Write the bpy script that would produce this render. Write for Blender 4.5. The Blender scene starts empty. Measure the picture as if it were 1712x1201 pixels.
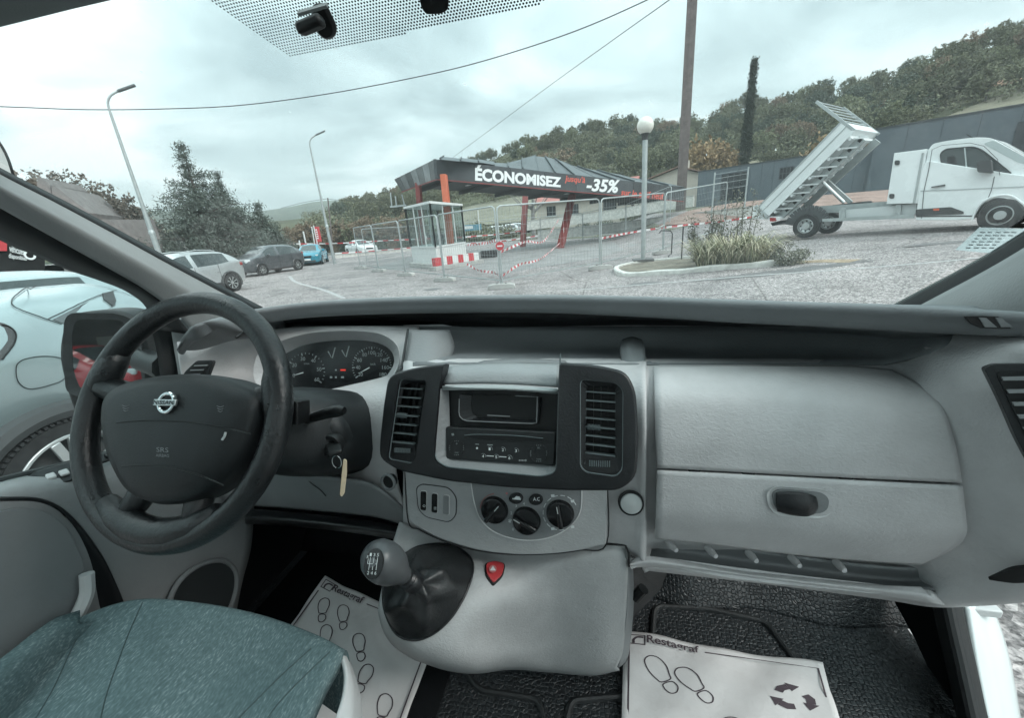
import bpy, bmesh, math, random
import numpy as np
from mathutils import Vector, Matrix
random.seed(7); RNG = np.random.default_rng(7)
scene = bpy.context.scene
COL = scene.collection
rad = math.radians

# ------------------------------------------------------------------ camera
IW, IH, FPX = 1712.0, 1201.0, 665.0
YAW, PITCH, ROLL = rad(13.0), rad(18.5), rad(4.5)
CAM = Vector((0.17, 0.0, 1.60))
FWD = Vector((-math.sin(YAW)*math.cos(PITCH), math.cos(YAW)*math.cos(PITCH), -math.sin(PITCH)))
_r0 = Vector((math.cos(YAW), math.sin(YAW), 0)); _u0 = _r0.cross(FWD)
RGT = _r0*math.cos(ROLL) - _u0*math.sin(ROLL); UPV = RGT.cross(FWD)
cam = bpy.data.cameras.new('camera'); camo = bpy.data.objects.new('camera', cam); COL.objects.link(camo)
cam.sensor_width = 36.0; cam.lens = 36.0*FPX/IW
cam.clip_start = 0.02; cam.clip_end = 12000
camo.matrix_world = Matrix((( RGT.x, UPV.x, -FWD.x, CAM.x), (RGT.y, UPV.y, -FWD.y, CAM.y), (RGT.z, UPV.z, -FWD.z, CAM.z), (0,0,0,1)))
scene.camera = camo

# ------------------------------------------------------------------ sky: overcast, brighter to the zenith, soft cloud banks
world = bpy.data.worlds.new("World"); scene.world = world; world.use_nodes = True
nt = world.node_tree; nt.nodes.clear()
def wn(t, **k):
    n = nt.nodes.new(t)
    for a, b in k.items(): setattr(n, a, b)
    return n
SUN_EL, SUN_AZ = rad(40), rad(98)
out = wn('ShaderNodeOutputWorld'); bg = wn('ShaderNodeBackground')
sky = wn('ShaderNodeTexSky', sky_type='NISHITA', sun_disc=False, sun_elevation=SUN_EL, sun_rotation=SUN_AZ)
tc = wn('ShaderNodeTexCoord'); sep = wn('ShaderNodeSeparateXYZ'); nt.links.new(tc.outputs['Generated'], sep.inputs[0])
def wmath(op, a, b=None, clamp=False):
    m = wn('ShaderNodeMath', operation=op); m.use_clamp = clamp
    for i, v in enumerate((a, b)):
        if v is None: continue
        if isinstance(v, (int, float)): m.inputs[i].default_value = v
        else: nt.links.new(v, m.inputs[i])
    return m.outputs[0]
zc = wmath('MAXIMUM', sep.outputs[2], 0.0)
# cloud plane coordinates: direction divided by height (flat cloud deck)
den = wmath('ADD', zc, 0.16)
cx_ = wmath('DIVIDE', sep.outputs[0], den); cy_ = wmath('DIVIDE', sep.outputs[1], den)
comb = wn('ShaderNodeCombineXYZ'); nt.links.new(cx_, comb.inputs[0]); nt.links.new(cy_, comb.inputs[1])
n1 = wn('ShaderNodeTexNoise'); n1.inputs['Scale'].default_value = 0.95; n1.inputs['Detail'].default_value = 7; n1.inputs['Roughness'].default_value = 0.52; n1.inputs['Distortion'].default_value = 0.45
nt.links.new(comb.outputs[0], n1.inputs['Vector'])
n2 = wn('ShaderNodeTexNoise'); n2.inputs['Scale'].default_value = 0.33; n2.inputs['Detail'].default_value = 3
nt.links.new(comb.outputs[0], n2.inputs['Vector'])
csum = wmath('ADD', wmath('MULTIPLY', n1.outputs[0], 0.6), wmath('MULTIPLY', n2.outputs[0], 0.4))
cr = wn('ShaderNodeValToRGB'); nt.links.new(csum, cr.inputs[0])
e = cr.color_ramp.elements
e[0].position = 0.41; e[0].color = (0.24, 0.325, 0.335, 1); e[1].position = 0.61; e[1].color = (0.77, 0.86, 0.86, 1)
m_ = e.new(0.5); m_.color = (0.415, 0.53, 0.535, 1)
# CIE overcast gradient
grad = wmath('ADD', wmath('MULTIPLY', wmath('POWER', zc, 1.5), 2.6), 0.95)
mul = wn('ShaderNodeVectorMath', operation='SCALE'); nt.links.new(cr.outputs[0], mul.inputs[0]); nt.links.new(grad, mul.inputs[3])
ssc = wn('ShaderNodeVectorMath', operation='SCALE'); nt.links.new(sky.outputs[0], ssc.inputs[0]); ssc.inputs[3].default_value = 0.10
mix = wn('ShaderNodeMix', data_type='RGBA'); mix.inputs[0].default_value = 0.90
nt.links.new(ssc.outputs[0], mix.inputs[6]); nt.links.new(mul.outputs[0], mix.inputs[7])
nt.links.new(mix.outputs[2], bg.inputs[0]); bg.inputs[1].default_value = 1.0
nt.links.new(bg.outputs[0], out.inputs[0])
sl = bpy.data.lights.new('sun', 'SUN'); sl.energy = 1.5; sl.angle = rad(25); sl.color = (1.0, 0.97, 0.93)
so = bpy.data.objects.new('sun', sl); COL.objects.link(so)
sd = Vector((math.sin(SUN_AZ)*math.cos(SUN_EL), math.cos(SUN_AZ)*math.cos(SUN_EL), math.sin(SUN_EL)))
so.rotation_euler = sd.to_track_quat('Z', 'Y').to_euler(); so.location = (0, 0, 50)
vs = scene.view_settings
vs.view_transform = 'Standard'; vs.look = 'None'; vs.exposure = 0.70; vs.gamma = 1.0; vs.use_curve_mapping = False
cy = scene.cycles
cy.use_denoising = True
cy.use_adaptive_sampling = True; cy.adaptive_threshold = 0.025; cy.adaptive_min_samples = 20
try: cy.denoiser = 'OPENIMAGEDENOISE'
except Exception: pass
cy.max_bounces = 8; cy.diffuse_bounces = 4; cy.glossy_bounces = 3; cy.transmission_bounces = 4; cy.transparent_max_bounces = 24
cy.sample_clamp_indirect = 6.0; cy.caustics_reflective = False; cy.caustics_refractive = False

# ------------------------------------------------------------------ geometry helpers
def ray(px, py): return (FWD*FPX + RGT*(px-IW/2) + UPV*(IH/2-py)).normalized()
def onY(px, py, Y): d = ray(px, py); return CAM + d*((Y-CAM.y)/d.y)
def onX(px, py, X): d = ray(px, py); return CAM + d*((X-CAM.x)/d.x)
def onZ(px, py, Z): d = ray(px, py); return CAM + d*((Z-CAM.z)/d.z)
def onD(px, py, D):                     # horizontal distance D from the viewer
    d = ray(px, py); return CAM + d*(D/math.hypot(d.x, d.y))
class Plane:
    def __init__(s, p, n): s.p = Vector(p); s.n = Vector(n).normalized()
    def __call__(s, px, py):
        d = ray(px, py); return CAM + d*((s.p-CAM).dot(s.n)/d.dot(s.n))

def tag(o, label=None, cat=None, group=None, kind=None):
    if label: o['label'] = label
    if cat: o['category'] = cat
    if group: o['group'] = group
    if kind: o['kind'] = kind
    return o
def thing(name, label, cat, loc=(0,0,0), group=None, rz=0):
    o = bpy.data.objects.new(name, None); COL.objects.link(o); o.location = loc; o.rotation_euler = (0,0,rz)
    o.empty_display_size = 0.2
    return tag(o, label, cat, group)
def link(name, me, m=None, parent=None, smooth=False, loc=None):
    o = bpy.data.objects.new(name, me); COL.objects.link(o)
    if m is not None: me.materials.append(m)
    if parent is not None: o.parent = parent
    if loc is not None: o.location = loc
    if smooth: me.polygons.foreach_set('use_smooth', [True]*len(me.polygons))
    return o
def auto_smooth(me, ang=40):
    me.polygons.foreach_set('use_smooth', [True]*len(me.polygons))
    try: me.set_sharp_from_angle(angle=rad(ang))
    except Exception: pass
class MB:
    """collects shapes, builds ONE mesh"""
    def __init__(s): s.v = []; s.f = []
    def add(s, vs, fs):
        b = len(s.v); s.v += [tuple(p) for p in vs]; s.f += [tuple(i+b for i in f) for f in fs]; return s
    def box(s, c, d, R=None):
        hx, hy, hz = d[0]/2, d[1]/2, d[2]/2
        P = [Vector((x, y, z)) for x in (-hx, hx) for y in (-hy, hy) for z in (-hz, hz)]
        if R is not None: P = [R @ p for p in P]
        P = [p+Vector(c) for p in P]
        return s.add(P, [(0,1,3,2),(4,6,7,5),(0,4,5,1),(2,3,7,6),(0,2,6,4),(1,5,7,3)])
    def bar(s, a, b, w, h=None, up=(0,0,1)):
        a, b = Vector(a), Vector(b); h = h or w; d = b-a; L = d.length
        if L < 1e-9: return s
        z = d/L; u = Vector(up)
        if abs(z.dot(u)) > .98: u = Vector((1,0,0))
        x = u.cross(z).normalized(); y = z.cross(x)
        R = Matrix((x, y, z)).transposed()
        return s.box((a+b)/2, (w, h, L), R)
    def tube(s, pts, r, n=8, caps=True, closed=False):
        pts = [Vector(p) for p in pts]; N = len(pts)
        rs = r if isinstance(r, (list, tuple)) else [r]*N
        V = []; F = []; prev = None
        for i, p in enumerate(pts):
            if closed: t = pts[(i+1) % N]-pts[i-1]
            else: t = pts[min(i+1, N-1)]-pts[max(i-1, 0)]
            t.normalize()
            if prev is None:
                a = Vector((0,0,1)) if abs(t.z) < .9 else Vector((1,0,0)); x = a.cross(t).normalized()
            else: x = (prev - t*prev.dot(t)).normalized()
            prev = x; y = t.cross(x)
            for k in range(n):
                an = 2*math.pi*k/n; V.append(p + (x*math.cos(an)+y*math.sin(an))*rs[i])
        for i in range(N if closed else N-1):
            j = (i+1) % N
            for k in range(n):
                F.append((i*n+k, i*n+(k+1) % n, j*n+(k+1) % n, j*n+k))
        if caps and not closed:
            F.append(tuple(range(n))[::-1]); F.append(tuple((N-1)*n+k for k in range(n)))
        return s.add(V, F)
    def lathe(s, prof, n=24, M=None, closed=False):
        """prof (r, z) pairs turned about z"""
        V = []; F = []; m = len(prof)
        for k in range(n):
            a = 2*math.pi*k/n
            for (r, z) in prof: V.append(Vector((r*math.cos(a), r*math.sin(a), z)))
        for k in range(n):
            l = (k+1) % n
            for i in range(m if closed else m-1):
                j = (i+1) % m
                F.append((k*m+i, l*m+i, l*m+j, k*m+j))
        if M is not None: V = [M @ v for v in V]
        return s.add(V, F)
    def poly(s, pts, ext):
        """planar outline pushed along the vector ext"""
        n = len(pts); e = Vector(ext)
        V = [Vector(p) for p in pts] + [Vector(p)+e for p in pts]
        F = [tuple(range(n)), tuple(range(2*n-1, n-1, -1))] + [(i, i+n, (i+1) % n+n, (i+1) % n) for i in range(n)]
        return s.add(V, F)
    def mesh(s, name='m'):
        me = bpy.data.meshes.new(name); me.from_pydata(s.v, [], s.f); me.update()
        bm = bmesh.new(); bm.from_mesh(me); bmesh.ops.recalc_face_normals(bm, faces=bm.faces); bm.to_mesh(me); bm.free()
        return me
    def build(s, name, m, parent=None, smooth=None, bevel=0, loc=None, segs=2):
        me = s.mesh(name); o = link(name, me, m, parent, loc=loc)
        if smooth: auto_smooth(me, smooth if smooth is not True else 40)
        if bevel:
            b = o.modifiers.new('bevel', 'BEVEL'); b.width = bevel; b.segments = segs; b.limit_method = 'ANGLE'; b.angle_limit = rad(35)
            if not smooth: auto_smooth(me, 35)
        return o
def crom(p, n=8, closed=False):
    """Catmull-Rom through the points"""
    p = [np.array(q, float) for q in p]; N = len(p); o = []
    for i in range(N if closed else N-1):
        if closed: a, b, c, d = p[i-1], p[i], p[(i+1) % N], p[(i+2) % N]
        else:
            b, c = p[i], p[i+1]; a = p[i-1] if i > 0 else 2*b-c; d = p[i+2] if i+2 < N else 2*c-b
        for k in range(n):
            t = k/n; o.append(0.5*((2*b)+(-a+c)*t+(2*a-5*b+4*c-d)*t*t+(-a+3*b-3*c+d)*t**3))
    if not closed: o.append(p[-1])
    return [tuple(q) for q in o]
def rpoly(pts, r=8, n=4):
    """round the corners of a closed 2-D polygon"""
    o = []; N = len(pts)
    for i in range(N):
        p = np.array(pts[i][:2], float); rr = pts[i][2] if len(pts[i]) > 2 else r
        a = np.array(pts[i-1][:2], float)-p; b = np.array(pts[(i+1) % N][:2], float)-p
        la, lb = np.linalg.norm(a), np.linalg.norm(b); q = min(rr, la*.48, lb*.48)
        A = p+a/la*q; B = p+b/lb*q
        for k in range(n+1):
            t = k/n; o.append(tuple((1-t)**2*A+2*t*(1-t)*p+t*t*B))
    return o
def patch_mesh(rows, nu=6, nv=6, fn=None):
    """rows of control points (px, py, Y) or 3-D vectors -> smooth sheet"""
    if fn is None: fn = lambda c: c if isinstance(c, Vector) else onY(*c)
    G = [[np.array(fn(c)) for c in r] for r in rows]
    G = [crom(r, nu) for r in G]
    cols = list(zip(*G)); cols = [crom(c, nv) for c in cols]
    nV = len(cols[0]); nU = len(cols)
    V = [cols[u][v] for v in range(nV) for u in range(nU)]
    F = [(v*nU+u, v*nU+u+1, (v+1)*nU+u+1, (v+1)*nU+u) for v in range(nV-1) for u in range(nU-1)]
    return V, F
def patch(name, rows, m, parent, nu=6, nv=6, thick=0.004, away=True):
    V, F = patch_mesh(rows, nu, nv)
    me = bpy.data.meshes.new(name); me.from_pydata(V, [], F); me.update()
    # face the viewer
    s = 0.0
    for p in me.polygons: s += p.normal.dot(CAM-p.center)*p.area
    if s < 0: me.flip_normals()
    o = link(name, me, m, parent, smooth=True)
    if thick:
        sm = o.modifiers.new('solid', 'SOLIDIFY'); sm.thickness = thick; sm.offset = -1
    return o
def plate(name, pts, surf, thick, m, parent, bevel=0.0, proud=0.0, segs=2):
    """pixel outline laid on a surface in the room and given a thickness (back, away from the viewer)"""
    P = [surf(*p[:2]) for p in pts]
    n = surf.n if surf.n.dot(CAM-surf.p) > 0 else -surf.n
    P = [p+n*proud for p in P]
    return MB().poly(P, -n*thick).build(name, m, parent, bevel=bevel, segs=segs)
def ring(name, outer, inner, surf, thick, m, parent, proud=0.0, bevel=0.0, lean=0.0):
    """a frame between two outlines (same count)"""
    n = surf.n if surf.n.dot(CAM-surf.p) > 0 else -surf.n
    O = [surf(*p[:2])+n*proud for p in outer]; I = [surf(*p[:2])+n*(proud-lean) for p in inner]; k = len(O)
    V = O + I + [p-n*thick for p in O] + [p-n*thick for p in I]
    F = []
    for i in range(k):
        j = (i+1) % k
        F += [(i, j, k+j, k+i), (2*k+i, 3*k+i, 3*k+j, 2*k+j), (i, 2*k+i, 2*k+j, j), (k+i, k+j, 3*k+j, 3*k+i)]
    return MB().add(V, F).build(name, m, parent, bevel=bevel)
def resample(pts, n):
    p = np.array([q[:2] for q in pts], float); p = np.vstack([p, p[:1]])
    d = np.r_[0, np.cumsum(np.linalg.norm(np.diff(p, axis=0), axis=1))]
    t = np.linspace(0, d[-1], n, endpoint=False)
    return list(zip(np.interp(t, d, p[:, 0]), np.interp(t, d, p[:, 1])))
def inset(pts, q):
    """shrink an outline about its middle by q pixels"""
    p = np.array([a[:2] for a in pts], float); c = (p.max(0)+p.min(0))/2; h = (p.max(0)-p.min(0))/2
    return [tuple(c+(a-c)*(h-q)/h) for a in p]
def text_mesh(s, size=1.0, extrude=0.0, bold=0.0, shear=0.0, align='LEFT', space=1.0, res=3):
    cu = bpy.data.curves.new('t', 'FONT'); cu.body = s; cu.size = size; cu.extrude = extrude; cu.offset = bold; cu.shear = shear
    cu.align_x = align; cu.space_character = space; cu.resolution_u = res
    o = bpy.data.objects.new('t', cu); COL.objects.link(o)
    dg = bpy.context.evaluated_depsgraph_get(); me = bpy.data.meshes.new_from_object(o.evaluated_get(dg))
    bpy.data.objects.remove(o); bpy.data.curves.remove(cu)
    me.materials.clear()
    return me
def text_quad(name, s, quad, m, parent, lift=0.001, bold=0.0, shear=0.0, space=1.0, fn=None):
    """lettering filling the 3-D quad (top-left, top-right, bottom-right, bottom-left)"""
    me = text_mesh(s, bold=bold, shear=shear, space=space)
    n = len(me.vertices); a = np.empty(n*3); me.vertices.foreach_get('co', a); a = a.reshape(-1, 3)
    lo, hi = a.min(0), a.max(0)
    u = (a[:, 0]-lo[0])/max(hi[0]-lo[0], 1e-6); v = (a[:, 1]-lo[1])/max(hi[1]-lo[1], 1e-6)
    q = [np.array(p) for p in quad]; nn = np.cross(q[1]-q[0], q[3]-q[0]); nn = nn/np.linalg.norm(nn)
    if nn.dot(np.array(CAM)-q[0]) < 0: nn = -nn
    co = (q[3][None]*(1-u)[:, None]+q[2][None]*u[:, None])*(1-v)[:, None]+(q[0][None]*(1-u)[:, None]+q[1][None]*u[:, None])*v[:, None]+nn*lift
    if fn: co = np.array([fn(c) for c in co])
    me.vertices.foreach_set('co', co.ravel()); me.update()
    return link(name, me, m, parent)
def copy_tree(o, parent=None):
    c = o.copy(); COL.objects.link(c); c.parent = parent
    for ch in list(o.children): copy_tree(ch, c)
    return c

# ------------------------------------------------------------------ materials
def L(r, g, b): return tuple(((c/255)/12.92 if c/255 <= .04045 else ((c/255+.055)/1.055)**2.4) for c in (r, g, b))
MATS = {}
def mat(name, col, rough=0.5, metal=0.0, bump=0.0, bscale=200.0, var=0.0, vscale=3.0, spec=0.5, kind='noise', coat=0.0, detail=4.0, emit=None, rvar=0.0, sheen=0.0, dist=0.002):
    if name in MATS: return MATS[name]
    m = bpy.data.materials.new(name); m.use_nodes = True; t = m.node_tree; b = t.nodes['Principled BSDF']
    b.inputs['Base Color'].default_value = (*col, 1); b.inputs['Roughness'].default_value = rough; b.inputs['Metallic'].default_value = metal
    b.inputs['Specular IOR Level'].default_value = spec
    if coat: b.inputs['Coat Weight'].default_value = coat; b.inputs['Coat Roughness'].default_value = 0.05
    if sheen: b.inputs['Sheen Weight'].default_value = sheen
    tc = t.nodes.new('ShaderNodeTexCoord')
    if var or rvar:
        n = t.nodes.new('ShaderNodeTexNoise'); n.inputs['Scale'].default_value = vscale; n.inputs['Detail'].default_value = 6; n.inputs['Roughness'].default_value = .6
        t.links.new(tc.outputs['Object'], n.inputs['Vector'])
        if var:
            r = t.nodes.new('ShaderNodeMapRange'); r.inputs[1].default_value = .3; r.inputs[2].default_value = .7; r.inputs[3].default_value = 1-var; r.inputs[4].default_value = 1+var
            t.links.new(n.outputs[0], r.inputs[0])
            s = t.nodes.new('ShaderNodeVectorMath'); s.operation = 'SCALE'; s.inputs[0].default_value = col
            t.links.new(r.outputs[0], s.inputs[3]); t.links.new(s.outputs[0], b.inputs['Base Color'])
        if rvar:
            r = t.nodes.new('ShaderNodeMapRange'); r.inputs[1].default_value = .3; r.inputs[2].default_value = .7; r.inputs[3].default_value = rough-rvar; r.inputs[4].default_value = rough+rvar
            t.links.new(n.outputs[0], r.inputs[0]); t.links.new(r.outputs[0], b.inputs['Roughness'])
    if bump:
        bp = t.nodes.new('ShaderNodeBump'); bp.inputs['Strength'].default_value = bump; bp.inputs['Distance'].default_value = dist
        if kind == 'noise':
            n = t.nodes.new('ShaderNodeTexNoise'); n.inputs['Scale'].default_value = bscale; n.inputs['Detail'].default_value = detail
            t.links.new(tc.outputs['Object'], n.inputs['Vector']); t.links.new(n.outputs[0], bp.inputs['Height'])
        elif kind == 'grain':    # leather-like moulded grain, stretched
            mp = t.nodes.new('ShaderNodeMapping'); mp.inputs['Scale'].default_value = (.8, 1, 1.25); mp.inputs['Rotation'].default_value = (0, .5, 0)
            t.links.new(tc.outputs['Object'], mp.inputs[0])
            n = t.nodes.new('ShaderNodeTexNoise'); n.inputs['Scale'].default_value = bscale; n.inputs['Detail'].default_value = 5; n.inputs['Distortion'].default_value = .7
            t.links.new(mp.outputs[0], n.inputs['Vector']); t.links.new(n.outputs[0], bp.inputs['Height'])
        elif kind == 'cells':
            n = t.nodes.new('ShaderNodeTexVoronoi'); n.feature = 'DISTANCE_TO_EDGE'; n.inputs['Scale'].default_value = bscale; n.inputs['Randomness'].default_value = .55
            t.links.new(tc.outputs['Object'], n.inputs['Vector'])
            r = t.nodes.new('ShaderNodeMapRange'); r.inputs[1].default_value = 0; r.inputs[2].default_value = .18; t.links.new(n.outputs[0], r.inputs[0]); t.links.new(r.outputs[0], bp.inputs['Height'])
        t.links.new(bp.outputs[0], b.inputs['Normal'])
    if emit:
        b.inputs['Emission Color'].default_value = (*emit[0], 1); b.inputs['Emission Strength'].default_value = emit[1]
    MATS[name] = m; return m
def glass_mat(name, tint=(.9, .96, .95), dust=0.0, rough=0.02, refl=1.0, dots=None):
    """a thin pane: clear, reflecting by angle, with a film of dust"""
    m = bpy.data.materials.new(name); m.use_nodes = True; t = m.node_tree; t.nodes.clear()
    o = t.nodes.new('ShaderNodeOutputMaterial'); tr = t.nodes.new('ShaderNodeBsdfTransparent'); tr.inputs[0].default_value = (*tint, 1)
    gl = t.nodes.new('ShaderNodeBsdfGlossy'); gl.inputs['Roughness'].default_value = rough
    # Schlick reflectance from both sides of the pane
    ge = t.nodes.new('ShaderNodeNewGeometry'); dt = t.nodes.new('ShaderNodeVectorMath'); dt.operation = 'DOT_PRODUCT'
    t.links.new(ge.outputs['Incoming'], dt.inputs[0]); t.links.new(ge.outputs['Normal'], dt.inputs[1])
    def mth(op, a, b):
        q = t.nodes.new('ShaderNodeMath'); q.operation = op
        for i, v in enumerate((a, b)):
            if v is None: continue
            if isinstance(v, (int, float)): q.inputs[i].default_value = v
            else: t.links.new(v, q.inputs[i])
        return q.outputs[0]
    sch = mth('ADD', mth('MULTIPLY', mth('POWER', mth('SUBTRACT', 1.0, mth('ABSOLUTE', dt.outputs['Value'], None)), 5.0), .96), .04)
    k = t.nodes.new('ShaderNodeMath'); k.operation = 'MULTIPLY'; k.inputs[1].default_value = refl; t.links.new(sch, k.inputs[0])
    mx = t.nodes.new('ShaderNodeMixShader'); t.links.new(k.outputs[0], mx.inputs[0]); t.links.new(tr.outputs[0], mx.inputs[1]); t.links.new(gl.outputs[0], mx.inputs[2])
    last = mx
    if dust:
        tl = t.nodes.new('ShaderNodeBsdfTranslucent'); tl.inputs[0].default_value = (.85, .88, .88, 1)
        tcn = t.nodes.new('ShaderNodeTexCoord'); n = t.nodes.new('ShaderNodeTexNoise'); n.inputs['Scale'].default_value = 2.2; n.inputs['Detail'].default_value = 6
        t.links.new(tcn.outputs['Object'], n.inputs['Vector'])
        r = t.nodes.new('ShaderNodeMapRange'); r.inputs[1].default_value = .3; r.inputs[2].default_value = .75; r.inputs[3].default_value = dust*.55; r.inputs[4].default_value = dust*1.5
        t.links.new(n.outputs[0], r.inputs[0])
        m2 = t.nodes.new('ShaderNodeMixShader'); t.links.new(r.outputs[0], m2.inputs[0]); t.links.new(mx.outputs[0], m2.inputs[1]); t.links.new(tl.outputs[0], m2.inputs[2]); last = m2
    t.links.new(last.outputs[0], o.inputs[0]); MATS[name] = m; return m
# ================================================================== the van: cab shell, dashboard, seat
M_CONS = mat('shaded_console_grey', (.35, .362, .365), .46, bump=.5, bscale=210, kind='grain', var=.08, vscale=22, spec=.4, rvar=.05)  # darker copy of the grey plastic, weaker light mixed into its colour
M_DOOR = mat('shaded_door_grey', (.26, .272, .275), .55, bump=.4, bscale=160, kind='grain', var=.06, vscale=12, spec=.35)  # grey darkened because the driver's door lies in shadow
M_GREY = mat('grey_plastic', (.485, .487, .49), .46, bump=.5, bscale=210, kind='grain', var=.07, vscale=22, spec=.4, rvar=.05)
M_GREYL = mat('pale_grey_plastic', (.55, .56, .56), .5, bump=.25, bscale=150, kind='grain', var=.04, vscale=9, spec=.4)
M_GREYD = mat('mid_grey_plastic', (.20, .212, .217), .55, bump=.3, bscale=170, kind='grain', var=.06, vscale=8, spec=.35)
M_DARK = mat('dark_trim_plastic', (.012, .0135, .015), .38, bump=.22, bscale=320, var=.12, vscale=12, spec=.45, rvar=.08)
M_BLACK = mat('black_plastic', (.006, .007, .0075), .45, bump=.1, bscale=300, spec=.4)
M_GLOSS = mat('gloss_black_plastic', (.008, .009, .010), .2, spec=.5)
M_RIM = mat('worn_wheel_leather', (.011, .013, .0142), .36, bump=.5, bscale=190, var=.35, vscale=16, spec=.5, rvar=.15)
M_HUB = mat('airbag_plastic', (.013, .0158, .0172), .5, bump=.2, bscale=420, var=.12, vscale=10, spec=.35)
M_CHROME = mat('chrome', (.75, .78, .78), .14, 1.0)
M_WHITE = mat('white_paint', (.72, .77, .77), .25, coat=.6, var=.03)
M_RUBBER = mat('black_rubber', (.012, .014, .015), .6, bump=.2, bscale=90)
M_FLOOR = mat('studded_rubber_mat', (.011, .014, .016), .50, bump=.6, bscale=105, kind='cells', dist=.003, spec=.55, var=.25, vscale=5)
M_CARPET = mat('black_carpet', (.006, .007, .008), .95, bump=.6, bscale=500, spec=.1)
M_PRINT = mat('pale_print', (.62, .66, .66), .6)
M_DIM = mat('dim_print', (.22, .25, .25), .6)
M_RED = mat('red_lamp', (.35, .02, .015), .4, emit=((1, .06, .03), .3))
M_LEATH = mat('gaiter_leather', (.016, .018, .019), .36, bump=.3, bscale=240, var=.2, vscale=18, spec=.5)
M_GLASS = glass_mat('windscreen_glass', (.975, .985, .985), dust=.009, refl=.4)
M_SIDEGLASS = glass_mat('side_glass', (.955, .98, .98), dust=.006, refl=.4)

VAN = thing('van', 'grey cab interior of the van from which the photo is taken', 'van')
def sub(o, p): o.parent = p; return o
def cut(o, cutters):
    for c in cutters:
        b = o.modifiers.new('cut', 'BOOLEAN'); b.operation = 'DIFFERENCE'; b.object = c; b.solver = 'EXACT'
    bpy.context.view_layer.update()
    dg = bpy.context.evaluated_depsgraph_get(); me = bpy.data.meshes.new_from_object(o.evaluated_get(dg))
    o.modifiers.clear(); o.data = me; auto_smooth(me, 35)
    for c in cutters: bpy.data.objects.remove(c)
    return o
def cutter(pts, surf, depth=.2, front=.05):
    n = surf.n if surf.n.dot(CAM-surf.p) > 0 else -surf.n
    P = [surf(*p[:2])+n*front for p in pts]
    return MB().poly(P, -n*(depth+front)).build('cutter', None) if False else _cut(P, -n*(depth+front))
def _cut(P, e):
    me = MB().poly(P, e).mesh('cutter'); return link('cutter', me)

# ---------------------------------------------------------------- windscreen
WS = Plane((0, 1.35, 1.28), (0, .653, 1))
def wsx(x, y): return Vector((x, y, 1.28+(1.35-y)*.653))
ws = MB().poly([wsx(-1.0, 1.36), wsx(1.0, 1.36), wsx(.84, .36), wsx(-.84, .36)], WS.n*.004).build('windscreen', M_GLASS, VAN)
# dotted shade band at the top of the glass
dots = MB(); e1 = Vector((1, 0, 0)); e2 = Vector((0, 1, -.653)).normalized()
A_, B_, C_ = WS(340, -8), WS(490, 96), WS(952, -6)
c0 = B_; pitch = .0036
inv = []
def inside(p):
    f = lambda a, b: (b.x-a.x)*(p.y-a.y)-(b.y-a.y)*(p.x-a.x)
    return f(A_, B_) < 0 and f(B_, C_) < 0
for i in range(-90, 220):
    for j in range(-130, 80):
        p = c0 + e1*(i*pitch+(j % 2)*pitch*.5) + e2*(j*pitch*.87)
        if not inside(p) or p.y < .36 or abs(p.x) > .6: continue
        rr = .00098 + .0003*min(1, max(0, (p-c0).length/.2))
        dots.add([p - WS.n*.0006 + (e1*math.cos(a)+e2*math.sin(a))*rr for a in [k*math.pi/3 for k in range(6)]], [(0,1,2,3,4,5)])
d_o = dots.build('shade_dots', M_BLACK, ws); d_o['kind'] = 'stuff'
# rain marks and dried specks on the glass
spk = MB(); M_SPECK = mat('dried_speck', (.7, .75, .75), .5)
for i in range(22):
    px, py = random.uniform(20, 1690), random.uniform(20, 420)
    if px < 420 and py > 250: continue
    p = WS(px, py); l = random.uniform(.001, .0035); w = l*random.uniform(.25, .5); a = random.gauss(.6, .5)
    u = e1*math.cos(a)+e2*math.sin(a); v = e1*-math.sin(a)+e2*math.cos(a)
    spk.add([p-WS.n*.0009+u*(l*math.cos(t))+v*(w*math.sin(t)) for t in [k*math.pi/4 for k in range(8)]], [tuple(range(8))])
s_o = spk.build('specks', glass_mat('dried_film', (.93,.93,.93), dust=.35, refl=.5), ws); s_o['kind'] = 'stuff'
# toll/service sticker low on the passenger side of the glass
st = [(1597, 417), (1637, 379), (1712, 381), (1712, 399), (1688, 417), (1650, 422)]
M_STICK = glass_mat('sticker_film', (.62, .68, .69), dust=.25, refl=.5)
stk_o = MB().poly([WS(*p)-WS.n*.0012 for p in st], -WS.n*.0004).build('sticker', M_STICK, ws)
M_INK = mat('sticker_ink', (.13, .16, .17), .7)
lin = MB()
for k in range(6):
    y = 386+k*5.2
    x0 = 1642-(y-382)*.9; x1 = min(1700, x0+58-k*3)
    for s0 in np.arange(x0, x1, 13):
        q = [(s0, y), (s0+random.uniform(6, 11), y+.4), (s0+random.uniform(6, 10), y+2), (s0-1, y+1.7)]
        lin.add([WS(*p)-WS.n*.0022 for p in q], [(0,1,2,3)])
l_o = lin.build('sticker_lines', M_INK, ws); l_o['kind'] = 'stuff'
# mirror foot glued to the glass
mf = plate('mirror_foot', rpoly([(521,2),(546,0),(565,40),(562,58),(545,61),(527,45)], 10), WS, -.008, M_BLACK, ws, bevel=.004)
mb = MB().box(WS(524, 18)-WS.n*.02, (.032, .014, .012), Matrix.Rotation(-.15, 3, 'Y')).build('mirror_mount', M_BLACK, ws, bevel=.004)
mc = plate('mount_clip', [(497,22),(545,8),(548,13),(499,28)], Plane(WS(520,15)-WS.n*.03, WS.n), .004, mat('clip_grey', (.2,.22,.22), .4), ws)
sb = plate('sensor_box', rpoly([(700,-20),(752,-20),(750,8),(738,14),(714,15),(706,5)], 5), WS, -.008, M_BLACK, ws, bevel=.004)

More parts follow.
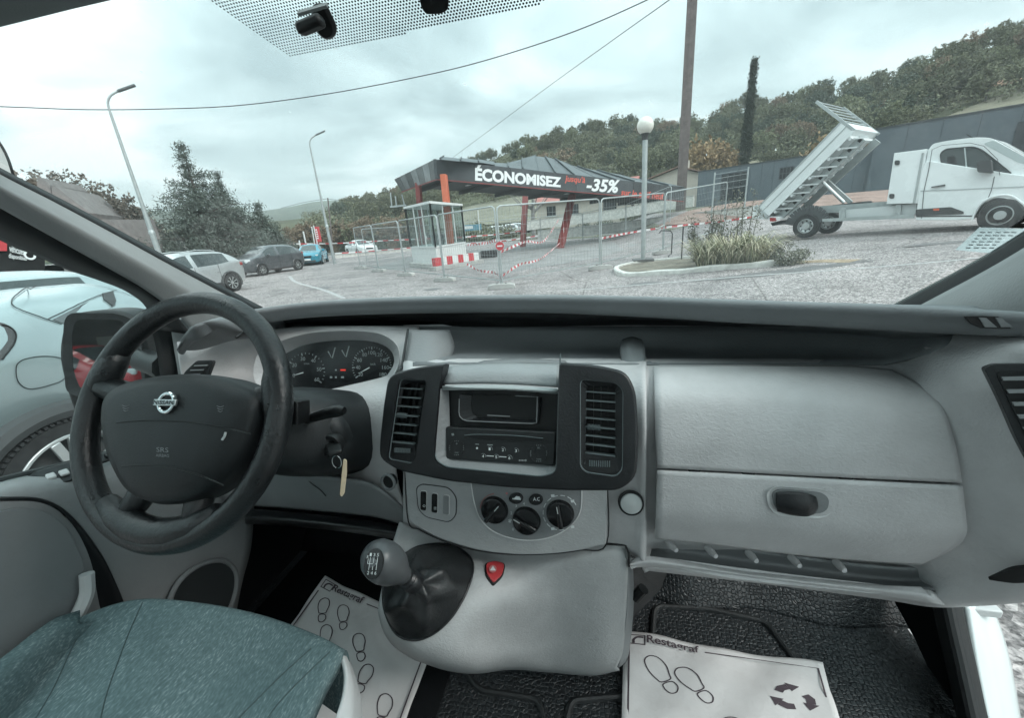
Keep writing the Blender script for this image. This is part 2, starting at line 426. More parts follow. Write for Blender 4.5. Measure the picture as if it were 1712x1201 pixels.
# ---------------------------------------------------------------- roof front rail
def hd(px, py, d=0): return WS(px, py) - WS.n*d
M_LINER = mat('headliner', (.17, .19, .19), .9, bump=.3, bscale=400, spec=.1)
rows = [[hd(-160, 84), hd(0, 45), hd(90, 22.5), hd(190, -2), hd(330, -36)],
        [hd(-160, 70, .006), hd(0, 31, .006), hd(90, 9, .006), hd(190, -16, .006), hd(330, -50, .006)]]
patch('roof_seal', rows, M_RUBBER, VAN, 4, 3, .006)
rows = [[hd(-160, 72, .012), hd(0, 33, .012), hd(90, 10, .012), hd(190, -14, .012), hd(330, -48, .012)],
        [hd(-160, 30, .035), hd(0, -10, .035), hd(90, -33, .035), hd(190, -58, .035), hd(330, -95, .035)],
        [hd(-160, -60, .05), hd(0, -95, .05), hd(90, -115, .05), hd(190, -140, .05), hd(330, -180, .05)]]
patch('roof_lining', rows, M_LINER, VAN, 4, 4, .006)
MB().poly([Vector((-.86,-.25,1.93)), Vector((.86,-.25,1.93)), Vector((.86,.30,1.93)), Vector((-.86,.30,1.93))], Vector((0,0,.03))).build('roof', M_LINER, VAN)
MB().poly([Vector((-.86,-.62,.6)), Vector((.86,-.62,.6)), Vector((.86,-.62,1.93)), Vector((-.86,-.62,1.93))], Vector((0,-.03,0))).build('unseen_bulkhead', mat('bulkhead_grey', (.5,.5,.5), .7), VAN)  # unseen, added to stop light from behind flattening the dash

# ---------------------------------------------------------------- pillars
def X(px, py, x): return onX(px, py, x)
M_PIL = mat('pillar_trim', (.27, .28, .28), .6, bump=.25, bscale=300, var=.06, vscale=6, spec=.3)
up = [(-160,196), (0,287), (88,332), (176,379), (281,437), (360,479), (440,521)]
dn = [(-160,255), (0,348), (88,397), (176,446), (240,483), (292,522), (330,562)]
midl = [((a[0]+b[0])/2, (a[1]+b[1])/2) for a, b in zip(up, dn)]
patch('windscreen_pillar', [[X(*p, -.712) for p in up], [X(p[0]*.7+q[0]*.3, p[1]*.7+q[1]*.3, -.690) for p, q in zip(up, dn)], [X(*p, -.686) for p in midl], [X(*p, -.715) for p in dn]], M_PIL, VAN, 6, 5, .006)
patch('pillar_seal', [[X(p[0], p[1]-7, -.722) for p in up], [X(p[0], p[1]+3, -.706) for p in up]], M_RUBBER, VAN, 6, 2, .006)
wn_ = [(-160,318), (0,402), (60,428), (112,451), (165,469), (210,487), (243,513), (252,550)]
dn2 = [(-160,252), (0,345), (88,394), (176,443), (225,474), (262,500), (285,520), (320,560)]
patch('window_seal', [[X(*p, -.722) for p in dn2], [X((p[0]+q[0])/2, (p[1]+q[1])/2, -.742) for p, q in zip(dn2, wn_)], [X(*p, -.80) for p in wn_]], M_RUBBER, VAN, 5, 4, .008)
# door frame corner by the mirror and the pale piece of body seen through it
patch('window_front_post', [[X(243,508,-.80), X(252,545,-.80), X(262,590,-.80), X(268,640,-.80), X(270,720,-.80)], [X(285,520,-.77), X(290,560,-.775), X(296,600,-.78), X(298,650,-.78), X(298,720,-.78)]], M_RUBBER, VAN, 4, 3, .01)
patch('pillar_foot', [[X(284,540,-.765), X(292,590,-.765), X(299,640,-.765), X(300,720,-.765)], [X(300,535,-.74), X(318,580,-.74), X(330,630,-.74), X(335,720,-.74)], [X(310,530,-.745), X(332,570,-.745), X(345,620,-.745), X(350,720,-.745)]], M_PIL, VAN, 4, 4, .006)
# passenger side
ru = [(1496,513), (1545,487), (1600,458), (1660,424), (1720,386), (1850,300)]
patch('windscreen_pillar', [[X(p[0]+26, p[1]+6, .70) for p in ru], [X(p[0]+90, p[1]+20, .672) for p in ru], [X(p[0]+170, p[1]+60, .68) for p in ru], [X(p[0]+260, p[1]+130, .72) for p in ru]], M_PIL, VAN, 5, 5, .006)
patch('pillar_seal', [[X(p[0]-3, p[1]-1, .716) for p in ru], [X(p[0]+14, p[1]+3, .708) for p in ru], [X(p[0]+32, p[1]+9, .702) for p in ru]], M_RUBBER, VAN, 6, 3, .006)
# serrated frit edge along the right of the glass
fr = MB()
for i in range(70):
    t = i/69*4.0; k = int(min(3.999, t)); f = t-k
    x = ru[k][0]*(1-f)+ru[k+1][0]*f; y = ru[k][1]*(1-f)+ru[k+1][1]*f
    fr.add([WS(x-8.5, y-.5)-WS.n*.0008, WS(x-3, y-4.5)-WS.n*.0008, WS(x+3, y+2)-WS.n*.0008, WS(x-2, y+4)-WS.n*.0008], [(0,1,2,3)])
f_o = fr.build('edge_print', mat('frit_grey', (.35, .40, .40), .6), ws); f_o['kind'] = 'stuff'

# ---------------------------------------------------------------- dashboard
dash_drv = [
 [(296,572,.66),(400,560,.76),(480,548,.82),(560,545,.84),(640,545,.85),(700,545,.86)],
 [(300,590,.645),(400,580,.765),(480,575,.79),(560,572,.81),(640,572,.82),(700,575,.80)],
 [(306,625,.635),(400,625,.755),(480,625,.77),(560,620,.79),(640,615,.78),(690,612,.73)],
 [(314,665,.63),(400,672,.665),(480,672,.69),(560,672,.685),(630,672,.66),(668,668,.645)],
 [(322,740,.645),(400,760,.665),(480,770,.665),(560,780,.655),(620,790,.63),(660,790,.615)],
 [(330,830,.69),(430,842,.685),(500,848,.675),(560,852,.665),(640,866,.645),(684,876,.625)]]
DASH = patch('dashboard', dash_drv, M_GREY, VAN, 7, 7, .006)
cols = [674, 780, 900, 1040, 1078, 1100, 1300, 1480, 1560, 1640, 1720, 1830]
pr = [
 ([544,542,540,540,540,541,545,552,554,556,560,566], [.86,.88,.88,.87,.865,.865,.83,.735,.665,.605,.55,.50]),
 ([565,563,562,562,562,562,566,572,572,574,580,588], [.85,.875,.875,.865,.86,.86,.825,.725,.645,.575,.525,.49]),
 ([588,588,588,590,590,590,592,592,596,604,612,620], [.80,.84,.85,.84,.83,.83,.80,.715,.615,.555,.52,.485]),
 ([612,610,610,612,612,612,612,616,634,650,660,664], [.70,.70,.70,.675,.665,.69,.69,.68,.60,.545,.515,.48]),
 ([680,680,680,680,680,680,684,690,706,716,722,726], [.625,.62,.62,.60,.585,.605,.605,.60,.583,.548,.51,.475]),
 ([760,760,762,770,775,782,790,800,806,810,812,814], [.61,.60,.60,.59,.578,.60,.60,.59,.574,.548,.51,.475]),
 ([860,862,864,866,870,880,895,905,908,908,906,904], [.61,.605,.60,.595,.582,.605,.605,.60,.578,.552,.515,.48]),
 ([880,900,910,906,925,932,950,968,968,964,956,950], [.62,.62,.615,.60,.592,.67,.69,.68,.60,.557,.52,.49]),
 ([890,915,925,918,946,950,972,996,1008,1006,1000,992], [.63,.63,.63,.61,.60,.66,.67,.66,.60,.567,.535,.51]),
 ([895,920,930,925,952,957,980,1004,1016,1014,1008,1000], [.66,.66,.66,.64,.64,.68,.69,.68,.64,.60,.57,.55])]
patch('dashboard_lower', [[(c, y, Y) for c, y, Y in zip(cols, *r)] for r in pr], M_GREY, DASH, 6, 6, .006)

# upper pad with its overhanging lip
lip = [(300,585,590), (314,562,571), (335,541,562), (375,529,545), (440,518,536), (510,509,528), (598,503,523), (720,499,520), (900,497.5,519), (1060,500,525), (1220,506,534), (1390,512,542), (1500,515.5,548), (1610,522,553), (1712,528,557), (1830,536,563)]
T = [onZ(p[0], p[1], 1.463) if p[0] > 320 else onY(p[0], p[1], .63) for p in lip]
rowsP = []
B = []
for p, t in zip(lip, T):
    d = ray(p[0], p[2]); B.append(CAM + d*((t.y+.006-CAM.y)/d.y))
rowsP.append([b+Vector((0, .012+.118*min(1, max(0, (p[0]-420)/160)), .006)) for b, p in zip(B, lip)])
rowsP.append([b+Vector((0, .006+.019*min(1, max(0, (p[0]-420)/160)), -.002)) for b, p in zip(B, lip)])
rowsP.append(B)
rowsP.append([b*.5+t*.5+Vector((0, -.004, .001)) for b, t in zip(B, T)])
rowsP.append(T)
rowsP.append([t+Vector((0, .045, -.008-.006)) for t in T])
rowsP.append([Vector((t.x*1.05, min(1.0, t.y+.2), 1.375)) for t in T])
rowsP.append([Vector((t.x*1.25, 1.36, 1.262)) for t in T])
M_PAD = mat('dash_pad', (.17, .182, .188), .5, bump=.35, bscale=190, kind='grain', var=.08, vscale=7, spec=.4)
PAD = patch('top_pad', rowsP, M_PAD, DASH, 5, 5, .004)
# black strip painting the shade under the lip; darker skin for the shaded tray
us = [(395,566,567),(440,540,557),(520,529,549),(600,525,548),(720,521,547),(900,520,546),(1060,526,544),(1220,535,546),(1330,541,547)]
patch('lip_shade_strip', [[(p[0],p[1],onZ(p[0],p[1]-22,1.463).y+.035) for p in us], [(p[0],p[2],onZ(p[0],p[1]-22,1.463).y+.075) for p in us]], M_BLACK, DASH, 5, 2, .004)
_lv, _lf = patch_mesh([[(c, y, Y) for c, y, Y in zip(cols, *r)] for r in pr], 6, 6)
from mathutils.bvhtree import BVHTree
LBV = BVHTree.FromPolygons([Vector(v) for v in _lv], _lf)
def onL(px, py, off=.004):
    d = ray(px, py); h = LBV.ray_cast(CAM, d); return (h[0] if h[0] else onY(px, py, .8))-d*off
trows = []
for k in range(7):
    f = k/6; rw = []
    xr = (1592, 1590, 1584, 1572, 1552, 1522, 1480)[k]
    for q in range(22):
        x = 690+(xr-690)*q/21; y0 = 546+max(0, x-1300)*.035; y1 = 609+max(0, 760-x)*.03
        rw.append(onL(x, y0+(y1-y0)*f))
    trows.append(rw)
patch('tray_shade_patch', trows, M_PAD, DASH, 1, 1, .002)  # pad colour laid over the tray to darken it as shade
# demister slot at the passenger end of the lip
sl_pts = [(1612,530), (1640,528.5), (1800,538), (1800,553), (1640,549), (1622,541)]
def lipsurf(px, py):
    t0 = onZ(px, 526, 1.463); d = ray(px, py); return CAM + d*((t0.y-.002-CAM.y)/d.y)
class LS:
    p = onZ(1680, 540, 1.46); n = Vector((-.25, -.9, .35)).normalized()
    def __call__(s, px, py): return lipsurf(px, py)
LSF = LS()
plate('demister_slot', sl_pts, LSF, .003, M_BLACK, DASH, proud=.002)
for k in range(5):
    x = 1634+k*27
    plate('slot_fin', [(x,531.5),(x+12,532.5),(x+30,548),(x+10,547.5)], LSF, .002, M_GREYD, DASH, proud=.0035)

# hanging flap between the gauges and the tray, and the knee bump in the tray
patch('binnacle_panel', [[(683,552,.80),(720,552,.80),(752,552,.82)], [(680,580,.76),(720,582,.755),(760,580,.80)], [(672,614,.71),(715,614,.705),(750,608,.76),]], M_GREYD, DASH, 5, 5, .006)
MB().bar(onY(682,551,.79), onY(671,618,.70), .004, .004).build('panel_seam', M_BLACK, DASH)
patch('tray_bump', [[(1040,568,.80),(1056,563,.80),(1074,568,.79)], [(1036,585,.76),(1052,580,.74),(1078,585,.74)], [(1040,612,.70),(1056,614,.685),(1080,616,.68)]], M_GREYD, DASH, 5, 5, .008)

# gauges
GP = Plane(onY(575, 615, .735), (0.12, -.93, .33))
g_out = crom([(462,622),(470,598),(488,586),(510,577),(545,571),(598,569),(633,574),(654,587),(659,606),(650,624),(633,641),(598,658),(573,662),(528,657),(491,654),(470,643)], 4, True)
GA = plate('gauge_panel', g_out, GP, .006, M_GLOSS, DASH)
ga2 = resample(g_out, 64); go2 = resample(crom([(440,625),(450,588),(484,572),(512,563),(545,557),(598,555),(645,560),(672,578),(676,606),(664,632),(644,652),(602,670),(573,673),(528,668),(480,664),(452,652)], 4, True), 64)
def pstart(a): i = min(range(len(a)), key=lambda k: (a[k][0])); return a[i:]+a[:i]
ring('gauge_hood', pstart(go2), pstart(ga2), GP, .004, M_GREY, DASH, proud=.03, lean=.030)
def pmark(name, pts, surf, m, parent, lift=.0012):
    n = surf.n if surf.n.dot(CAM-surf.p) > 0 else -surf.n
    return MB().add([surf(*p)+n*lift for p in pts], [tuple(range(len(pts)))]).build(name, m, parent)
def ptext(s, x, y, h, surf, m, parent, w=None, bold=0.0, name='marking', lift=.0012, slope=0.0, shear=0.0):
    n = surf.n if surf.n.dot(CAM-surf.p) > 0 else -surf.n
    w = w or h*.62*len(s); dy = slope*w
    q = [surf(x-w/2, y-h/2-dy/2), surf(x+w/2, y-h/2+dy/2), surf(x+w/2, y+h/2+dy/2), surf(x-w/2, y+h/2-dy/2)]
    return text_quad(name, s, q, m, parent, lift=lift, bold=bold, shear=shear)
def dial(cx, cy, r, labels, a0, a1, needle):
    tk = MB(); n = GP.n if GP.n.dot(CAM-GP.p) > 0 else -GP.n
    N = (len(labels)-1)*4
    for i in range(N+1):
        a = rad(a0+(a1-a0)*i/N); r0 = r*(.86 if i % 4 == 0 else .93)
        c, s = math.cos(a), math.sin(a); w = .9 if i % 4 == 0 else .5
        tk.add([GP(cx+r0*c-w*s, cy-r0*s-w*c)+n*.0012, GP(cx+r*c-w*s, cy-r*s-w*c)+n*.0012, GP(cx+r*c+w*s, cy-r*s+w*c)+n*.0012, GP(cx+r0*c+w*s, cy-r0*s+w*c)+n*.0012], [(0,1,2,3)])
    tk.build('dial_ticks', M_DIM, DASH)
    for i, l in enumerate(labels):
        a = rad(a0+(a1-a0)*i/(len(labels)-1)); ptext(l, cx+r*.70*math.cos(a), cy-r*.70*math.sin(a), 6.2, GP, M_DIM, DASH, name='dial_number')
    a = rad(needle); c, s = math.cos(a), math.sin(a)
    pmark('needle', [(cx-.9*s+4*c, cy-.9*c-4*s), (cx+r*.8*c, cy-r*.8*s), (cx+.9*s+4*c, cy+.9*c-4*s)], GP, M_PRINT, DASH, .002)
dial(512, 622, 32, ['10','20','30','40','50','60'], 195, -35, 196)
dial(622, 613, 33, ['20','40','60','80','100','120','140','160','180'], 215, -35, 208)
for x, y, s in ((560,590,9), (583,588,9)):
    pmark('small_dial_mark', [(x,y-s),(x+2,y-s),(x-3,y+s),(x-5,y+s)], GP, M_DIM, DASH)
    pmark('small_dial_pointer', [(x-12,y-2),(x-10,y-3),(x-5,y+8),(x-6,y+8)], GP, M_DIM, DASH)
for (x, y, w, h, m) in ((574,619,9,2.6,M_RED), (562,619,3,2.4,M_DIM), (554,631,4,3,M_DIM), (562,631,3,3,M_DIM), (573,631,5,3,M_DIM)):
    pmark('warning_lamp', [(x-w/2,y-h/2),(x+w/2,y-h/2),(x+w/2,y+h/2),(x-w/2,y+h/2)], GP, m, DASH)
ptext('O', 567, 653, 8, GP, M_RED, DASH, w=8, name='warning_lamp')
ptext('20291', 618, 646.5, 6.5, GP, M_RED, DASH, w=20, name='odometer', shear=.2)
ptext('km/h', 624, 609, 3.5, GP, M_DIM, DASH, w=8, name='dial_unit'); ptext('tr/min', 513, 608, 3.2, GP, M_DIM, DASH, w=9, name='dial_unit')

# small vent by the driver's door
VL = Plane(onY(330, 618, .60), (.35, -.8, .35))
plate('door_end_vent', rpoly([(308,622),(328,603),(357,602),(345,634),(300,640)], 5), VL, .012, M_DARK, DASH, bevel=.003)
plate('vent_well', rpoly([(312,622),(329,607),(350,606),(340,631),(306,634)], 4), VL, .004, M_BLACK, DASH, proud=.0015)
for k in range(3):
    y = 611+k*7.5; x = 327-k*6.5
    plate('vent_slat', [(x,y),(x+22,y-.7),(x+21,y+1.2),(x-1.5,y+1.8)], VL, .006, M_GREYD, DASH, proud=.004)

# ------------------------------------------------ centre stack
ST = Plane((0.013, .556, 1.292), (-.05, -.94, .33))
bez = rpoly([(651,628,16),(692,615,20),(745,608,20),(850,605,20),(936,606,20),(1000,611,20),(1048,622,18),(1063,655,14),(1068,730,14),(1064,798,22),(1036,820,14),(950,820,20),(850,815,20),(750,804,20),(668,787,14),(636,766,14),(637,735,10),(643,680,10)], 10, 4)
BZ = plate('centre_bezel', bez, ST, .022, M_DARK, DASH, bevel=.005, proud=.006, segs=3)
op_radio = rpoly([(737,647,3),(749,590,1),(937,590,1),(934,655,3),(930,790,10),(905,797,10),(745,781,12),(727,768,10)], 6)
op_l = rpoly([(670,634,8),(716,636,6),(697,766,8),(690,775,6),(650,768,8)], 6)
op_r = rpoly([(970,634,10),(1030,640,10),(1042,652,8),(1041,785,8),(1030,797,8),(980,790,10),(970,780,8)], 8)
bpy.context.view_layer.update()
cut(BZ, [cutter(op_radio, ST), cutter(op_l, ST), cutter(op_r, ST)])
nST = ST.n if ST.n.dot(CAM-ST.p) > 0 else -ST.n
class Off:
    def __init__(s, pl, d): s.q = Plane(pl.p+(pl.n if pl.n.dot(CAM-pl.p) > 0 else -pl.n)*d, pl.n); s.p = s.q.p; s.n = s.q.n
    def __call__(s, px, py): return s.q(px, py)
# chamfer frame round the radio opening
def rim(name, pts, surf, r, m, parent, closed=True, lift=0.0):
    n = surf.n if surf.n.dot(CAM-surf.p) > 0 else -surf.n
    return MB().tube([surf(*p)+n*lift for p in pts], r, 6, closed=closed).build(name, m, parent, smooth=True)
M_EDGE = mat('glint_and_slat_grey', (.10, .125, .13), .38)  # pale tone paints the glint on bezel edges; also colours vent slats
rim('bezel_edge', op_radio[14:], Off(ST, .005), .0011, M_EDGE, DASH, closed=False)
rim('bezel_edge', op_r, Off(ST, .005), .0010, M_EDGE, DASH)
rim('bezel_edge', op_l, Off(ST, .005), .0008, M_EDGE, DASH)
# sloped sill inside the opening
RB = Off(ST, -.016)
i_rad = rpoly([(742,650),(931,657),(928,782),(746,769)], 3)
op_rad2 = rpoly([(737,647,3),(934,655,3),(930,790,10),(905,797,10),(745,781,12),(727,768,10)], 6)
ring('radio_sill', resample(op_rad2, 60), resample(i_rad, 60), Off(ST, .003), .001, M_GREYD, DASH, lean=.019)
PK = plate('radio_backing', [(738,645),(936,652),(932,795),(738,782)], Off(ST, -.021), .004, M_BLACK, DASH)
# storage pocket over the radio
pk_o = rpoly([(768,658,2),(905,664,2),(901,706,8),(892,709,8),(776,704,8),(767,696,8)], 4)
pk_i = rpoly([(785,660,2),(901,665,2),(897,700,5),(888,703,5),(794,699,5),(785,692,5)], 4)
ring('pocket_frame', resample(pk_o, 48), resample(pk_i, 48), Off(ST, -.012), .001, M_DARK, DASH, lean=.008)
rim('pocket_lip', [p for p in resample(pk_o, 48) if p[1] > 662 and p[0] < 900], Off(ST, -.0115), .0009, M_GREYD, DASH, closed=False)
pmark('pocket_slot', [(815,693.5),(853,695.5),(853,697.5),(815,695.5)], Off(ST, -.019), M_GREYD, DASH)
# radio
RD = Off(ST, -.008)
RAD = plate('radio', rpoly([(745,714),(929,723),(927,779),(746,768)], 4), RD, .012, mat('radio_black', (.012,.014,.015), .4, bump=.1, bscale=500), DASH, bevel=.002)
rim('disc_slot_edge', crom([(777,728),(800,726.5),(860,728.5),(908,733)], 5), RD, .0007, M_EDGE, DASH, closed=False, lift=.001)
rim('disc_slot_edge', crom([(777,731),(810,736),(870,738.5),(908,737.5)], 5), RD, .0005, M_DARK, DASH, closed=False, lift=.001)
pmark('disc_slot', [(778,729.5),(810,729),(907,735),(907,736.5),(860,736.5),(800,734)], RD, M_BLACK, DASH, .0016)
def knob_ring(x, y, rpx):
    pts = [(x+rpx*math.cos(a), y+rpx*math.sin(a)) for a in [2*math.pi*k/28 for k in range(28)]]
    rim('control_ring', pts, RD, .0006, M_DARK, DASH, lift=.0015)
    for a in range(4):
        for b in (-14, 0, 14):
            t = rad(a*90+b); c, s = math.cos(t), math.sin(t)
            pmark('ring_tick', [(x+(rpx*.85)*c-.5*s, y+(rpx*.85)*s+.5*c), (x+(rpx*.95)*c-.5*s, y+(rpx*.95)*s+.5*c), (x+(rpx*.95)*c+.5*s, y+(rpx*.95)*s-.5*c), (x+(rpx*.85)*c+.5*s, y+(rpx*.85)*s-.5*c)], RD, M_DIM, DASH, .0016)
knob_ring(764, 749, 13); knob_ring(901, 758, 15)
pmark('power_mark', [(755,725),(759,724.5),(760,728),(756,729)], RD, M_DIM, DASH)
for s, x, y in (('1',819,751),('2',841,752.5),('3',863,754),('4',808,763),('5',830,764.5),('6',852,766)):
    ptext(s, x, y, 4.6, RD, M_PRINT, DASH, w=3.2, bold=.01, name='radio_number')
    rim('radio_button_arc', [(x+4.6*math.cos(t), y-4.6*math.sin(t)) for t in [rad(-20+k*18) for k in range(9)]], RD, .00035, M_DIM, DASH, closed=False, lift=.0014)
pmark('radio_dot', [(796.5,748),(799.5,748),(799.5,751),(796.5,751)], RD, M_PRINT, DASH)
for x0, x1, y in ((814,826,761.6),(835,847,763)): pmark('radio_line', [(x0,y),(x1,y+.7),(x1,y+2),(x0,y+1.3)], RD, M_PRINT, DASH)
for x0, x1, y in ((795,801,742),(815,824,743)): pmark('radio_caption', [(x0,y),(x1,y+.4),(x1,y+2),(x0,y+1.6)], RD, M_DIM, DASH)
ptext('4X15W CD', 874, 770, 2.6, RD, M_PRINT, DASH, w=13, name='radio_caption')
ptext('+', 764, 742, 3.4, RD, M_DIM, DASH, w=3, name='radio_caption'); ptext('MENU', 764, 757, 2.4, RD, M_DIM, DASH, w=6, name='radio_caption')
ptext('SRC', 901, 749, 2.8, RD, M_DIM, DASH, w=5, name='radio_caption'); ptext('TUNER', 901, 768, 2.4, RD, M_DIM, DASH, w=8, name='radio_caption')
# lid on top of the stack
TL = [[(750,612,.625),(800,608.5,.63),(850,607,.632),(900,608,.632),(935,609,.63)], [(745,626,.603),(800,623,.605),(850,622,.606),(900,624,.606),(935,626,.605)], [(741,641,.590),(800,640,.591),(850,641,.591),(900,644,.591),(933,646.5,.590)]]
patch('storage_lid', TL, mat('lid_grey', (.26,.275,.28), .38, bump=.4, bscale=160, kind='grain', var=.05, vscale=10), DASH, 5, 4, .006)
patch('lid_lip', [[(740,645,.587),(840,644.5,.588),(932,650,.587)], [(739,650.5,.580),(840,650.5,.581),(931,657,.580)]], mat('satin_grey', (.36,.39,.39), .4), DASH, 5, 2, .004)
patch('stack_crown', [[(810,603,.70),(870,599,.71),(945,603,.70)], [(790,608,.67),(870,606,.675),(950,608,.67)]], M_GREYD, DASH, 5, 3, .004)
# vents with their slats
def vent(op, inner, n_sl, tilt):
    ring('vent_frame', resample(op, 60), resample(inner, 60), Off(ST, -.004), .002, M_DARK, DASH, lean=.004)
    plate('vent_well', inset(op, -2), Off(ST, -.0215), .004, M_BLACK, DASH)
    (x0, y0), (x1, y1), (x2, y2), (x3, y3) = tilt
    for k in range(n_sl):
        t = (k+.6)/n_sl
        ax, ay, bx, by = x0+(x3-x0)*t, y0+(y3-y0)*t, x1+(x2-x1)*t, y1+(y2-y1)*t
        a, b = Off(ST, -.006)(ax, ay), Off(ST, -.006)(bx, by)
        MB().bar(a, b, .012, .0016, up=(0, .35, 1)).build('vent_slat', M_EDGE, DASH)
        if k == n_sl//2:
            m_ = a*.72+b*.28+nST*.003; d = (b-a).normalized(); mm = MB()
            for q in range(9): mm.box(m_+d*(q-4)*.0022, (.0013, .008, .006))
            mm.build('vent_tab', M_EDGE, DASH)
    for k in (1, 2, 3):
        t = k/4; p0 = Off(ST, -.017)(x0+(x1-x0)*t, y0+(y1-y0)*t); p1 = Off(ST, -.017)(x3+(x2-x3)*t, y3+(y2-y3)*t)
        MB().bar(p0, p1, .001, .006).build('vent_vane', M_DARK, DASH)
in_l = rpoly([(674,642,5),(709,641,5),(692,744,5),(655,742,5)], 5); in_r = rpoly([(980,646,5),(1028,648,5),(1028,766,5),(979,760,5)], 5)
vent(op_l, in_l, 7, [(673,640),(710,642),(694,748),(654,744)]); vent(op_r, in_r, 8, [(980,646),(1029,649),(1029,768),(979,762)])
def wheel_tab(x0, x1, y, h):
    mm = MB()
    for k in range(10):
        x = x0+(x1-x0)*k/9; mm.bar(Off(ST, -.002)(x, y-h+.12*(x-x0)*.3), Off(ST, -.002)(x, y+h+.12*(x-x0)*.3), .0016, .006)
    mm.build('vent_wheel', M_EDGE, DASH)
wheel_tab(661, 685, 753, 3.5); wheel_tab(986, 1019, 775, 4.5)

# ------------------------------------------------ heater controls
CP = Plane(onY(850, 860, .578), (-.04, -.97, .22))
nCP = CP.n if CP.n.dot(CAM-CP.p) > 0 else -CP.n
cpan = rpoly([(676,780,3),(1016,808,3),(1014,911,3),(960,924,40),(885,930,40),(800,923,40),(725,898,40),(682,872,14)], 8, 5)
plate('control_panel', cpan, CP, .016, M_CONS, DASH, bevel=.002)
seam = [(676,780),(682,872),(700,886),(725,899),(760,912),(800,922),(854,928),(920,927),(970,921),(1014,911),(1016,810)]
rim('panel_seam', crom(seam, 5), CP, .0012, M_BLACK, DASH, closed=False, lift=-.001)
hv = crom([(788,805),(794,840),(805,868),(830,890),(872,902),(915,899),(950,882),(970,855),(973,815)], 5)
plate('heater_panel', hv, CP, .006, M_GREYD, DASH, proud=.003, bevel=.001)
rim('heater_panel_edge', hv, CP, .0012, M_GREYL, DASH, closed=False, lift=.003)
def knob(x, y, rpx, ang):
    c = CP(x, y); r = (CP(x+rpx, y)-c).length
    Rm = Matrix.Translation(c+nCP*.003) @ nCP.to_track_quat('Z', 'Y').to_matrix().to_4x4()
    k = MB().lathe([(0,.010),(r*.8,.010),(r*.93,.0085),(r,.004),(r*1.02,0)], 32, Rm).build('heater_knob', M_GLOSS, DASH, smooth=True)
    a = rad(ang); d = (CP(x+rpx*math.cos(a), y-rpx*math.sin(a))-c).normalized()
    g = MB(); g.bar(c+nCP*.0165-d*r*.88, c+nCP*.0165+d*r*.88, .0085, .012, up=nCP).build('knob_grip', M_GLOSS, DASH, bevel=.003)
    MB().bar(c+nCP*.0232+d*r*.35, c+nCP*.0232+d*r*.85, .0012, .0006, up=nCP).build('knob_pointer', M_PRINT, DASH)
knob(828, 851, 22, 50); knob(881, 869, 23, 150); knob(937, 857, 23, 100)
for x, y, s in ((864,831.5,'o'), (897,833.5,'AC')):
    pts = [(x+11.5*math.cos(t), y+9*math.sin(t)) for t in [2*math.pi*k/24 for k in range(24)]]
    plate('heater_button', pts, CP, .008, M_GLOSS, DASH, proud=.008, bevel=.0015)
ptext('A.C', 897, 834.5, 6, Off(CP, .0082), M_PRINT, DASH, w=11, bold=.02, name='button_caption')
pmark('button_caption', [(857,833),(860,833),(863,829.5),(869,830.5),(871,834),(871,836),(857,835)], Off(CP, .0082), M_PRINT, DASH)
for s, x, y in (('0',858,885),('2',855,858),('3',863,846),('4',876,842)): ptext(s, x, y, 4.5, Off(CP, .0032), M_PRINT, DASH, w=3, name='heater_number')
ptext('*', 853, 871, 7, Off(CP, .0032), M_PRINT, DASH, w=6, bold=.02, name='fan_mark')
for k in range(11):
    a = rad(75+k*24) if k < 9 else rad(75-(k-8)*24)
    a0, a1 = a, a+rad(15); r = 29
    rim('airflow_scale', [(937+r*math.cos(a0+(a1-a0)*q/3), 858-r*math.sin(a0+(a1-a0)*q/3)) for q in range(4)], Off(CP, .0033), .0006, M_PRINT, DASH, closed=False)
for x, y in ((924,829), (957,838), (924,884), (957,881)): pmark('airflow_mark', [(x-3,y-2),(x+3,y-2.5),(x+3.5,y+2),(x-2,y+2.5)], Off(CP, .0034), M_PRINT, DASH)
pts = [(828+25*math.cos(t), 851-25*math.sin(t)) for t in [rad(95+k*12) for k in range(8)]]
rim('hot_scale', pts, Off(CP, .0033), .0005, mat('red_print', (.35,.08,.07), .6), DASH, closed=False)
pts = [(828+25*math.cos(t), 851-25*math.sin(t)) for t in [rad(220+k*12) for k in range(8)]]
rim('cold_scale', pts, Off(CP, .0033), .0005, mat('blue_print', (.08,.2,.3), .6), DASH, closed=False)
pmark('heater_lamp', [(846,823.5),(849,823.5),(849,826.5),(846,826.5)], Off(CP, .0034), mat('pink_lamp', (.5,.15,.16), .5), DASH)
# rocker switches
swp = rpoly([(697,815,8),(706,809,8),(752,815,10),(764,832,8),(763,862,8),(752,873,8),(712,864,10),(700,850,8)], 8)
plate('switch_panel', swp, CP, .006, M_CONS, DASH, proud=.0025, bevel=.001)
rim('switch_panel_edge', swp, CP, .0009, M_DARK, DASH, lift=.002)
for k, (x, y) in enumerate(((709.5,836), (728,840), (747.5,843))):
    q = rpoly([(x-4.5,y-16),(x+5,y-15),(x+4.5,y+17),(x-5,y+15)], 3)
    rim('switch_frame', q, CP, .0009, M_GREYL, DASH, lift=.003)
    plate('rocker_switch', q, CP, .008, M_BLACK if k < 2 else M_GREYD, DASH, proud=.0055, bevel=.0012)
    if k < 2: ptext('o' if k == 0 else '=', x, y+10, 4, Off(CP, .0058), M_PRINT, DASH, w=4.5, name='switch_mark')
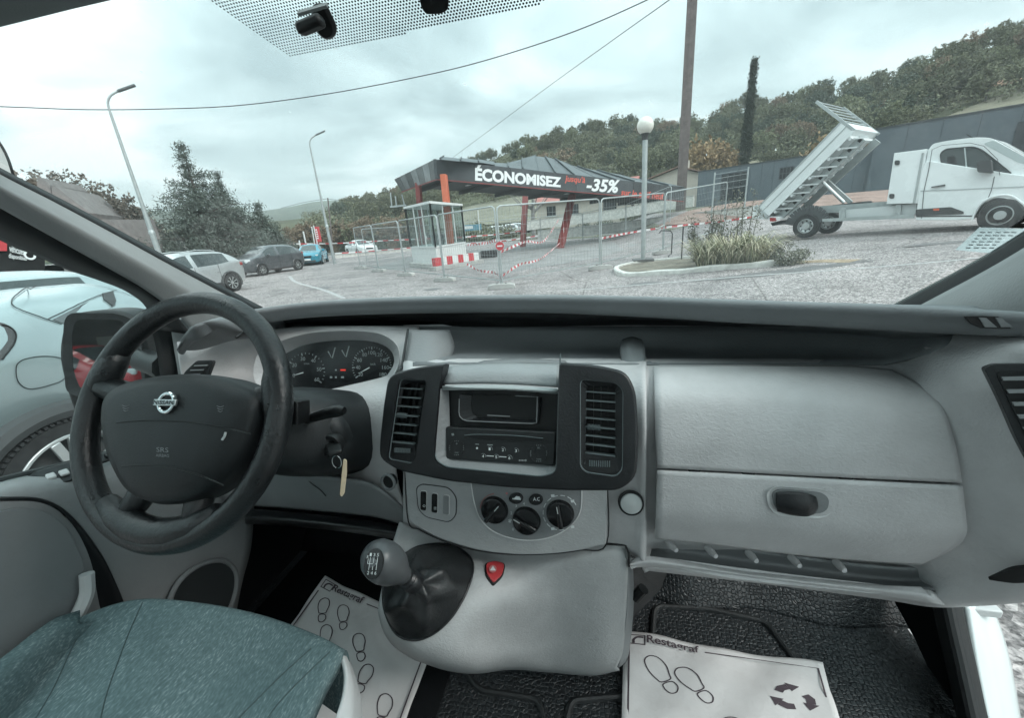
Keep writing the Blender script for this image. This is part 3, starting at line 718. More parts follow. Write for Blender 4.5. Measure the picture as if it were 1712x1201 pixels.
# lighter socket and round blank
def disc(name, x, y, rpx, surf, m, prof, parent=DASH, n=32):
    nn = surf.n if surf.n.dot(CAM-surf.p) > 0 else -surf.n
    c = surf(x, y); r = (surf(x, y+rpx)-c).length
    Rm = Matrix.Translation(c) @ nn.to_track_quat('Z', 'Y').to_matrix().to_4x4()
    return MB().lathe([(a*r, z) for a, z in prof], n, Rm).build(name, m, parent, smooth=True)
SK = Plane(onY(650, 806, .592), (-.15, -.96, .2))
disc('lighter_socket', 650, 806, 13.5, SK, M_GREYD, [(1.0,.0),(1.0,.004),(.82,.005),(.74,.002),(.72,-.012)])
disc('socket_well', 650, 806, 10, SK, M_BLACK, [(0,.002),(.6,.0022),(1,.001),(1.02,-.01)])
SB = Plane(onY(1055, 842, .572), (.03, -.96, .25))
disc('round_blank', 1055, 842, 20, SB, M_BLACK, [(0,.002),(1.0,.002),(1.02,-.004)])
disc('round_button', 1055, 842, 18, SB, mat('satin_grey', (.3,.32,.32), .4), [(0,.0065),(.5,.006),(.9,.004),(1.0,.0),(1.0,-.004)])

# ------------------------------------------------ glovebox
GU = [
 [(1093,613,.672),(1200,611,.672),(1320,611,.672),(1420,612,.67),(1492,618,.662)],
 [(1094,634,.630),(1200,632,.630),(1330,632,.630),(1450,635,.626),(1540,645,.615)],
 [(1095,672,.594),(1200,672,.594),(1340,675,.594),(1485,680,.589),(1577,684,.578)],
 [(1097,732,.574),(1200,735,.574),(1350,741,.574),(1500,748,.569),(1600,754,.560)],
 [(1099,783,.566),(1200,788,.566),(1350,796,.566),(1500,803,.562),(1609,808,.554)]]
gu = patch('glovebox_upper_lid', GU, M_GREY, DASH, 8, 7, .008)
GLw = [
 [(1099,788,.564),(1200,793,.564),(1350,801,.564),(1500,809,.560),(1610,814,.553)],
 [(1098,828,.560),(1200,834,.560),(1350,846,.560),(1500,854,.556),(1615,860,.549)],
 [(1097,862,.562),(1200,870,.562),(1350,886,.562),(1495,896,.558),(1616,893,.551)],
 [(1096,888,.578),(1200,898,.578),(1350,915,.578),(1480,926,.574),(1596,918,.562)],
 [(1095,901,.592),(1200,913,.592),(1350,931,.592),(1470,941,.590),(1540,945,.584)]]
patch('glovebox_lower_lid', GLw, M_GREY, DASH, 8, 6, .008)
for px, py in ((1160,786),(1250,790.5),(1412,799),(1518,805)):
    MB().box(onY(px, py, .572), (.018, .01, .008)).build('hinge_gap', M_BLACK, DASH, bevel=.002)
GH = Plane(onY(1335, 838, .5605), (.03, -1, .06))
h_o = rpoly([(1280,822,12),(1296,812,12),(1380,818,12),(1396,832,12),(1390,858,14),(1372,866,12),(1300,862,14),(1284,848,12)], 10)
h_i = rpoly([(1291,824,10),(1302,818,10),(1374,823,10),(1386,834,10),(1382,852,12),(1370,858,12),(1304,855,12),(1293,846,12)], 10)
ring('handle_rim', resample(h_o, 60), resample(h_i, 60), GH, .001, M_GREYL, DASH, proud=.002, lean=.006)
plate('handle_well', resample(h_i, 60), GH, .003, M_GREYD, DASH, proud=-.004+.006)
hx = [[(1296,822),(1320,818),(1345,820),(1362,828)], [(1294,838),(1320,837),(1345,838),(1364,842)], [(1298,853),(1320,856),(1345,858),(1361,856)]]
patch('glovebox_handle', [[GH(*p)-GH.n.normalized()*0+Vector((0,-d,0)) for p, d in zip(r, dd)] for r, dd in zip(hx, ((.004,.008,.008,.004),(.007,.014,.014,.007),(.004,.008,.008,.004)))], M_DARK, DASH, 6, 6, .004)
# ribbed shelf under the glovebox and the front rail
patch('lower_shelf', [[(1090,898,.64),(1300,928,.64),(1480,950,.63),(1590,950,.60)], [(1090,915,.65),(1300,945,.65),(1480,968,.64),(1590,968,.605)], [(1086,932,.61),(1300,964,.615),(1480,982,.61),(1580,985,.595)]], M_GREYD, DASH, 6, 5, .004)
for k, (x, y) in enumerate(((1124,910),(1190,920),(1258,928),(1330,936),(1405,944))):
    MB().tube([onY(x-8,y-4,.632), onY(x,y+4,.618), onY(x+7,y+11,.607)], [.006,.0065,.004], 10).build('shelf_rib', M_GREY, DASH, smooth=True)
rail = [[(1052,940,.598),(1086,930,.604),(1229,954,.606),(1349,967,.606),(1450,977,.604),(1540,982,.59)], [(1052,945,.590),(1100,942,.594),(1229,960,.596),(1349,975,.596),(1450,986,.594),(1560,1000,.58)], [(1054,950,.600),(1110,950,.606),(1229,964,.606),(1349,980,.606),(1450,995,.604),(1580,1013,.592)]]
patch('front_rail', rail, M_GREY, DASH, 6, 6, .012)
# passenger end vent and grab recess
VR = Plane(onY(1690, 690, .505), (-.45, -.86, .25))
vr_o = [(1645,616,6),(1662,609,8),(1790,607,8),(1790,850,10),(1735,800,20),(1700,735,20),(1672,670,20)]
plate('end_vent_frame', rpoly(vr_o, 10), VR, .015, M_DARK, DASH, bevel=.004)
plate('vent_well', rpoly([(1664,622),(1780,618),(1780,790),(1725,750),(1696,690)], 8), VR, .003, M_BLACK, DASH, proud=.0015)
for k in range(7):
    y = 630+k*21; x = 1672+k*9
    plate('vent_slat', [(x,y),(1785,y-2),(1785,y+4),(x+3,y+6)], VR, .008, M_GREYD, DASH, proud=.006)
GR = Plane(onY(1690, 958, .512), (-.35, -.9, -.1))
plate('grab_recess', rpoly([(1650,966,4),(1690,947,12),(1790,938,8),(1790,968,8),(1690,972,10)], 8), GR, .004, M_BLACK, DASH, proud=.004)
# ---------------------------------------------------------------- steering wheel
WC = Vector((-.448, .424, 1.367)); WT = rad(30)
wu = Vector((1, 0, 0)); wv = Vector((0, math.sin(WT), math.cos(WT))); wn3 = Vector((0, -math.cos(WT), math.sin(WT)))   # towards the driver
def WP(a, r, h=0.0): return WC + (wu*math.cos(a)+wv*math.sin(a))*r + wn3*h
WPL = Plane(WC, wn3)
rp = [WP(2*math.pi*k/96, .1775) for k in range(96)]
SW = MB().tube(rp, .0172, 16, closed=True).build('steering_wheel', M_RIM, VAN, smooth=180)
# thumb swellings on the rim
for a in (rad(158), rad(12)):
    MB().tube([WP(a+d, .1735-.002*math.cos(d*6), -.001) for d in (-.22, -.12, 0, .12, .22)], [.014, .0185, .0205, .0185, .014], 12).build('rim_grip', M_RIM, SW, smooth=180)
def spoke(pts, rs): MB().tube(pts, rs, 12).build('spoke', M_RIM, SW, smooth=180)
spoke([WP(rad(165), .168), WP(rad(166), .13, -.012), WP(rad(168), .07, -.02)], [.017, .021, .028])
spoke([WP(rad(12), .168), WP(rad(11), .13, -.012), WP(rad(8), .07, -.02)], [.017, .021, .028])
spoke([WP(rad(248), .168), WP(rad(246), .135, -.010), WP(rad(240), .08, -.02)], [.015, .018, .024])
spoke([WP(rad(292), .168), WP(rad(294), .135, -.010), WP(rad(300), .08, -.02)], [.015, .018, .024])
# wide foot between the lower spokes
MB().tube([WP(rad(a), .1655, 0) for a in (232, 245, 258, 270, 282, 295, 308)], [.014, .019, .021, .021, .021, .019, .014], 12).build('rim_foot', M_RIM, SW, smooth=180)
# airbag cover, shaped like a shield
def hub(px, py): return WPL(px, py)
hb = [(192,690),(200,660),(232,640),(300,628),(370,629),(425,648),(447,668),(440,705),(412,770),(370,815),(330,838),(285,843),(240,825),(213,785),(197,740)]
ho = resample(crom(hb, 5, True), 72)
lev = [(1.00, -.030), (1.0, .000), (.985, .014), (.93, .024), (.78, .031), (.5, .036), (.2, .038)]
hc = hub(312, 728)
# drop the shield on the wheel plane first, then give it real relief
base = [hub(*p) for p in ho]; V = []; F = []
for s, h in lev: V += [hc+(b-hc)*s*(1-.12*max(0, h)/.038*0)+wn3*h for b in base]
n = len(base)
for i in range(len(lev)-1):
    for k in range(n): F.append((i*n+k, i*n+(k+1) % n, (i+1)*n+(k+1) % n, (i+1)*n+k))
F.append(tuple((len(lev)-1)*n+k for k in range(n)))
# parallax: shield is proud of the plane, so shift it back along the sight line
sh = hub(312, 728)-onY(312, 728, (hub(312, 728)+wn3*.03).y)
HB = MB().add(V, F).build('airbag_cover', M_HUB, SW, smooth=50)
HTOP = Plane(hc+wn3*.0375, wn3)
def hubz(px, py):          # point on the dome of the cover, along the sight line
    d = ray(px, py)
    for it in range(3):
        h = .036 if it == 0 else h
        p = CAM + d*((hc+wn3*h-CAM).dot(wn3)/d.dot(wn3))
        q = p-hc-wn3*h; r = q.length
        # scale towards outline
        best = 0
        for b in base:
            e = b-hc; c = q.dot(e)/(e.length*max(r, 1e-6))
            if c > best: best = c; ln = e.length
        s = min(1, r/ln) if best else 0
        hs = [l[1] for l in lev][::-1]; ss = [l[0] for l in lev][::-1]
        h = float(np.interp(s, ss, hs))
    return p+wn3*.0006
def hubline(pts, r, m, name): return MB().tube([hubz(*p) for p in crom(pts, 6)], r, 6).build(name, m, SW, smooth=True)
hubline([(196,707),(240,703),(290,704),(340,709),(380,716),(420,726)], .0009, M_BLACK, 'cover_seam')
hubline([(204,780),(240,778),(290,782),(340,797),(374,812)], .0012, M_BLACK, 'cover_seam')
# maker's emblem: ring with a bar across
EC = hubz(283, 674)+wn3*.001
er = .0155
MB().lathe([(er, 0), (er, .003), (er-.0012, .0042), (er-.0035, .0042), (er-.0048, .003), (er-.0048, 0)], 40, Matrix.Translation(EC) @ Matrix((wu, wv, wn3)).transposed().to_4x4()).build('emblem_ring', M_CHROME, SW, smooth=True)
Rw = Matrix((wu, wv, wn3)).transposed()
MB().box(EC+wn3*.0035, (.039, .0088, .004), Rw).build('emblem_bar', mat('dull_chrome', (.55,.58,.58), .3, 1.0), SW, bevel=.0008)
q = [EC+wn3*.0062+wu*x+wv*y for x, y in ((-.0175,.0031), (.0175,.0031), (.0175,-.0031), (-.0175,-.0031))]
text_quad('emblem_lettering', 'NISSAN', q, M_BLACK, SW, lift=.0002, bold=.02)
q = [hubz(263, 748), hubz(283, 749), hubz(283, 757), hubz(263, 756)]
text_quad('airbag_mark', 'SRS', q, M_GREYD, SW, lift=.0006); q = [hubz(262,759), hubz(284,760), hubz(284,765), hubz(262,764)]
text_quad('airbag_mark', 'AIRBAG', q, M_GREYD, SW, lift=.0006)
for x, y in ((211, 682), (369, 683)):
    for k in range(3): hubline([(x-6+k, y-4+k*4), (x, y-2+k*4), (x+6-k, y-4+k*4)], .0004, M_GREYD, 'horn_mark')
# scuffs
hubline([(378,723),(376,730),(372,736)], .0016, mat('scuff', (.4,.43,.43), .6), 'scuff')

# ---------------------------------------------------------------- column, stalks, ignition
ax = Vector((0, math.cos(WT), -math.sin(WT)))
cw = []
for t, wx, wz, ox in ((.045, .045, .045, .0), (.07, .075, .06, .02), (.12, .10, .075, .04), (.18, .115, .085, .05), (.28, .12, .09, .05)):
    c = WC+ax*t+Vector((ox, 0, -.02))
    cw.append([c+wu*(wx*(abs(math.cos(a))**.7)*(1 if math.cos(a) > 0 else -1))+wv*(wz*(abs(math.sin(a))**.7)*(1 if math.sin(a) > 0 else -1)) for a in [2*math.pi*k/28 for k in range(28)]])
V = [p for r in cw for p in r]; F = []
for i in range(len(cw)-1):
    for k in range(28): F.append((i*28+k, i*28+(k+1) % 28, (i+1)*28+(k+1) % 28, (i+1)*28+k))
F.append(tuple(range(28)))
CO = MB().add(V, F).build('steering_column', M_HUB, VAN, smooth=50)
patch('column_shroud', [[(470,700,.56),(510,676,.565),(560,682,.58),(592,705,.60)], [(468,735,.55),(520,722,.54),(570,722,.56),(600,735,.60)], [(470,765,.555),(520,770,.55),(570,770,.565),(598,765,.60)], [(475,786,.58),(520,793,.585),(560,790,.595),(590,780,.615)]], M_HUB, CO, 6, 6, .004)
MB().box(onY(498, 689, .50), (.022, .03, .038), Matrix.Rotation(rad(-20), 3, 'X')).build('stalk_block', M_BLACK, CO, bevel=.002)
MB().tube([onY(506,704,.535), onY(528,697,.515), onY(550,690,.50), onY(566,687,.495), onY(576,687,.495)], [.0075,.008,.0092,.0095,.006], 14).build('wiper_stalk', M_BLACK, CO, smooth=50)
IG = Plane(onY(556, 745, .543), (.25, -.93, .25))
disc('ignition_barrel', 553, 744, 19, IG, M_BLACK, [(0,.0),(.5,.0),(.55,.008),(.85,.009),(1.0,.004),(1.05,-.01)], CO)
KEY = thing('ignition_key', 'black key in the ignition with a ring and a cream tag hanging', 'key', IG(565, 745))
Kn = IG.n if IG.n.dot(CAM-IG.p) > 0 else -IG.n
def kp(p): return p - KEY.location
MB().bar(kp(IG(556,742)), kp(IG(572,752)+Kn*.03), .024, .010, up=(0,0,1)).build('key_head', M_BLACK, KEY, bevel=.003)
kc = IG(575, 763)+Kn*.032
MB().tube([kp(kc+Vector((math.cos(a)*.009, math.sin(a)*.002, math.sin(a)*.011))) for a in [2*math.pi*k/20 for k in range(20)]], .0009, 6, closed=True).build('key_ring', M_CHROME, KEY, smooth=True)
tg = [(574,768),(580,770),(580,792),(576,826),(571,832),(568,828),(571,795)]
TGp = Plane(kc, (.5, -.85, .1)); nT = TGp.n if TGp.n.dot(CAM-TGp.p) > 0 else -TGp.n
MB().poly([kp(TGp(*p)) for p in rpoly(tg, 3)], -nT*.0025).build('key_tag', mat('cream_tag', (.56, .47, .33), .6, var=.08, vscale=60), KEY, bevel=.0005)

# ---------------------------------------------------------------- lower driver's side
patch('knee_panel', [[(405,786,.64),(470,790,.615),(560,800,.605),(620,812,.605),(672,850,.615)], [(405,820,.66),(470,828,.635),(560,835,.62),(630,845,.615),(680,868,.62)], [(405,846,.68),(470,850,.655),(560,858,.645),(630,866,.635),(684,882,.635)]], M_GREYD, DASH, 6, 6, .006)
patch('knee_shelf', [[(410,850,.70),(480,856,.68),(560,864,.67),(640,874,.66),(690,888,.64)], [(410,866,.66),(480,870,.64),(560,878,.635),(640,889,.63),(690,900,.62)], [(410,876,.68),(480,880,.66),(560,888,.655),(640,899,.65),(690,910,.64)]], M_DARK, DASH, 6, 5, .006)
rim('knee_seam', crom([(508,793),(520,808),(536,820),(545,830)], 4), Plane(onY(520,810,.612), (0,-.9,.2)), .0012, M_BLACK, DASH, closed=False)

# ---------------------------------------------------------------- gear console
con = [
 [(668,872,.61),(720,893,.61),(790,916,.61),(854,925,.61),(920,924,.61),(1011,909,.61),(1048,911,.615)],
 [(650,930,.555),(700,950,.545),(790,955,.545),(860,958,.57),(925,950,.583),(1005,936,.59),(1050,940,.60)],
 [(638,985,.50),(690,1010,.475),(770,1015,.485),(850,1005,.53),(925,1000,.575),(1005,1000,.585),(1048,1000,.60)],
 [(633,1030,.475),(680,1062,.445),(760,1070,.455),(840,1060,.52),(920,1060,.578),(1005,1060,.588),(1045,1055,.605)],
 [(652,1075,.465),(706,1100,.442),(775,1105,.456),(850,1096,.525),(920,1098,.582),(1000,1102,.592),(1041,1092,.61)],
 [(690,1103,.482),(735,1117,.468),(790,1123,.48),(855,1115,.545),(920,1120,.592),(990,1125,.602),(1032,1116,.62)],
 [(700,1106,.53),(745,1122,.53),(795,1128,.53),(856,1121,.58),(920,1126,.62),(990,1131,.63),(1036,1122,.65)]]
CONS = patch('gear_console', con, M_CONS, VAN, 8, 8, .006)
rim('console_edge', [(1011,910),(1046,912),(1051,925),(1052,948)], Plane(onY(1040,925,.597), (0,-.9,.3)), .0022, M_BLACK, CONS, closed=False)
patch('console_side', [[(1048,912,.60),(1053,925,.64),(1058,940,.70)], [(1050,1000,.60),(1055,1000,.64),(1060,1000,.70)], [(1044,1060,.605),(1050,1060,.64),(1056,1060,.7)], [(1034,1118,.62),(1042,1112,.65),(1050,1105,.7)]], M_GREYD, CONS, 4, 4, .004)
# gaiter: opening ring and folded leather
GT = Plane(onY(712, 990, .487), (-.10, -.60, .80)); nGT = GT.n if GT.n.dot(CAM-GT.p) > 0 else -GT.n
g_o = crom([(684,922),(715,911),(755,912),(784,930),(791,952),(780,990),(757,1030),(728,1058),(695,1071),(664,1062),(645,1028),(640,990),(648,955)], 5, True)
g_o = resample(g_o, 72)
# lay the opening on the moulded console itself
from mathutils.bvhtree import BVHTree
_v, _f = patch_mesh(con, 8, 8); BV = BVHTree.FromPolygons([Vector(v) for v in _v], _f)
def onC(px, py, off=.0):
    d = ray(px, py); h = BV.ray_cast(CAM, d)
    return (h[0] if h[0] else GT(px, py)) - d*off
edge = [onC(*p, .004) for p in g_o]
gc = sum(edge, Vector())/len(edge)
KN = onY(642, 940, .415)            # knob centre
top = onY(688, 972, .445)           # where the gaiter is gathered on the lever
V = []; F = []; nlev = 16; n = len(edge)
for i in range(nlev):
    t = i/(nlev-1)
    for k, p in enumerate(edge):
        a = 2*math.pi*k/n
        q = p*(1-t)**1.0+top*t if i else p
        r = (p-top)*(1-t)
        r = r*(1-.22*math.sin(math.pi*t))
        fold = .015*math.sin(math.pi*min(1,t**.6))*((1-abs(math.sin(a*2.5+t*4+.4)))**1.5*1.5-.6+.35*math.sin(a*6-t*8+1))
        rn = r.normalized() if r.length > 1e-6 else Vector((0,0,0))
        h = .022*math.sin(math.pi*t**.6)
        V.append(top + r + rn*fold*1.0 + Vector((0, -.5, .8))*(h+fold) + rn*(.012 if i == nlev-1 else 0))
for i in range(nlev-1):
    for k in range(n): F.append((i*n+k, i*n+(k+1) % n, (i+1)*n+(k+1) % n, (i+1)*n+k))
GTR = MB().add(V, F).build('gear_gaiter', M_LEATH, CONS, smooth=180)
MB().tube([p-ray(*g)*.001 for p, g in zip(edge, g_o)], .0022, 8, closed=True).build('gaiter_ring', M_DARK, CONS, smooth=True)
ld = (KN-top).normalized()
MB().tube([top-ld*.01, top+ld*.004, top+ld*.008, top+ld*.012, top+ld*.016, top+ld*.02, top+ld*.03], [.017,.0165,.0135,.0155,.0125,.0145,.012], 16).build('lever_collar', M_DARK, CONS, smooth=True)
Rk = Matrix.Translation(KN) @ ld.to_track_quat('Z', 'Y').to_matrix().to_4x4()
LEN = .0
M_KNOB = mat('knob_grey', (.075,.082,.086), .33, bump=.08, bscale=300, var=.1, vscale=30)
MB().lathe([(.0, .036), (.011, .0345), (.020, .030), (.0265, .020), (.0297, .006), (.0297, -.008), (.0265, -.023), (.020, -.037), (.0155, -.047), (.0135, -.055)], 32, Rk).build('gear_knob', M_KNOB, CONS, smooth=True)
# shift pattern plate on the knob, facing the driver
kd = (CAM + Vector((-.28, -.05, -.05)) - KN).normalized()
kpl = Plane(KN+kd*.0262, kd); kw = Vector((0,0,1)).cross(kd).normalized(); kh = kd.cross(kw)
MB().poly([KN+kd*.0310+kw*(.0140*math.cos(a))+kh*(.0200*math.sin(a)) for a in [2*math.pi*k/28 for k in range(28)]], kd*.0042).build('shift_plate', M_GLOSS, CONS)
def kln(a, b, w=.0006): return MB().bar(KN+kd*.0356+kw*a[0]+kh*a[1], KN+kd*.0356+kw*b[0]+kh*b[1], w, .0004, up=kd).build('shift_line', M_PRINT, CONS)
for x in (-.0055, 0, .0055): kln((x, -.008), (x, .008))
kln((-.0085, 0), (.0055, 0)); kln((-.0085, .006), (-.0085, 0))
for s, x, y in (('1',-.0055,.0115), ('3',0,.0115), ('5',.0055,.0115), ('2',-.0055,-.0115), ('4',0,-.0115), ('6',.0055,-.0115), ('R',-.0095,.0085)):
    c = KN+kd*.0355+kw*x+kh*y; w, h = .0014, .0021
    text_quad('shift_number', s, [c-kw*w+kh*h, c+kw*w+kh*h, c+kw*w-kh*h, c-kw*w-kh*h], M_PRINT, CONS, lift=.0003)
# hazard button
hz = rpoly([(810,943,6),(826,938,8),(845,943,6),(842,962,8),(825,978,4),(812,963,8)], 5)
hp = [onC(*p, .0045) for p in hz]; hn = (hp[6]-hp[0]).cross(hp[14]-hp[0]).normalized()
if hn.dot(CAM-hp[0]) < 0: hn = -hn
MB().poly([p+hn*.0005 for p in hp], -hn*.006).build('hazard_surround', M_BLACK, CONS)
hp2 = [onC(*p, .0045) for p in inset(hz, 2)]
MB().poly([p+hn*.0035 for p in hp2], -hn*.006).build('hazard_button', mat('hazard_red', (.42,.045,.05), .35, var=.05), CONS, bevel=.001)
pl = Plane(hp2[0]+hn*.0042, hn)
pmark('hazard_disc', [(824+6.5*math.cos(a), 952+6.5*math.sin(a)) for a in [2*math.pi*k/18 for k in range(18)]], pl, mat('hazard_pale', (.45,.16,.16), .5), CONS, .0002)
pmark('hazard_triangle', [(824,947),(829,955),(819,955)], pl, M_PRINT, CONS, .0006)

# ---------------------------------------------------------------- floor, bulkhead
FZ = .60
fl = MB(); fl.add([(-.83,-.5,FZ), (.90,-.5,FZ), (.90,1.15,FZ), (-.83,1.15,FZ)], [(0,1,2,3)])
FLOOR = fl.build('cab_floor', M_FLOOR, VAN)
wavy = []
for i in range(9):
    x = .22+i*.087
    bump = .06*math.exp(-((x-.42)/.08)**2)+.05*math.exp(-((x-.74)/.12)**2)
    wavy.append((x, bump))
patch('bulkhead', [[Vector((x, .88-b*.6, FZ-.002)) for x, b in wavy], [Vector((x, .96-b, FZ+.07)) for x, b in wavy], [Vector((x, 1.06-b, FZ+.2)) for x, b in wavy], [Vector((x, 1.10-b*.4, FZ+.62)) for x, b in wavy]], M_FLOOR, VAN, 5, 6, .01)
patch('driver_bulkhead', [[Vector((x, .90, FZ)) for x in (-.83,-.4,0,.26)], [Vector((x, 1.04, FZ+.2)) for x in (-.83,-.4,0,.26)], [Vector((x, 1.06, FZ+.7)) for x in (-.83,-.4,0,.26)]], M_CARPET, VAN, 4, 4, .01)
patch('driver_carpet', [[Vector((-.80, .0, FZ+.004)), Vector((-.18, .0, FZ+.004))], [Vector((-.80, .905, FZ+.004)), Vector((-.18, .905, FZ+.004))]], M_CARPET, VAN, 2, 2, .002)
MB().box((-.02, .80, .86), (.34, .25, .5)).build('console_core', M_BLACK, VAN, bevel=.02)
MB().box((0.0, .98, 1.16), (1.36, .16, .30)).build('dash_core', M_BLACK, VAN)
MB().poly([Vector((-.835,.35,.55)), Vector((-.835,1.1,.55)), Vector((-.835,1.1,1.16)), Vector((-.835,.80,1.16)), Vector((-.835,.60,.95)), Vector((-.835,.35,.70))], Vector((-.02,0,0))).build('kick_panel', M_CARPET, VAN)
MB().poly([onX(*p, .883) for p in ((1470,960),(1596,985),(1600,1060),(1622,1201),(1590,1201),(1530,1070))], Vector((.004,0,0))).build('kick_panel', M_CARPET, VAN)
# raised beads moulded in the passenger mat
def bead(pts, r=.007): MB().tube([onZ(*p, FZ+.002) for p in crom(rpoly2(pts), 1)], r, 8).build('mat_bead', M_RUBBER, FLOOR, smooth=True)
def rpoly2(pts, q=16):
    o = [pts[0]]
    for i in range(1, len(pts)-1):
        p = np.array(pts[i], float); a = np.array(pts[i-1], float)-p; b = np.array(pts[i+1], float)-p
        A = p+a/np.linalg.norm(a)*min(q, np.linalg.norm(a)*.45); B = p+b/np.linalg.norm(b)*min(q, np.linalg.norm(b)*.45)
        for k in range(5): t = k/4; o.append(tuple((1-t)**2*A+2*t*(1-t)*p+t*t*B))
    return o+[pts[-1]]
bead([(1090,1075),(1094,1014),(1180,1018),(1280,1040),(1332,1110)])
bead([(770,1112),(800,1155),(900,1170),(925,1260)])
bead([(935,1260),(955,1172),(1050,1165)])
# bracket under the dash beside the console
MB().poly([onY(1050,948,.70), onY(1118,948,.74), onY(1105,985,.76), onY(1048,1045,.74)], Vector((0,.01,0))).build('dash_bracket', M_DARK, VAN)
MB().tube([onY(1062,1000,.69), onY(1076,985,.69)], .012, 12).build('bracket_plug', M_BLACK, VAN)
# door seal and white sill on the passenger side
ss = [(1568,1003),(1578,1050),(1592,1110),(1612,1201),(1640,1300)]
patch('sill_seal', [[onX(p[0]-12,p[1],.86) for p in ss], [onX(p[0]+6,p[1],.845) for p in ss], [onX(p[0]+24,p[1],.85) for p in ss], [onX(p[0]+40,p[1],.875) for p in ss]], M_RUBBER, VAN, 4, 5, .01)
rimp = [onX(p[0]+14, p[1], .842) for p in ss]
MB().tube(rimp, .009, 8).build('seal_bead', M_RUBBER, VAN, smooth=True)
sl2 = [(1608,1010),(1614,1050),(1624,1110),(1642,1201),(1665,1300)]
sr2 = [(1640,1012),(1658,1050),(1676,1110),(1692,1201),(1705,1300)]
patch('door_sill', [[onX(*p, .885) for p in sl2], [onX((p[0]+q[0])/2, (p[1]+q[1])/2, .92) for p, q in zip(sl2, sr2)], [onX(*q, .985) for q in sr2], [onX(q[0]+4, q[1], 1.0)+Vector((0,0,-.25)) for q in sr2]], M_WHITE, VAN, 5, 5, .01)
MB().box(onX(1640, 1016, .93), (.05, .03, .018)).build('door_check', M_GREYL, VAN, bevel=.003)
# open passenger door (its inner face)
PD = patch('passenger_door', [[Vector((.98, 1.02, 1.06)), Vector((1.3, 1.12, 1.06)), Vector((1.75, 1.22, 1.06))], [Vector((.98, 1.0, .85)), Vector((1.3, 1.08, .85)), Vector((1.75, 1.18, .85))], [Vector((1.0, 1.04, .55)), Vector((1.3, 1.12, .5)), Vector((1.75, 1.2, .48))]], M_GREY, VAN, 5, 5, .06)

# ---------------------------------------------------------------- driver's door
dd = [
 [(-120,848,-.845),(0,806,-.845),(70,790,-.845),(130,776,-.845),(200,757,-.845),(300,728,-.845),(400,700,-.845)],
 [(-120,862,-.80),(0,828,-.80),(70,818,-.80),(130,808,-.80),(220,796,-.80),(320,780,-.80),(425,770,-.80)],
 [(-120,900,-.795),(0,880,-.795),(70,872,-.795),(140,864,-.795),(230,856,-.795),(330,850,-.795),(425,846,-.795)],
 [(-120,1000,-.80),(0,965,-.80),(70,950,-.80),(150,940,-.80),(230,930,-.80),(330,920,-.80),(420,915,-.80)],
 [(-120,1120,-.805),(0,1060,-.805),(70,1035,-.805),(150,1015,-.805),(230,1000,-.805),(320,985,-.805),(405,975,-.805)],
 [(-120,1300,-.80),(0,1210,-.80),(70,1160,-.80),(150,1120,-.80),(230,1090,-.80),(310,1065,-.80),(390,1050,-.80)]]
DR = patch('driver_door', [[onX(*c) for c in r] for r in dd], M_DOOR, VAN, 6, 6, .02)
DP = Plane((-.795, 0, 1), (1, 0, 0)); DPo = Off(DP, .012)
plate('door_insert', rpoly([(-140,905,5),(-60,870,20),(40,848,20),(85,858,30),(118,890,30),(142,950,30),(140,1000,30),(90,1080,30),(0,1170,10),(-140,1300,5)], 20, 5), DPo, .03, M_GREYD, DR, bevel=.008, segs=3)
patch('door_shade_band', [[onX(0,834,-.79), onX(70,838,-.79), onX(120,868,-.79), onX(170,930,-.79), onX(200,990,-.79), onX(215,1030,-.79)], [onX(0,846,-.805), onX(62,848,-.805), onX(95,866,-.805), onX(132,925,-.805), onX(160,990,-.805), onX(172,1040,-.805)]], M_DARK, DR, 6, 3, .004)  # dark strip painting the shadow band on the door
MB().tube([onX(*p, -.766) for p in crom([(145,960),(143,1000),(110,1060),(60,1110),(0,1160),(-60,1210)], 5)], .011, 8).build('pocket_edge', M_GREYL, DR, smooth=True)
spk_p = [onX(*p, -.79) for p in crom([(283,1010),(300,972),(335,945),(372,938),(393,955),(393,990),(375,1030),(330,1060),(290,1050)], 4, True)]
MB().poly(spk_p, Vector((-.01,0,0))).build('speaker_grille', mat('speaker_cloth', (.02,.025,.027), .8, bump=.6, bscale=900), DR)
MB().tube(spk_p, .006, 8, closed=True).build('speaker_rim', M_GREYD, DR, smooth=True)
# window switches
sp = rpoly([(42,800,6),(60,790,8),(110,776,6),(200,752,8),(205,764,6),(150,782,6),(120,806,8),(80,815,8),(50,812,6)], 6)
SPp = Plane(onX(120, 788, -.82), (.55, 0, .83)); plate('switch_base', sp, SPp, .006, M_DARK, DR, proud=.004, bevel=.002)
for x, y in ((84,798),(106,792)): plate('window_switch', rpoly([(x-10,y+1),(x+6,y-4),(x+12,y+4),(x-4,y+9)], 3), SPp, .006, M_GREYL, DR, proud=.009, bevel=.002)
plate('mirror_switch', rpoly([(172,764),(190,759),(196,764),(178,771)], 3), SPp, .01, M_BLACK, DR, proud=.012, bevel=.002)
MB().tube([onX(-120,846,-.85), onX(0,803,-.85), onX(130,772,-.85), onX(255,738,-.85), onX(310,722,-.85)], .006, 8).build('window_wiper_seal', M_RUBBER, DR, smooth=True)
# driver's window pane
MB().poly([Vector((-.853,-.5,1.20)), Vector((-.853,.86,1.14)), Vector((-.80,.80,1.45)), Vector((-.735,.40,1.80)), Vector((-.735,-.5,1.80))], Vector((-.004,0,0))).build('window_pane', M_SIDEGLASS, DR)
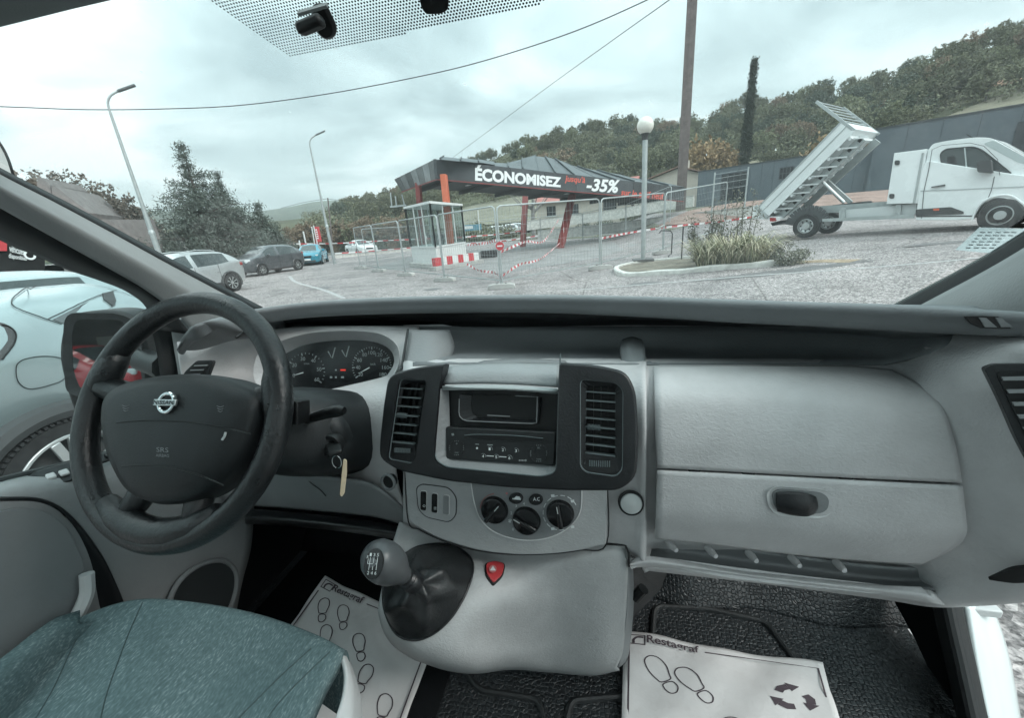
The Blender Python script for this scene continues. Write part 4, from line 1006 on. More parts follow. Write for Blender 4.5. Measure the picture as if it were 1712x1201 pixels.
# door mirror
mo = crom([(97,600),(100,560),(112,530),(150,520),(195,520),(225,535),(240,570),(247,620),(249,660),(235,672),(190,676),(165,690),(140,720),(122,690),(108,650)], 5, True)
mo = resample(mo, 60); MPo = Plane(onX(180, 600, -1.08), (.30, -.92, .10))
MIR = plate('mirror_housing', mo, MPo, .09, M_BLACK, DR, bevel=.02, proud=0, segs=3)
mg = rpoly([(122,560,10),(128,534,10),(205,534,16),(228,556,12),(240,640,8),(238,656,8),(136,652,10),(124,620,12)], 8)
M_MIRR = mat('mirror_glass', (.75, .80, .80), .02, 1.0)
plate('mirror_glass', mg, MPo, .004, M_MIRR, DR, proud=.003)
ring('mirror_frame', resample(crom([(112,560),(120,526),(160,523),(208,526),(236,550),(248,640),(244,664),(130,660),(114,620)], 4, True), 60), resample(mg, 60), MPo, .002, M_RUBBER, DR, proud=.010, lean=.006)
MB().tube([onX(236,600,-1.02), onX(262,610,-.93), onX(285,615,-.82)], [.03,.03,.035], 10).build('mirror_arm', M_BLACK, DR, smooth=True)

# ---------------------------------------------------------------- driver's seat
def fabric():
    m = bpy.data.materials.new('teal_fabric'); m.use_nodes = True; t = m.node_tree; b = t.nodes['Principled BSDF']
    tc = t.nodes.new('ShaderNodeTexCoord'); mp = t.nodes.new('ShaderNodeMapping'); mp.inputs['Scale'].default_value = (1, .45, 1); mp.inputs['Rotation'].default_value = (0,0,.5)
    t.links.new(tc.outputs['Object'], mp.inputs[0])
    v = t.nodes.new('ShaderNodeTexNoise'); v.inputs['Scale'].default_value = 330; v.inputs['Detail'].default_value = 2
    t.links.new(mp.outputs[0], v.inputs['Vector'])
    n = t.nodes.new('ShaderNodeTexNoise'); n.inputs['Scale'].default_value = 11; n.inputs['Detail'].default_value = 3; t.links.new(tc.outputs['Object'], n.inputs['Vector'])
    ad = t.nodes.new('ShaderNodeMath'); ad.operation = 'MULTIPLY_ADD'; ad.inputs[1].default_value = .35; t.links.new(n.outputs[0], ad.inputs[0]); t.links.new(v.outputs[0], ad.inputs[2])
    r = t.nodes.new('ShaderNodeValToRGB'); t.links.new(ad.outputs[0], r.inputs[0]); e = r.color_ramp.elements
    e[0].position = .52; e[0].color = (.090, .135, .142, 1); e[1].position = .95; e[1].color = (.25, .315, .32, 1)
    k = e.new(.74); k.color = (.125, .180, .188, 1)
    t.links.new(r.outputs[0], b.inputs['Base Color']); b.inputs['Roughness'].default_value = .92; b.inputs['Specular IOR Level'].default_value = .15
    bp = t.nodes.new('ShaderNodeBump'); bp.inputs['Strength'].default_value = .35; bp.inputs['Distance'].default_value = .001
    t.links.new(v.outputs[0], bp.inputs['Height']); t.links.new(bp.outputs[0], b.inputs['Normal'])
    return m
M_FAB = fabric()
SZ = .98
front = [(-140,1260),(-60,1185),(40,1096),(130,1035),(225,1004),(330,1010),(430,1030),(520,1062),(574,1090)]
bol = [.03, .035, .03, .014, .0, -.004, .0, .012, .020]
F0 = [onZ(p[0], p[1], SZ+b) for p, b in zip(front, bol)]
rowsS = []
rowsS.append([f+Vector((0, -.015, -.10)) for f in F0])
rowsS.append([f+Vector((0, .006, -.03)) for f in F0])
rowsS.append(F0)
for dy, sink in ((-.05, .006), (-.13, .012), (-.24, .016), (-.36, .014), (-.5, 0)):
    rw = []
    for i, f in enumerate(F0):
        t = i/(len(F0)-1); edge_b = abs(t-.55)*2
        z = SZ + (.030*max(0, edge_b-.45)/.55) - sink*(1-min(1, edge_b)) + .004*math.sin(i*2.1+dy*20)
        rw.append(Vector((f.x + (.02*(t-.5) if dy < -.1 else 0), f.y+dy if f.y+dy < f.y else f.y, z)))
    rowsS.append(rw)
SEAT = patch('driver_seat', rowsS, M_FAB, VAN, 7, 7, .02)
# insert seams
_sv, _sf = patch_mesh(rowsS, 7, 7); SBV = BVHTree.FromPolygons([Vector(v) for v in _sv], _sf)
def onS(px, py, off=.001):
    d = ray(px, py); h = SBV.ray_cast(CAM, d); return (h[0] if h[0] else onZ(px, py, SZ))-d*off
M_STITCH = mat('seam_thread', (.065,.10,.105), .9)
for pts in ([(238,1008),(215,1060),(196,1110),(180,1155),(168,1201),(160,1250)], [(520,1085),(470,1130),(430,1170),(385,1215)], [(552,1090),(500,1140),(455,1190),(430,1240)], [(145,1040),(120,1085),(90,1150),(60,1201)]):
    MB().tube([onS(*p) for p in crom(pts, 5)], .0010, 6).build('seat_seam', M_STITCH, SEAT, smooth=True)
# plastic side shell
sd1 = [(573,1088),(582,1120),(578,1160),(560,1210),(540,1260)]
sd2 = [(580,1096),(592,1140),(592,1180),(588,1220),(580,1270)]
patch('seat_shell', [[onS(p[0]-3, p[1], .004) if False else onZ(p[0]-2, p[1], SZ+.012) for p in sd1], [onZ(q[0], q[1], SZ-.005) for q in sd2], [onZ(q[0], q[1], SZ-.005)+Vector((.0,.0,-.06)) for q in sd2], [onZ(q[0], q[1], SZ-.005)+Vector((-.03,-.02,-.16)) for q in sd2]], M_GREYL, SEAT, 5, 5, .006)

# ---------------------------------------------------------------- paper floor mats (loose things)
M_PAPER = mat('paper', (.58, .565, .56), .8, bump=.6, bscale=16, var=.06, vscale=6, spec=.15, dist=.006)
M_BROWN = mat('brown_print', (.062, .045, .055), .8)
def paper(name, label, corners, z0, seed):
    rn = np.random.default_rng(seed); c = [Vector((*onZ(*p, z0).to_2d(), z0)) for p in corners]
    o0 = thing(name, label, 'floor mat', c[0]); N = 36
    ph = rn.uniform(0, 6, 8)
    def S(u, v):
        p = (c[0]*(1-u)+c[1]*u)*(1-v)+(c[3]*(1-u)+c[2]*u)*v
        h = .004*math.sin(7*u+3*v+ph[0])+.003*math.sin(11*v-5*u+ph[1])+.0025*math.sin(17*u+9*v+ph[2])+.002*abs(math.sin(9*u-13*v+ph[3]))
        return p+Vector((0, 0, .006+h*.9))-c[0]
    V = [S(i/N, j/N) for j in range(N+1) for i in range(N+1)]
    F = [(j*(N+1)+i, j*(N+1)+i+1, (j+1)*(N+1)+i+1, (j+1)*(N+1)+i) for j in range(N) for i in range(N)]
    sh = MB().add(V, F).build('sheet', M_PAPER, o0, smooth=180)
    s = sh.modifiers.new('s', 'SOLIDIFY'); s.thickness = .0006; s.offset = -1
    return o0, S
def on_sheet(name, me_uv, S, m, parent, faces, lift=.0016):
    return MB().add([S(u, v)+Vector((0,0,lift)) for u, v in me_uv], faces).build(name, m, parent)
def stroke(name, pts, w, S, m, parent, closed=False, asp=1.0):
    P = [np.array(p, float) for p in pts]; n = len(P); V = []; F = []
    for i in range(n):
        a = P[i-1] if (i > 0 or closed) else P[i]; b = P[(i+1) % n] if (i < n-1 or closed) else P[i]
        d = (b-a)*np.array([1, asp]); d = d/max(np.linalg.norm(d), 1e-9); nn = np.array([-d[1], d[0]/asp])*w/2
        V += [tuple(P[i]+nn), tuple(P[i]-nn)]
    for i in range(n if closed else n-1):
        j = (i+1) % n; F.append((2*i, 2*i+1, 2*j+1, 2*j))
    return on_sheet(name, V, S, m, parent, F)
def foot(cu, cv, su, sv, ang, S, parent, asp):
    ca, sa = math.cos(ang), math.sin(ang)
    def tr(x, y): return (cu+(x*ca-y*sa)*su, cv+(x*sa+y*ca)*su/asp)
    sole = crom([(-.30,.15),(-.42,-.30),(-.36,-.80),(-.05,-1.0),(.28,-.85),(.40,-.40),(.30,.05),(.22,.30),(-.18,.34)], 4, True)
    heel = crom([(-.20,.48),(.22,.44),(.30,.75),(.10,1.0),(-.16,.92)], 4, True)
    stroke('shoe_print', [tr(*p) for p in sole], .007, S, M_BROWN, parent, True, asp); stroke('shoe_print', [tr(*p) for p in heel], .007, S, M_BROWN, parent, True, asp)
def sheet_text(s, u0, v0, u1, v1, S, parent, bold=.02):
    me = text_mesh(s, bold=bold); n = len(me.vertices); a = np.empty(n*3); me.vertices.foreach_get('co', a); a = a.reshape(-1, 3)
    lo, hi = a.min(0), a.max(0)
    co = np.array([S(u0+(u1-u0)*(p[0]-lo[0])/(hi[0]-lo[0]), v1+(v0-v1)*(p[1]-lo[1])/(hi[1]-lo[1]))+Vector((0,0,.0055)) for p in a])
    me.vertices.foreach_set('co', co.ravel()); me.update(); link('lettering', me, M_BROWN, parent)
def decorate(o0, S, asp, border_r):
    # logo box
    stroke('logo_box', [(.03,.030),(.115,.030),(.115,.105),(.03,.105)], .010, S, M_BROWN, o0, True, asp)
    stroke('logo_stroke', crom([(.108,.048),(.075,.048),(.055,.070),(.055,.100)], 4), .014, S, M_BROWN, o0, False, asp)
    sheet_text('Restagraf', .125, .030, .40, .115, S, o0)
    stroke('border_line', [(.43,.068),(.97,.068),(.97,.97)], .009, S, M_BROWN, o0, False, asp)
    stroke('border_line', [(.03,.14),(.03,.97)], .009, S, M_BROWN, o0, False, asp)
o0, S1 = paper('paper_floor_mat', 'printed paper mat with recycling arrows on the passenger floor', [(1043,1060),(1374,1114),(1440,1340),(1036,1330)], FZ+.004, 3)
decorate(o0, S1, 1.0, 0)
foot(.20,.30,.13,.13,-.45,S1,o0,1.0); foot(.36,.34,.13,.13,-.55,S1,o0,1.0); foot(.55,.66,.13,.13,-.4,S1,o0,1.0); foot(.30,.72,.13,.13,-.4,S1,o0,1.0)
# recycling triangle: three bent arrows
for k in range(3):
    a = rad(-90+k*120); cu, cv = .815, .365
    def rot(x, y): return (cu+(x*math.cos(a)-y*math.sin(a))*.100, cv+(x*math.sin(a)+y*math.cos(a))*.100*1.0)
    # one arm along a side of the triangle, folded at the corner, with its arrow head
    on_sheet('recycling_arrow', [rot(*p) for p in ((.42,-.78),(.80,-.62),(1.02,-.22),(.66,-.02),(.50,-.30),(.26,-.42))], S1, M_BROWN, o0, [(0,1,2,3,4,5)])
    on_sheet('recycling_arrow', [rot(*p) for p in ((.50,.02),(1.16,-.24),(.98,.42))], S1, M_BROWN, o0, [(0,1,2)])
o1, S2 = paper('paper_floor_mat', 'creased printed paper mat on the driver floor beside the gear lever', [(545,968),(735,1052),(660,1260),(395,1170)], FZ+.006, 8)
decorate(o1, S2, 1.0, 0)
for cu, cv, an in ((.16,.27,.35),(.33,.26,.3),(.30,.46,.3),(.56,.44,.25),(.68,.64,.75),(.86,.78,.65),(.45,.7,.5)): foot(cu, cv, .105, .1, an-.75, S2, o1, 1.0)
# ================================================================== outside: terrain
def sm(t): t = min(1.0, max(0.0, t)); return t*t*(3-2*t)
def zg(x, y):
    z = .55*min(1, max(0, (x+3)/9.3))**2+.16*sm((x-5.8)/4.5)
    z += 1.2*sm((y-17.5)/13)*sm((x-1.0)/5)            # bank on the right behind the lorry
    z += 1.2*sm((y-40)/45)*sm((x+30)/30)                # the land climbs behind the canopy
    z -= .25*sm((-x-26)/40)
    return z
def G(px, py, far=400.0):
    d = ray(px, py); a, b = 0.0, 3.0
    while b < far:
        p = CAM+d*b
        if p.z <= zg(p.x, p.y): break
        a = b; b *= 1.08
    for _ in range(30):
        m = (a+b)/2; p = CAM+d*m
        if p.z <= zg(p.x, p.y): b = m
        else: a = m
    return CAM+d*b
def ground_pt(x, y, dz=0): return Vector((x, y, zg(x, y)+dz))

def asphalt_mat():
    m = bpy.data.materials.new('worn_asphalt'); m.use_nodes = True; t = m.node_tree; b = t.nodes['Principled BSDF']
    tc = t.nodes.new('ShaderNodeTexCoord')
    def noise(s, d=4, rough=.6):
        n = t.nodes.new('ShaderNodeTexNoise'); n.inputs['Scale'].default_value = s; n.inputs['Detail'].default_value = d; n.inputs['Roughness'].default_value = rough
        t.links.new(tc.outputs['Object'], n.inputs['Vector']); return n.outputs[0]
    def ramp(src, p0, c0, p1, c1):
        r = t.nodes.new('ShaderNodeValToRGB'); t.links.new(src, r.inputs[0]); e = r.color_ramp.elements
        e[0].position, e[0].color, e[1].position, e[1].color = p0, (*c0, 1), p1, (*c1, 1); return r.outputs[0]
    def mixc(a, bb, f, mode='MIX'):
        k = t.nodes.new('ShaderNodeMix'); k.data_type = 'RGBA'; k.blend_type = mode
        if isinstance(f, float): k.inputs[0].default_value = f
        else: t.links.new(f, k.inputs[0])
        t.links.new(a, k.inputs[6]); t.links.new(bb, k.inputs[7]); return k.outputs[2]
    stones = t.nodes.new('ShaderNodeTexVoronoi'); stones.inputs['Scale'].default_value = 32; t.links.new(tc.outputs['Object'], stones.inputs['Vector'])
    sp = ramp(stones.outputs['Color'], .15, (.185, .178, .178), .85, (.50, .475, .47))
    sp = mixc(sp, ramp(noise(55, 3), .35, (.4, .4, .4), .65, (1.25, 1.22, 1.2)), 1.0, 'MULTIPLY')
    big = ramp(noise(.35, 5), .35, (.78, .78, .79), .65, (1.12, 1.10, 1.10))
    c = mixc(sp, big, 1.0, 'MULTIPLY')
    c = mixc(c, ramp(noise(1.3, 6, .7), .30, (.66, .65, .65), .52, (1.04, 1.03, 1.03)), 1.0, 'MULTIPLY')
    ck = t.nodes.new('ShaderNodeTexVoronoi'); ck.feature = 'DISTANCE_TO_EDGE'; ck.inputs['Scale'].default_value = .28; t.links.new(tc.outputs['Object'], ck.inputs['Vector'])
    c = mixc(c, ramp(ck.outputs[0], .0, (.55, .54, .53), .006, (1, 1, 1)), 1.0, 'MULTIPLY')
    t.links.new(c, b.inputs['Base Color']); b.inputs['Roughness'].default_value = .9; b.inputs['Specular IOR Level'].default_value = .2
    bp = t.nodes.new('ShaderNodeBump'); bp.inputs['Strength'].default_value = .8; bp.inputs['Distance'].default_value = .012
    t.links.new(stones.outputs['Distance'], bp.inputs['Height']); t.links.new(bp.outputs[0], b.inputs['Normal'])
    return m
M_ASPH = asphalt_mat()
def axis(lo, hi, near0, near1, step, n):
    a = list(np.arange(near0, near1+1e-6, step)); l = near0-np.geomspace(step, near0-lo, n); h = near1+np.geomspace(step, hi-near1, n)
    return list(l[::-1])+a+list(h)
def sheet(name, xs, ys, m, lift=0.0, kind='structure', parent=None, fn=None):
    V = [(x, y, (fn or zg)(x, y)+lift) for y in ys for x in xs]; nx = len(xs)
    F = [(j*nx+i, j*nx+i+1, (j+1)*nx+i+1, (j+1)*nx+i) for j in range(len(ys)-1) for i in range(nx-1)]
    me = bpy.data.meshes.new(name); me.from_pydata(V, [], F); me.update()
    o = link(name, me, m, parent, smooth=True)
    if kind: o['kind'] = kind
    return o
sheet('ground', axis(-3000, 3000, -34, 30, 1.0, 26), axis(-3000, 3000, -4, 50, 1.0, 26), M_ASPH)
def region(name, outline, m, lift, kind='structure', step=.5, parent=None):
    """flat patch of ground inside an outline in x, y, draped on the terrain"""
    bm = bmesh.new(); vs = [bm.verts.new((x, y, 0)) for x, y in outline]; bm.faces.new(vs)
    xs = [p[0] for p in outline]; ys = [p[1] for p in outline]
    for ax_, lo, hi in ((0, min(xs), max(xs)), (1, min(ys), max(ys))):
        s = max(step, (hi-lo)/60); k = lo+s
        while k < hi:
            co = (k, 0, 0) if ax_ == 0 else (0, k, 0); no = (1, 0, 0) if ax_ == 0 else (0, 1, 0)
            bmesh.ops.bisect_plane(bm, geom=bm.verts[:]+bm.edges[:]+bm.faces[:], plane_co=co, plane_no=no); k += s
    for v in bm.verts: v.co.z = zg(v.co.x, v.co.y)+lift
    me = bpy.data.meshes.new(name); bm.to_mesh(me); bm.free()
    o = link(name, me, m, parent)
    if kind: o['kind'] = kind
    return o
M_FIELD = mat('dry_field', (.20, .185, .14), .95, bump=.4, bscale=8, var=.25, vscale=.3, spec=.1)
M_SOIL = mat('red_soil', (.265, .19, .165), .95, bump=.9, bscale=3, var=.3, vscale=1.6, spec=.1, dist=.1)
M_VERGE = mat('rough_verge', (.13, .13, .095), .95, bump=.8, bscale=5, var=.45, vscale=1.2, spec=.1, dist=.08)
M_ROAD = mat('far_road', (.20, .195, .195), .85, var=.12, vscale=.8)
region('verge', [(-75, 46), (-42, 40.5), (-24, 40.5), (-6, 44), (2.5, 34), (4, 24.0), (12, 20.8), (34, 18.5), (60, 18.5), (60, 120), (-75, 120)], M_VERGE, .02, step=1.5)
region('soil_bank', [(3.6, 27), (5.2, 23.3), (12, 21.6), (30, 19.6), (44, 19.5), (44, 33), (10, 31)], M_SOIL, .06, step=.8)
region('far_lane', [(-60, 47.5), (-24, 42.5), (-6, 46.5), (4, 36.5), (5, 39), (-5, 50), (-24, 46), (-60, 51.5)], M_ROAD, .035, step=1.5)
# smoother dark apron under the canopy, repair patches and oil stains
M_APRON = mat('apron_asphalt', (.235, .228, .225), .85, bump=.35, bscale=25, var=.22, vscale=.9)
region('canopy_apron', [(-11.5, 19.5), (-6.5, 17.2), (-3.0, 14.5), (.2, 17.5), (2.2, 22), (.5, 31), (-6, 33), (-13, 27)], M_APRON, .006, step=.8)
M_STAIN = mat('dark_patch', (.13, .125, .125), .75, bump=.3, bscale=30, var=.3, vscale=2.5)
for (cx0, cy0, a0, b0, sd0) in ((-6.5, 9.5, 1.3, .35, 1), (3.8, 9.2, 1.6, .28, 2), (-9.5, 12.5, .5, .4, 3), (1.2, 9.6, .35, .25, 4), (7.2, 10.2, .7, .22, 5), (-4.6, 11.0, .3, .25, 6)):
    rs = np.random.default_rng(sd0); pts_ = [(cx0+math.cos(q)*a0*rs.uniform(.7, 1.15), cy0+math.sin(q)*b0*rs.uniform(.7, 1.15)) for q in np.linspace(0, 6.28, 22, endpoint=False)]
    region('asphalt_stain', [tuple(p) for p in crom(pts_, 3, True)], M_STAIN, .005, step=.3)
# faint worn painted lines on the lot
M_LINE = mat('worn_line', (.36, .355, .35), .9, var=.35, vscale=14, bump=.4, bscale=60)
def ground_strip(name, pts, w, m, lift=.006):
    P = crom([(p.x, p.y) for p in pts], 6); V = []; F = []
    for i, p in enumerate(P):
        a = np.array(P[max(0, i-1)]); b = np.array(P[min(len(P)-1, i+1)]); d = (b-a)/np.linalg.norm(b-a); n = np.array([-d[1], d[0]])*w/2
        for s in (1, -1): q = np.array(p)+n*s; V.append((q[0], q[1], zg(*q)+lift))
    F = [(2*i, 2*i+1, 2*i+3, 2*i+2) for i in range(len(P)-1)]
    o = MB().add(V, F).build(name, m); o['kind'] = 'structure'; return o
ground_strip('painted_line', [G(484,462), G(495,472), G(540,485), G(575,499)], .14, M_LINE)
ground_strip('painted_line', [G(940,487), G(1080,476), G(1250,462), G(1480,446), G(1700,428)], .10, M_LINE)
ground_strip('dirt_edge', [G(1320,441), G(1370,437), G(1430,437)], .35, mat('leaf_litter', (.30,.23,.16), .95, var=.4, vscale=9), .008)

# ---------------------------------------------------------------- hills (polar sheet so that the ridge stands at its real distance)
def bearing(px, py=330): d = ray(px, py); return math.atan2(d.x, d.y)
def ridge(name, crest, Db, Dc, m, zb, tree_h, prof=1.3, extra=(0, 0)):
    # crest: (px, py) of the skyline
    B = [bearing(p[0], p[1]) for p in crest]; E = []
    for p in crest: d = ray(*p); E.append(d.z/math.hypot(d.x, d.y))
    bs = np.linspace(B[0], B[-1], 70); es = np.interp(bs, B, E)
    bs = np.r_[B[0]-np.linspace(.7, .05, 8), bs, B[-1]+np.linspace(.05, .7, 8)]; es = np.r_[np.linspace(extra[0], es[0], 8), es, np.linspace(es[-1], extra[1], 8)]
    ts = np.r_[np.linspace(0, 1, 22), np.linspace(1.05, 1.6, 6)]
    def dist(b): return np.interp(b, [B[0], B[-1]], Dc) if isinstance(Dc, (list, tuple)) else Dc
    def h(b, t):
        e = np.interp(b, bs, es); D = dist(b); zc = CAM.z+e*D-tree_h
        w = .5*math.sin(b*23)+.5*math.sin(b*41+2)
        if t <= 1: return zb+(zc-zb)*(t**prof)*(1+.04*w*math.sin(t*7))
        return zc-(zc-zb)*.25*((t-1)/.6)**2
    V = []; F = []; n = len(bs)
    for t in ts:
        for b in bs:
            D = Db+(dist(b)-Db)*t; V.append((CAM.x+math.sin(b)*D, CAM.y+math.cos(b)*D, h(b, t)))
    F = [(j*n+i, j*n+i+1, (j+1)*n+i+1, (j+1)*n+i) for j in range(len(ts)-1) for i in range(n-1)]
    me = bpy.data.meshes.new(name); me.from_pydata(V, [], F); me.update(); o = link(name, me, m, smooth=True); o['kind'] = 'structure'
    return h, dist, B
M_HILL = mat('hill_scrub', (.085, .088, .058), .95, var=.35, vscale=.05, bump=.5, bscale=.4, spec=.1, dist=1.0)
M_FARH = mat('far_wood', (.07, .085, .06), .95, var=.35, vscale=.012, bump=.8, bscale=.05, spec=.05, dist=6.0)
crest = [(430,352),(560,340),(640,318),(700,298),(760,272),(810,250),(850,236),(900,224),(950,206),(1000,190),(1060,194),(1110,200),(1150,192),(1240,163),(1330,143),(1400,133),(1480,112),(1560,85),(1640,48),(1712,30),(1800,0)]
hill, hdist, hB = ridge('wooded_hill', crest, 62, [260, 185], M_HILL, 1.6, 6.0, 1.25, (.05, .25))
far = [(-200,360),(0,362),(100,352),(205,350),(300,352),(420,356),(480,346),(520,338),(560,334),(600,338),(700,340)]
ridge('distant_hill', far, 500, 1700, M_FARH, -2, 0, 1.2, (.05, .02))

# ---------------------------------------------------------------- foliage
def leaf_cards(C, N, size, spread, seed, flat=0.0, droop=0.0, aspect=.6):
    """N cards round each clump centre C (k,3) -> verts, faces"""
    r = np.random.default_rng(seed); k = len(C)
    P = np.repeat(C, N, 0)+r.normal(size=(k*N, 3))*spread
    n = r.normal(size=(k*N, 3)); n[:, 2] = n[:, 2]*(1+flat); n /= np.linalg.norm(n, axis=1)[:, None]
    a = np.cross(n, r.normal(size=(k*N, 3))); a /= np.linalg.norm(a, axis=1)[:, None]; b = np.cross(n, a)
    if droop: a[:, 2] -= droop; a /= np.linalg.norm(a, axis=1)[:, None]
    s = size*r.uniform(.6, 1.3, size=(k*N, 1))
    V = np.stack([P-a*s, P-b*s*aspect*.9, P+a*s, P+b*s*aspect*.9], 1).reshape(-1, 3)
    return V
def cards_mesh(name, V):
    n = len(V)//4; me = bpy.data.meshes.new(name)
    me.vertices.add(len(V)); me.vertices.foreach_set('co', V.astype(np.float32).ravel())
    me.loops.add(n*4); me.loops.foreach_set('vertex_index', np.arange(n*4, dtype=np.int32))
    me.polygons.add(n); me.polygons.foreach_set('loop_start', np.arange(0, n*4, 4, dtype=np.int32)); me.polygons.foreach_set('loop_total', np.full(n, 4, dtype=np.int32))
    me.update(calc_edges=True); me.validate(); return me
def leaf_mat(name, col, var=.4):
    m = bpy.data.materials.new(name); m.use_nodes = True; t = m.node_tree; b = t.nodes['Principled BSDF']
    b.inputs['Roughness'].default_value = .75; b.inputs['Specular IOR Level'].default_value = .2
    ge = t.nodes.new('ShaderNodeNewGeometry'); oi = t.nodes.new('ShaderNodeObjectInfo')
    ad = t.nodes.new('ShaderNodeMath'); ad.operation = 'MULTIPLY_ADD'; ad.inputs[1].default_value = .55
    sc_ = t.nodes.new('ShaderNodeMath'); sc_.operation = 'MULTIPLY'; sc_.inputs[1].default_value = .45; t.links.new(oi.outputs['Random'], sc_.inputs[0])
    t.links.new(ge.outputs['Random Per Island'], ad.inputs[0]); t.links.new(sc_.outputs[0], ad.inputs[2])
    r = t.nodes.new('ShaderNodeValToRGB'); t.links.new(ad.outputs[0], r.inputs[0]); e = r.color_ramp.elements
    e[0].color = (*[c*(1-var) for c in col], 1); e[1].color = (*[min(1, c*(1+var*1.3)) for c in col], 1)
    t.links.new(r.outputs[0], b.inputs['Base Color']); MATS[name] = m; return m
L_OAK = leaf_mat('oak_leaves', (.135, .140, .092), .5); L_DARK = leaf_mat('evergreen_leaves', (.085, .102, .076), .45); L_BROWN = leaf_mat('autumn_leaves', (.20, .155, .11), .45); L_OCHRE = leaf_mat('ochre_leaves', (.25, .18, .105)); L_CEDAR = leaf_mat('cedar_needles', (.098, .115, .100), .45); L_PALE = leaf_mat('pale_leaves', (.165, .175, .11), .45); L_CYP = leaf_mat('cypress_leaves', (.035, .044, .034))
L_MUTE = leaf_mat('muted_brown_leaves', (.17, .148, .125), .35)
M_BARK = mat('bark', (.085, .075, .065), .95, bump=.6, bscale=12, var=.25, vscale=4)
def crown_mesh(seed, h, rx, n_cl, per, size):
    r = np.random.default_rng(seed); C = []
    lobes = [(0, 0, h*.62, rx, h*.36)]+[(math.cos(a)*rx*.55, math.sin(a)*rx*.55, h*r.uniform(.42, .7), rx*r.uniform(.45, .65), h*r.uniform(.18, .28)) for a in r.uniform(0, 6.28, 5)]
    while len(C) < n_cl:
        lx, ly, lz, lr, lh = lobes[r.integers(len(lobes))]; d = r.normal(size=3); d /= np.linalg.norm(d); q = r.uniform(.72, 1.0)
        p = np.array([lx+d[0]*lr*q, ly+d[1]*lr*q, lz+d[2]*lh*q])
        if p[2] > h*.12: C.append(p)
    return leaf_cards(np.array(C), per, size, size*1.1, seed+1)
def trunk_mb(h, r, seed, limbs=5):
    rr = np.random.default_rng(seed); m = MB(); m.tube([(0, 0, -.4), (0, 0, h*.3), (rr.normal()*.1*r*5, 0, h*.6), (0, 0, h*.85)], [r*1.25, r, r*.6, r*.15], 8)
    for k in range(limbs):
        a = k*2.4+rr.uniform(0, .6); z = h*rr.uniform(.28, .55); l = h*rr.uniform(.22, .34)
        m.tube([(0, 0, z), (math.cos(a)*l*.5, math.sin(a)*l*.5, z+l*.45), (math.cos(a)*l, math.sin(a)*l, z+l*.75)], [r*.5, r*.3, r*.08], 5)
    return m
FINE = []
for i in range(2):
    V = crown_mesh(120+i*7, 7.0, 3.1, 420, 26, .11); FINE.append((cards_mesh('crown', V), trunk_mb(7.0, .16, 40+i).mesh('trunk')))
PROTO = []
for i in range(4):
    V = crown_mesh(20+i*7, 7.0, 3.0, 190, 22, .20); PROTO.append((cards_mesh('crown', V), trunk_mb(7.0, .16, i).mesh('trunk')))
def tree_at(name, label, cat, p, s, mat_, proto, group=None, sz=1.0, crown='crown'):
    o = thing(name, label, cat, p, group, rz=random.uniform(0, 6.28)); o.scale = (s, s, s*sz)
    c = bpy.data.objects.new(crown, proto[0]); COL.objects.link(c); c.parent = o
    if len(proto[0].materials) == 0: proto[0].materials.append(mat_)
    c.material_slots[0].link = 'OBJECT'; c.material_slots[0].material = mat_
    t = bpy.data.objects.new('trunk', proto[1]); COL.objects.link(t); t.parent = o
    if len(proto[1].materials) == 0: proto[1].materials.append(M_BARK)
    return o
# trees on the hill: the front row and the skyline are things, one by one
cnt = 0; rt = np.random.default_rng(11); spots = []
tries = 0
while cnt < 300 and tries < 9000:
    tries += 1
    px = rt.uniform(560, 1790); b = bearing(px); t = rt.uniform(.18, 1.06)
    tmin = .26 if px < 900 else (.30 if px < 1150 else (.36 if px < 1500 else .52))
    tmin = .22 if px < 760 else tmin
    if t < tmin: continue
    if px > 1590 and .62 < t < .80: continue                # cleared red slope
    D = 62+(hdist(b)-62)*t; x, y = CAM.x+math.sin(b)*D, CAM.y+math.cos(b)*D
    dmin = 4.6
    if any((x-q[0])**2+(y-q[1])**2 < dmin*dmin for q in spots): continue
    spots.append((x, y)); z = hill(b, t)-.3
    k = rt.random(); m_ = L_OAK if k < .50 else (L_DARK if k < .70 else (L_PALE if k < .86 else L_BROWN))
    s = rt.uniform(.75, 1.2); kind = 'olive green oak' if m_ is L_OAK else ('dark evergreen oak' if m_ is L_DARK else ('pale green tree' if m_ is L_PALE else 'brown autumn tree'))
    tree_at('hill_tree', kind+' among the many covering the wooded hill', 'tree', (x, y, z), s, m_, PROTO[int(rt.integers(4))], kind+'s on the wooded hill')
    cnt += 1
# undergrowth that fills the wood
C = []
for i in range(2600):
    px = rt.uniform(500, 1800); b = bearing(px); t = rt.uniform(.16, 1.06)
    tmin = .22 if px < 900 else (.27 if px < 1150 else (.33 if px < 1500 else .48))
    if t < tmin: continue
    if px > 1590 and .60 < t < .80: continue
    D = 62+(hdist(b)-62)*t; C.append((CAM.x+math.sin(b)*D, CAM.y+math.cos(b)*D, hill(b, t)+rt.uniform(.2, 2.6)))
o = link('undergrowth', cards_mesh('undergrowth', leaf_cards(np.array(C), 34, .30, .95, 5)), L_OAK); tag(o, 'dense undergrowth between the trees of the wooded hill', 'undergrowth', kind='stuff')
region2 = None
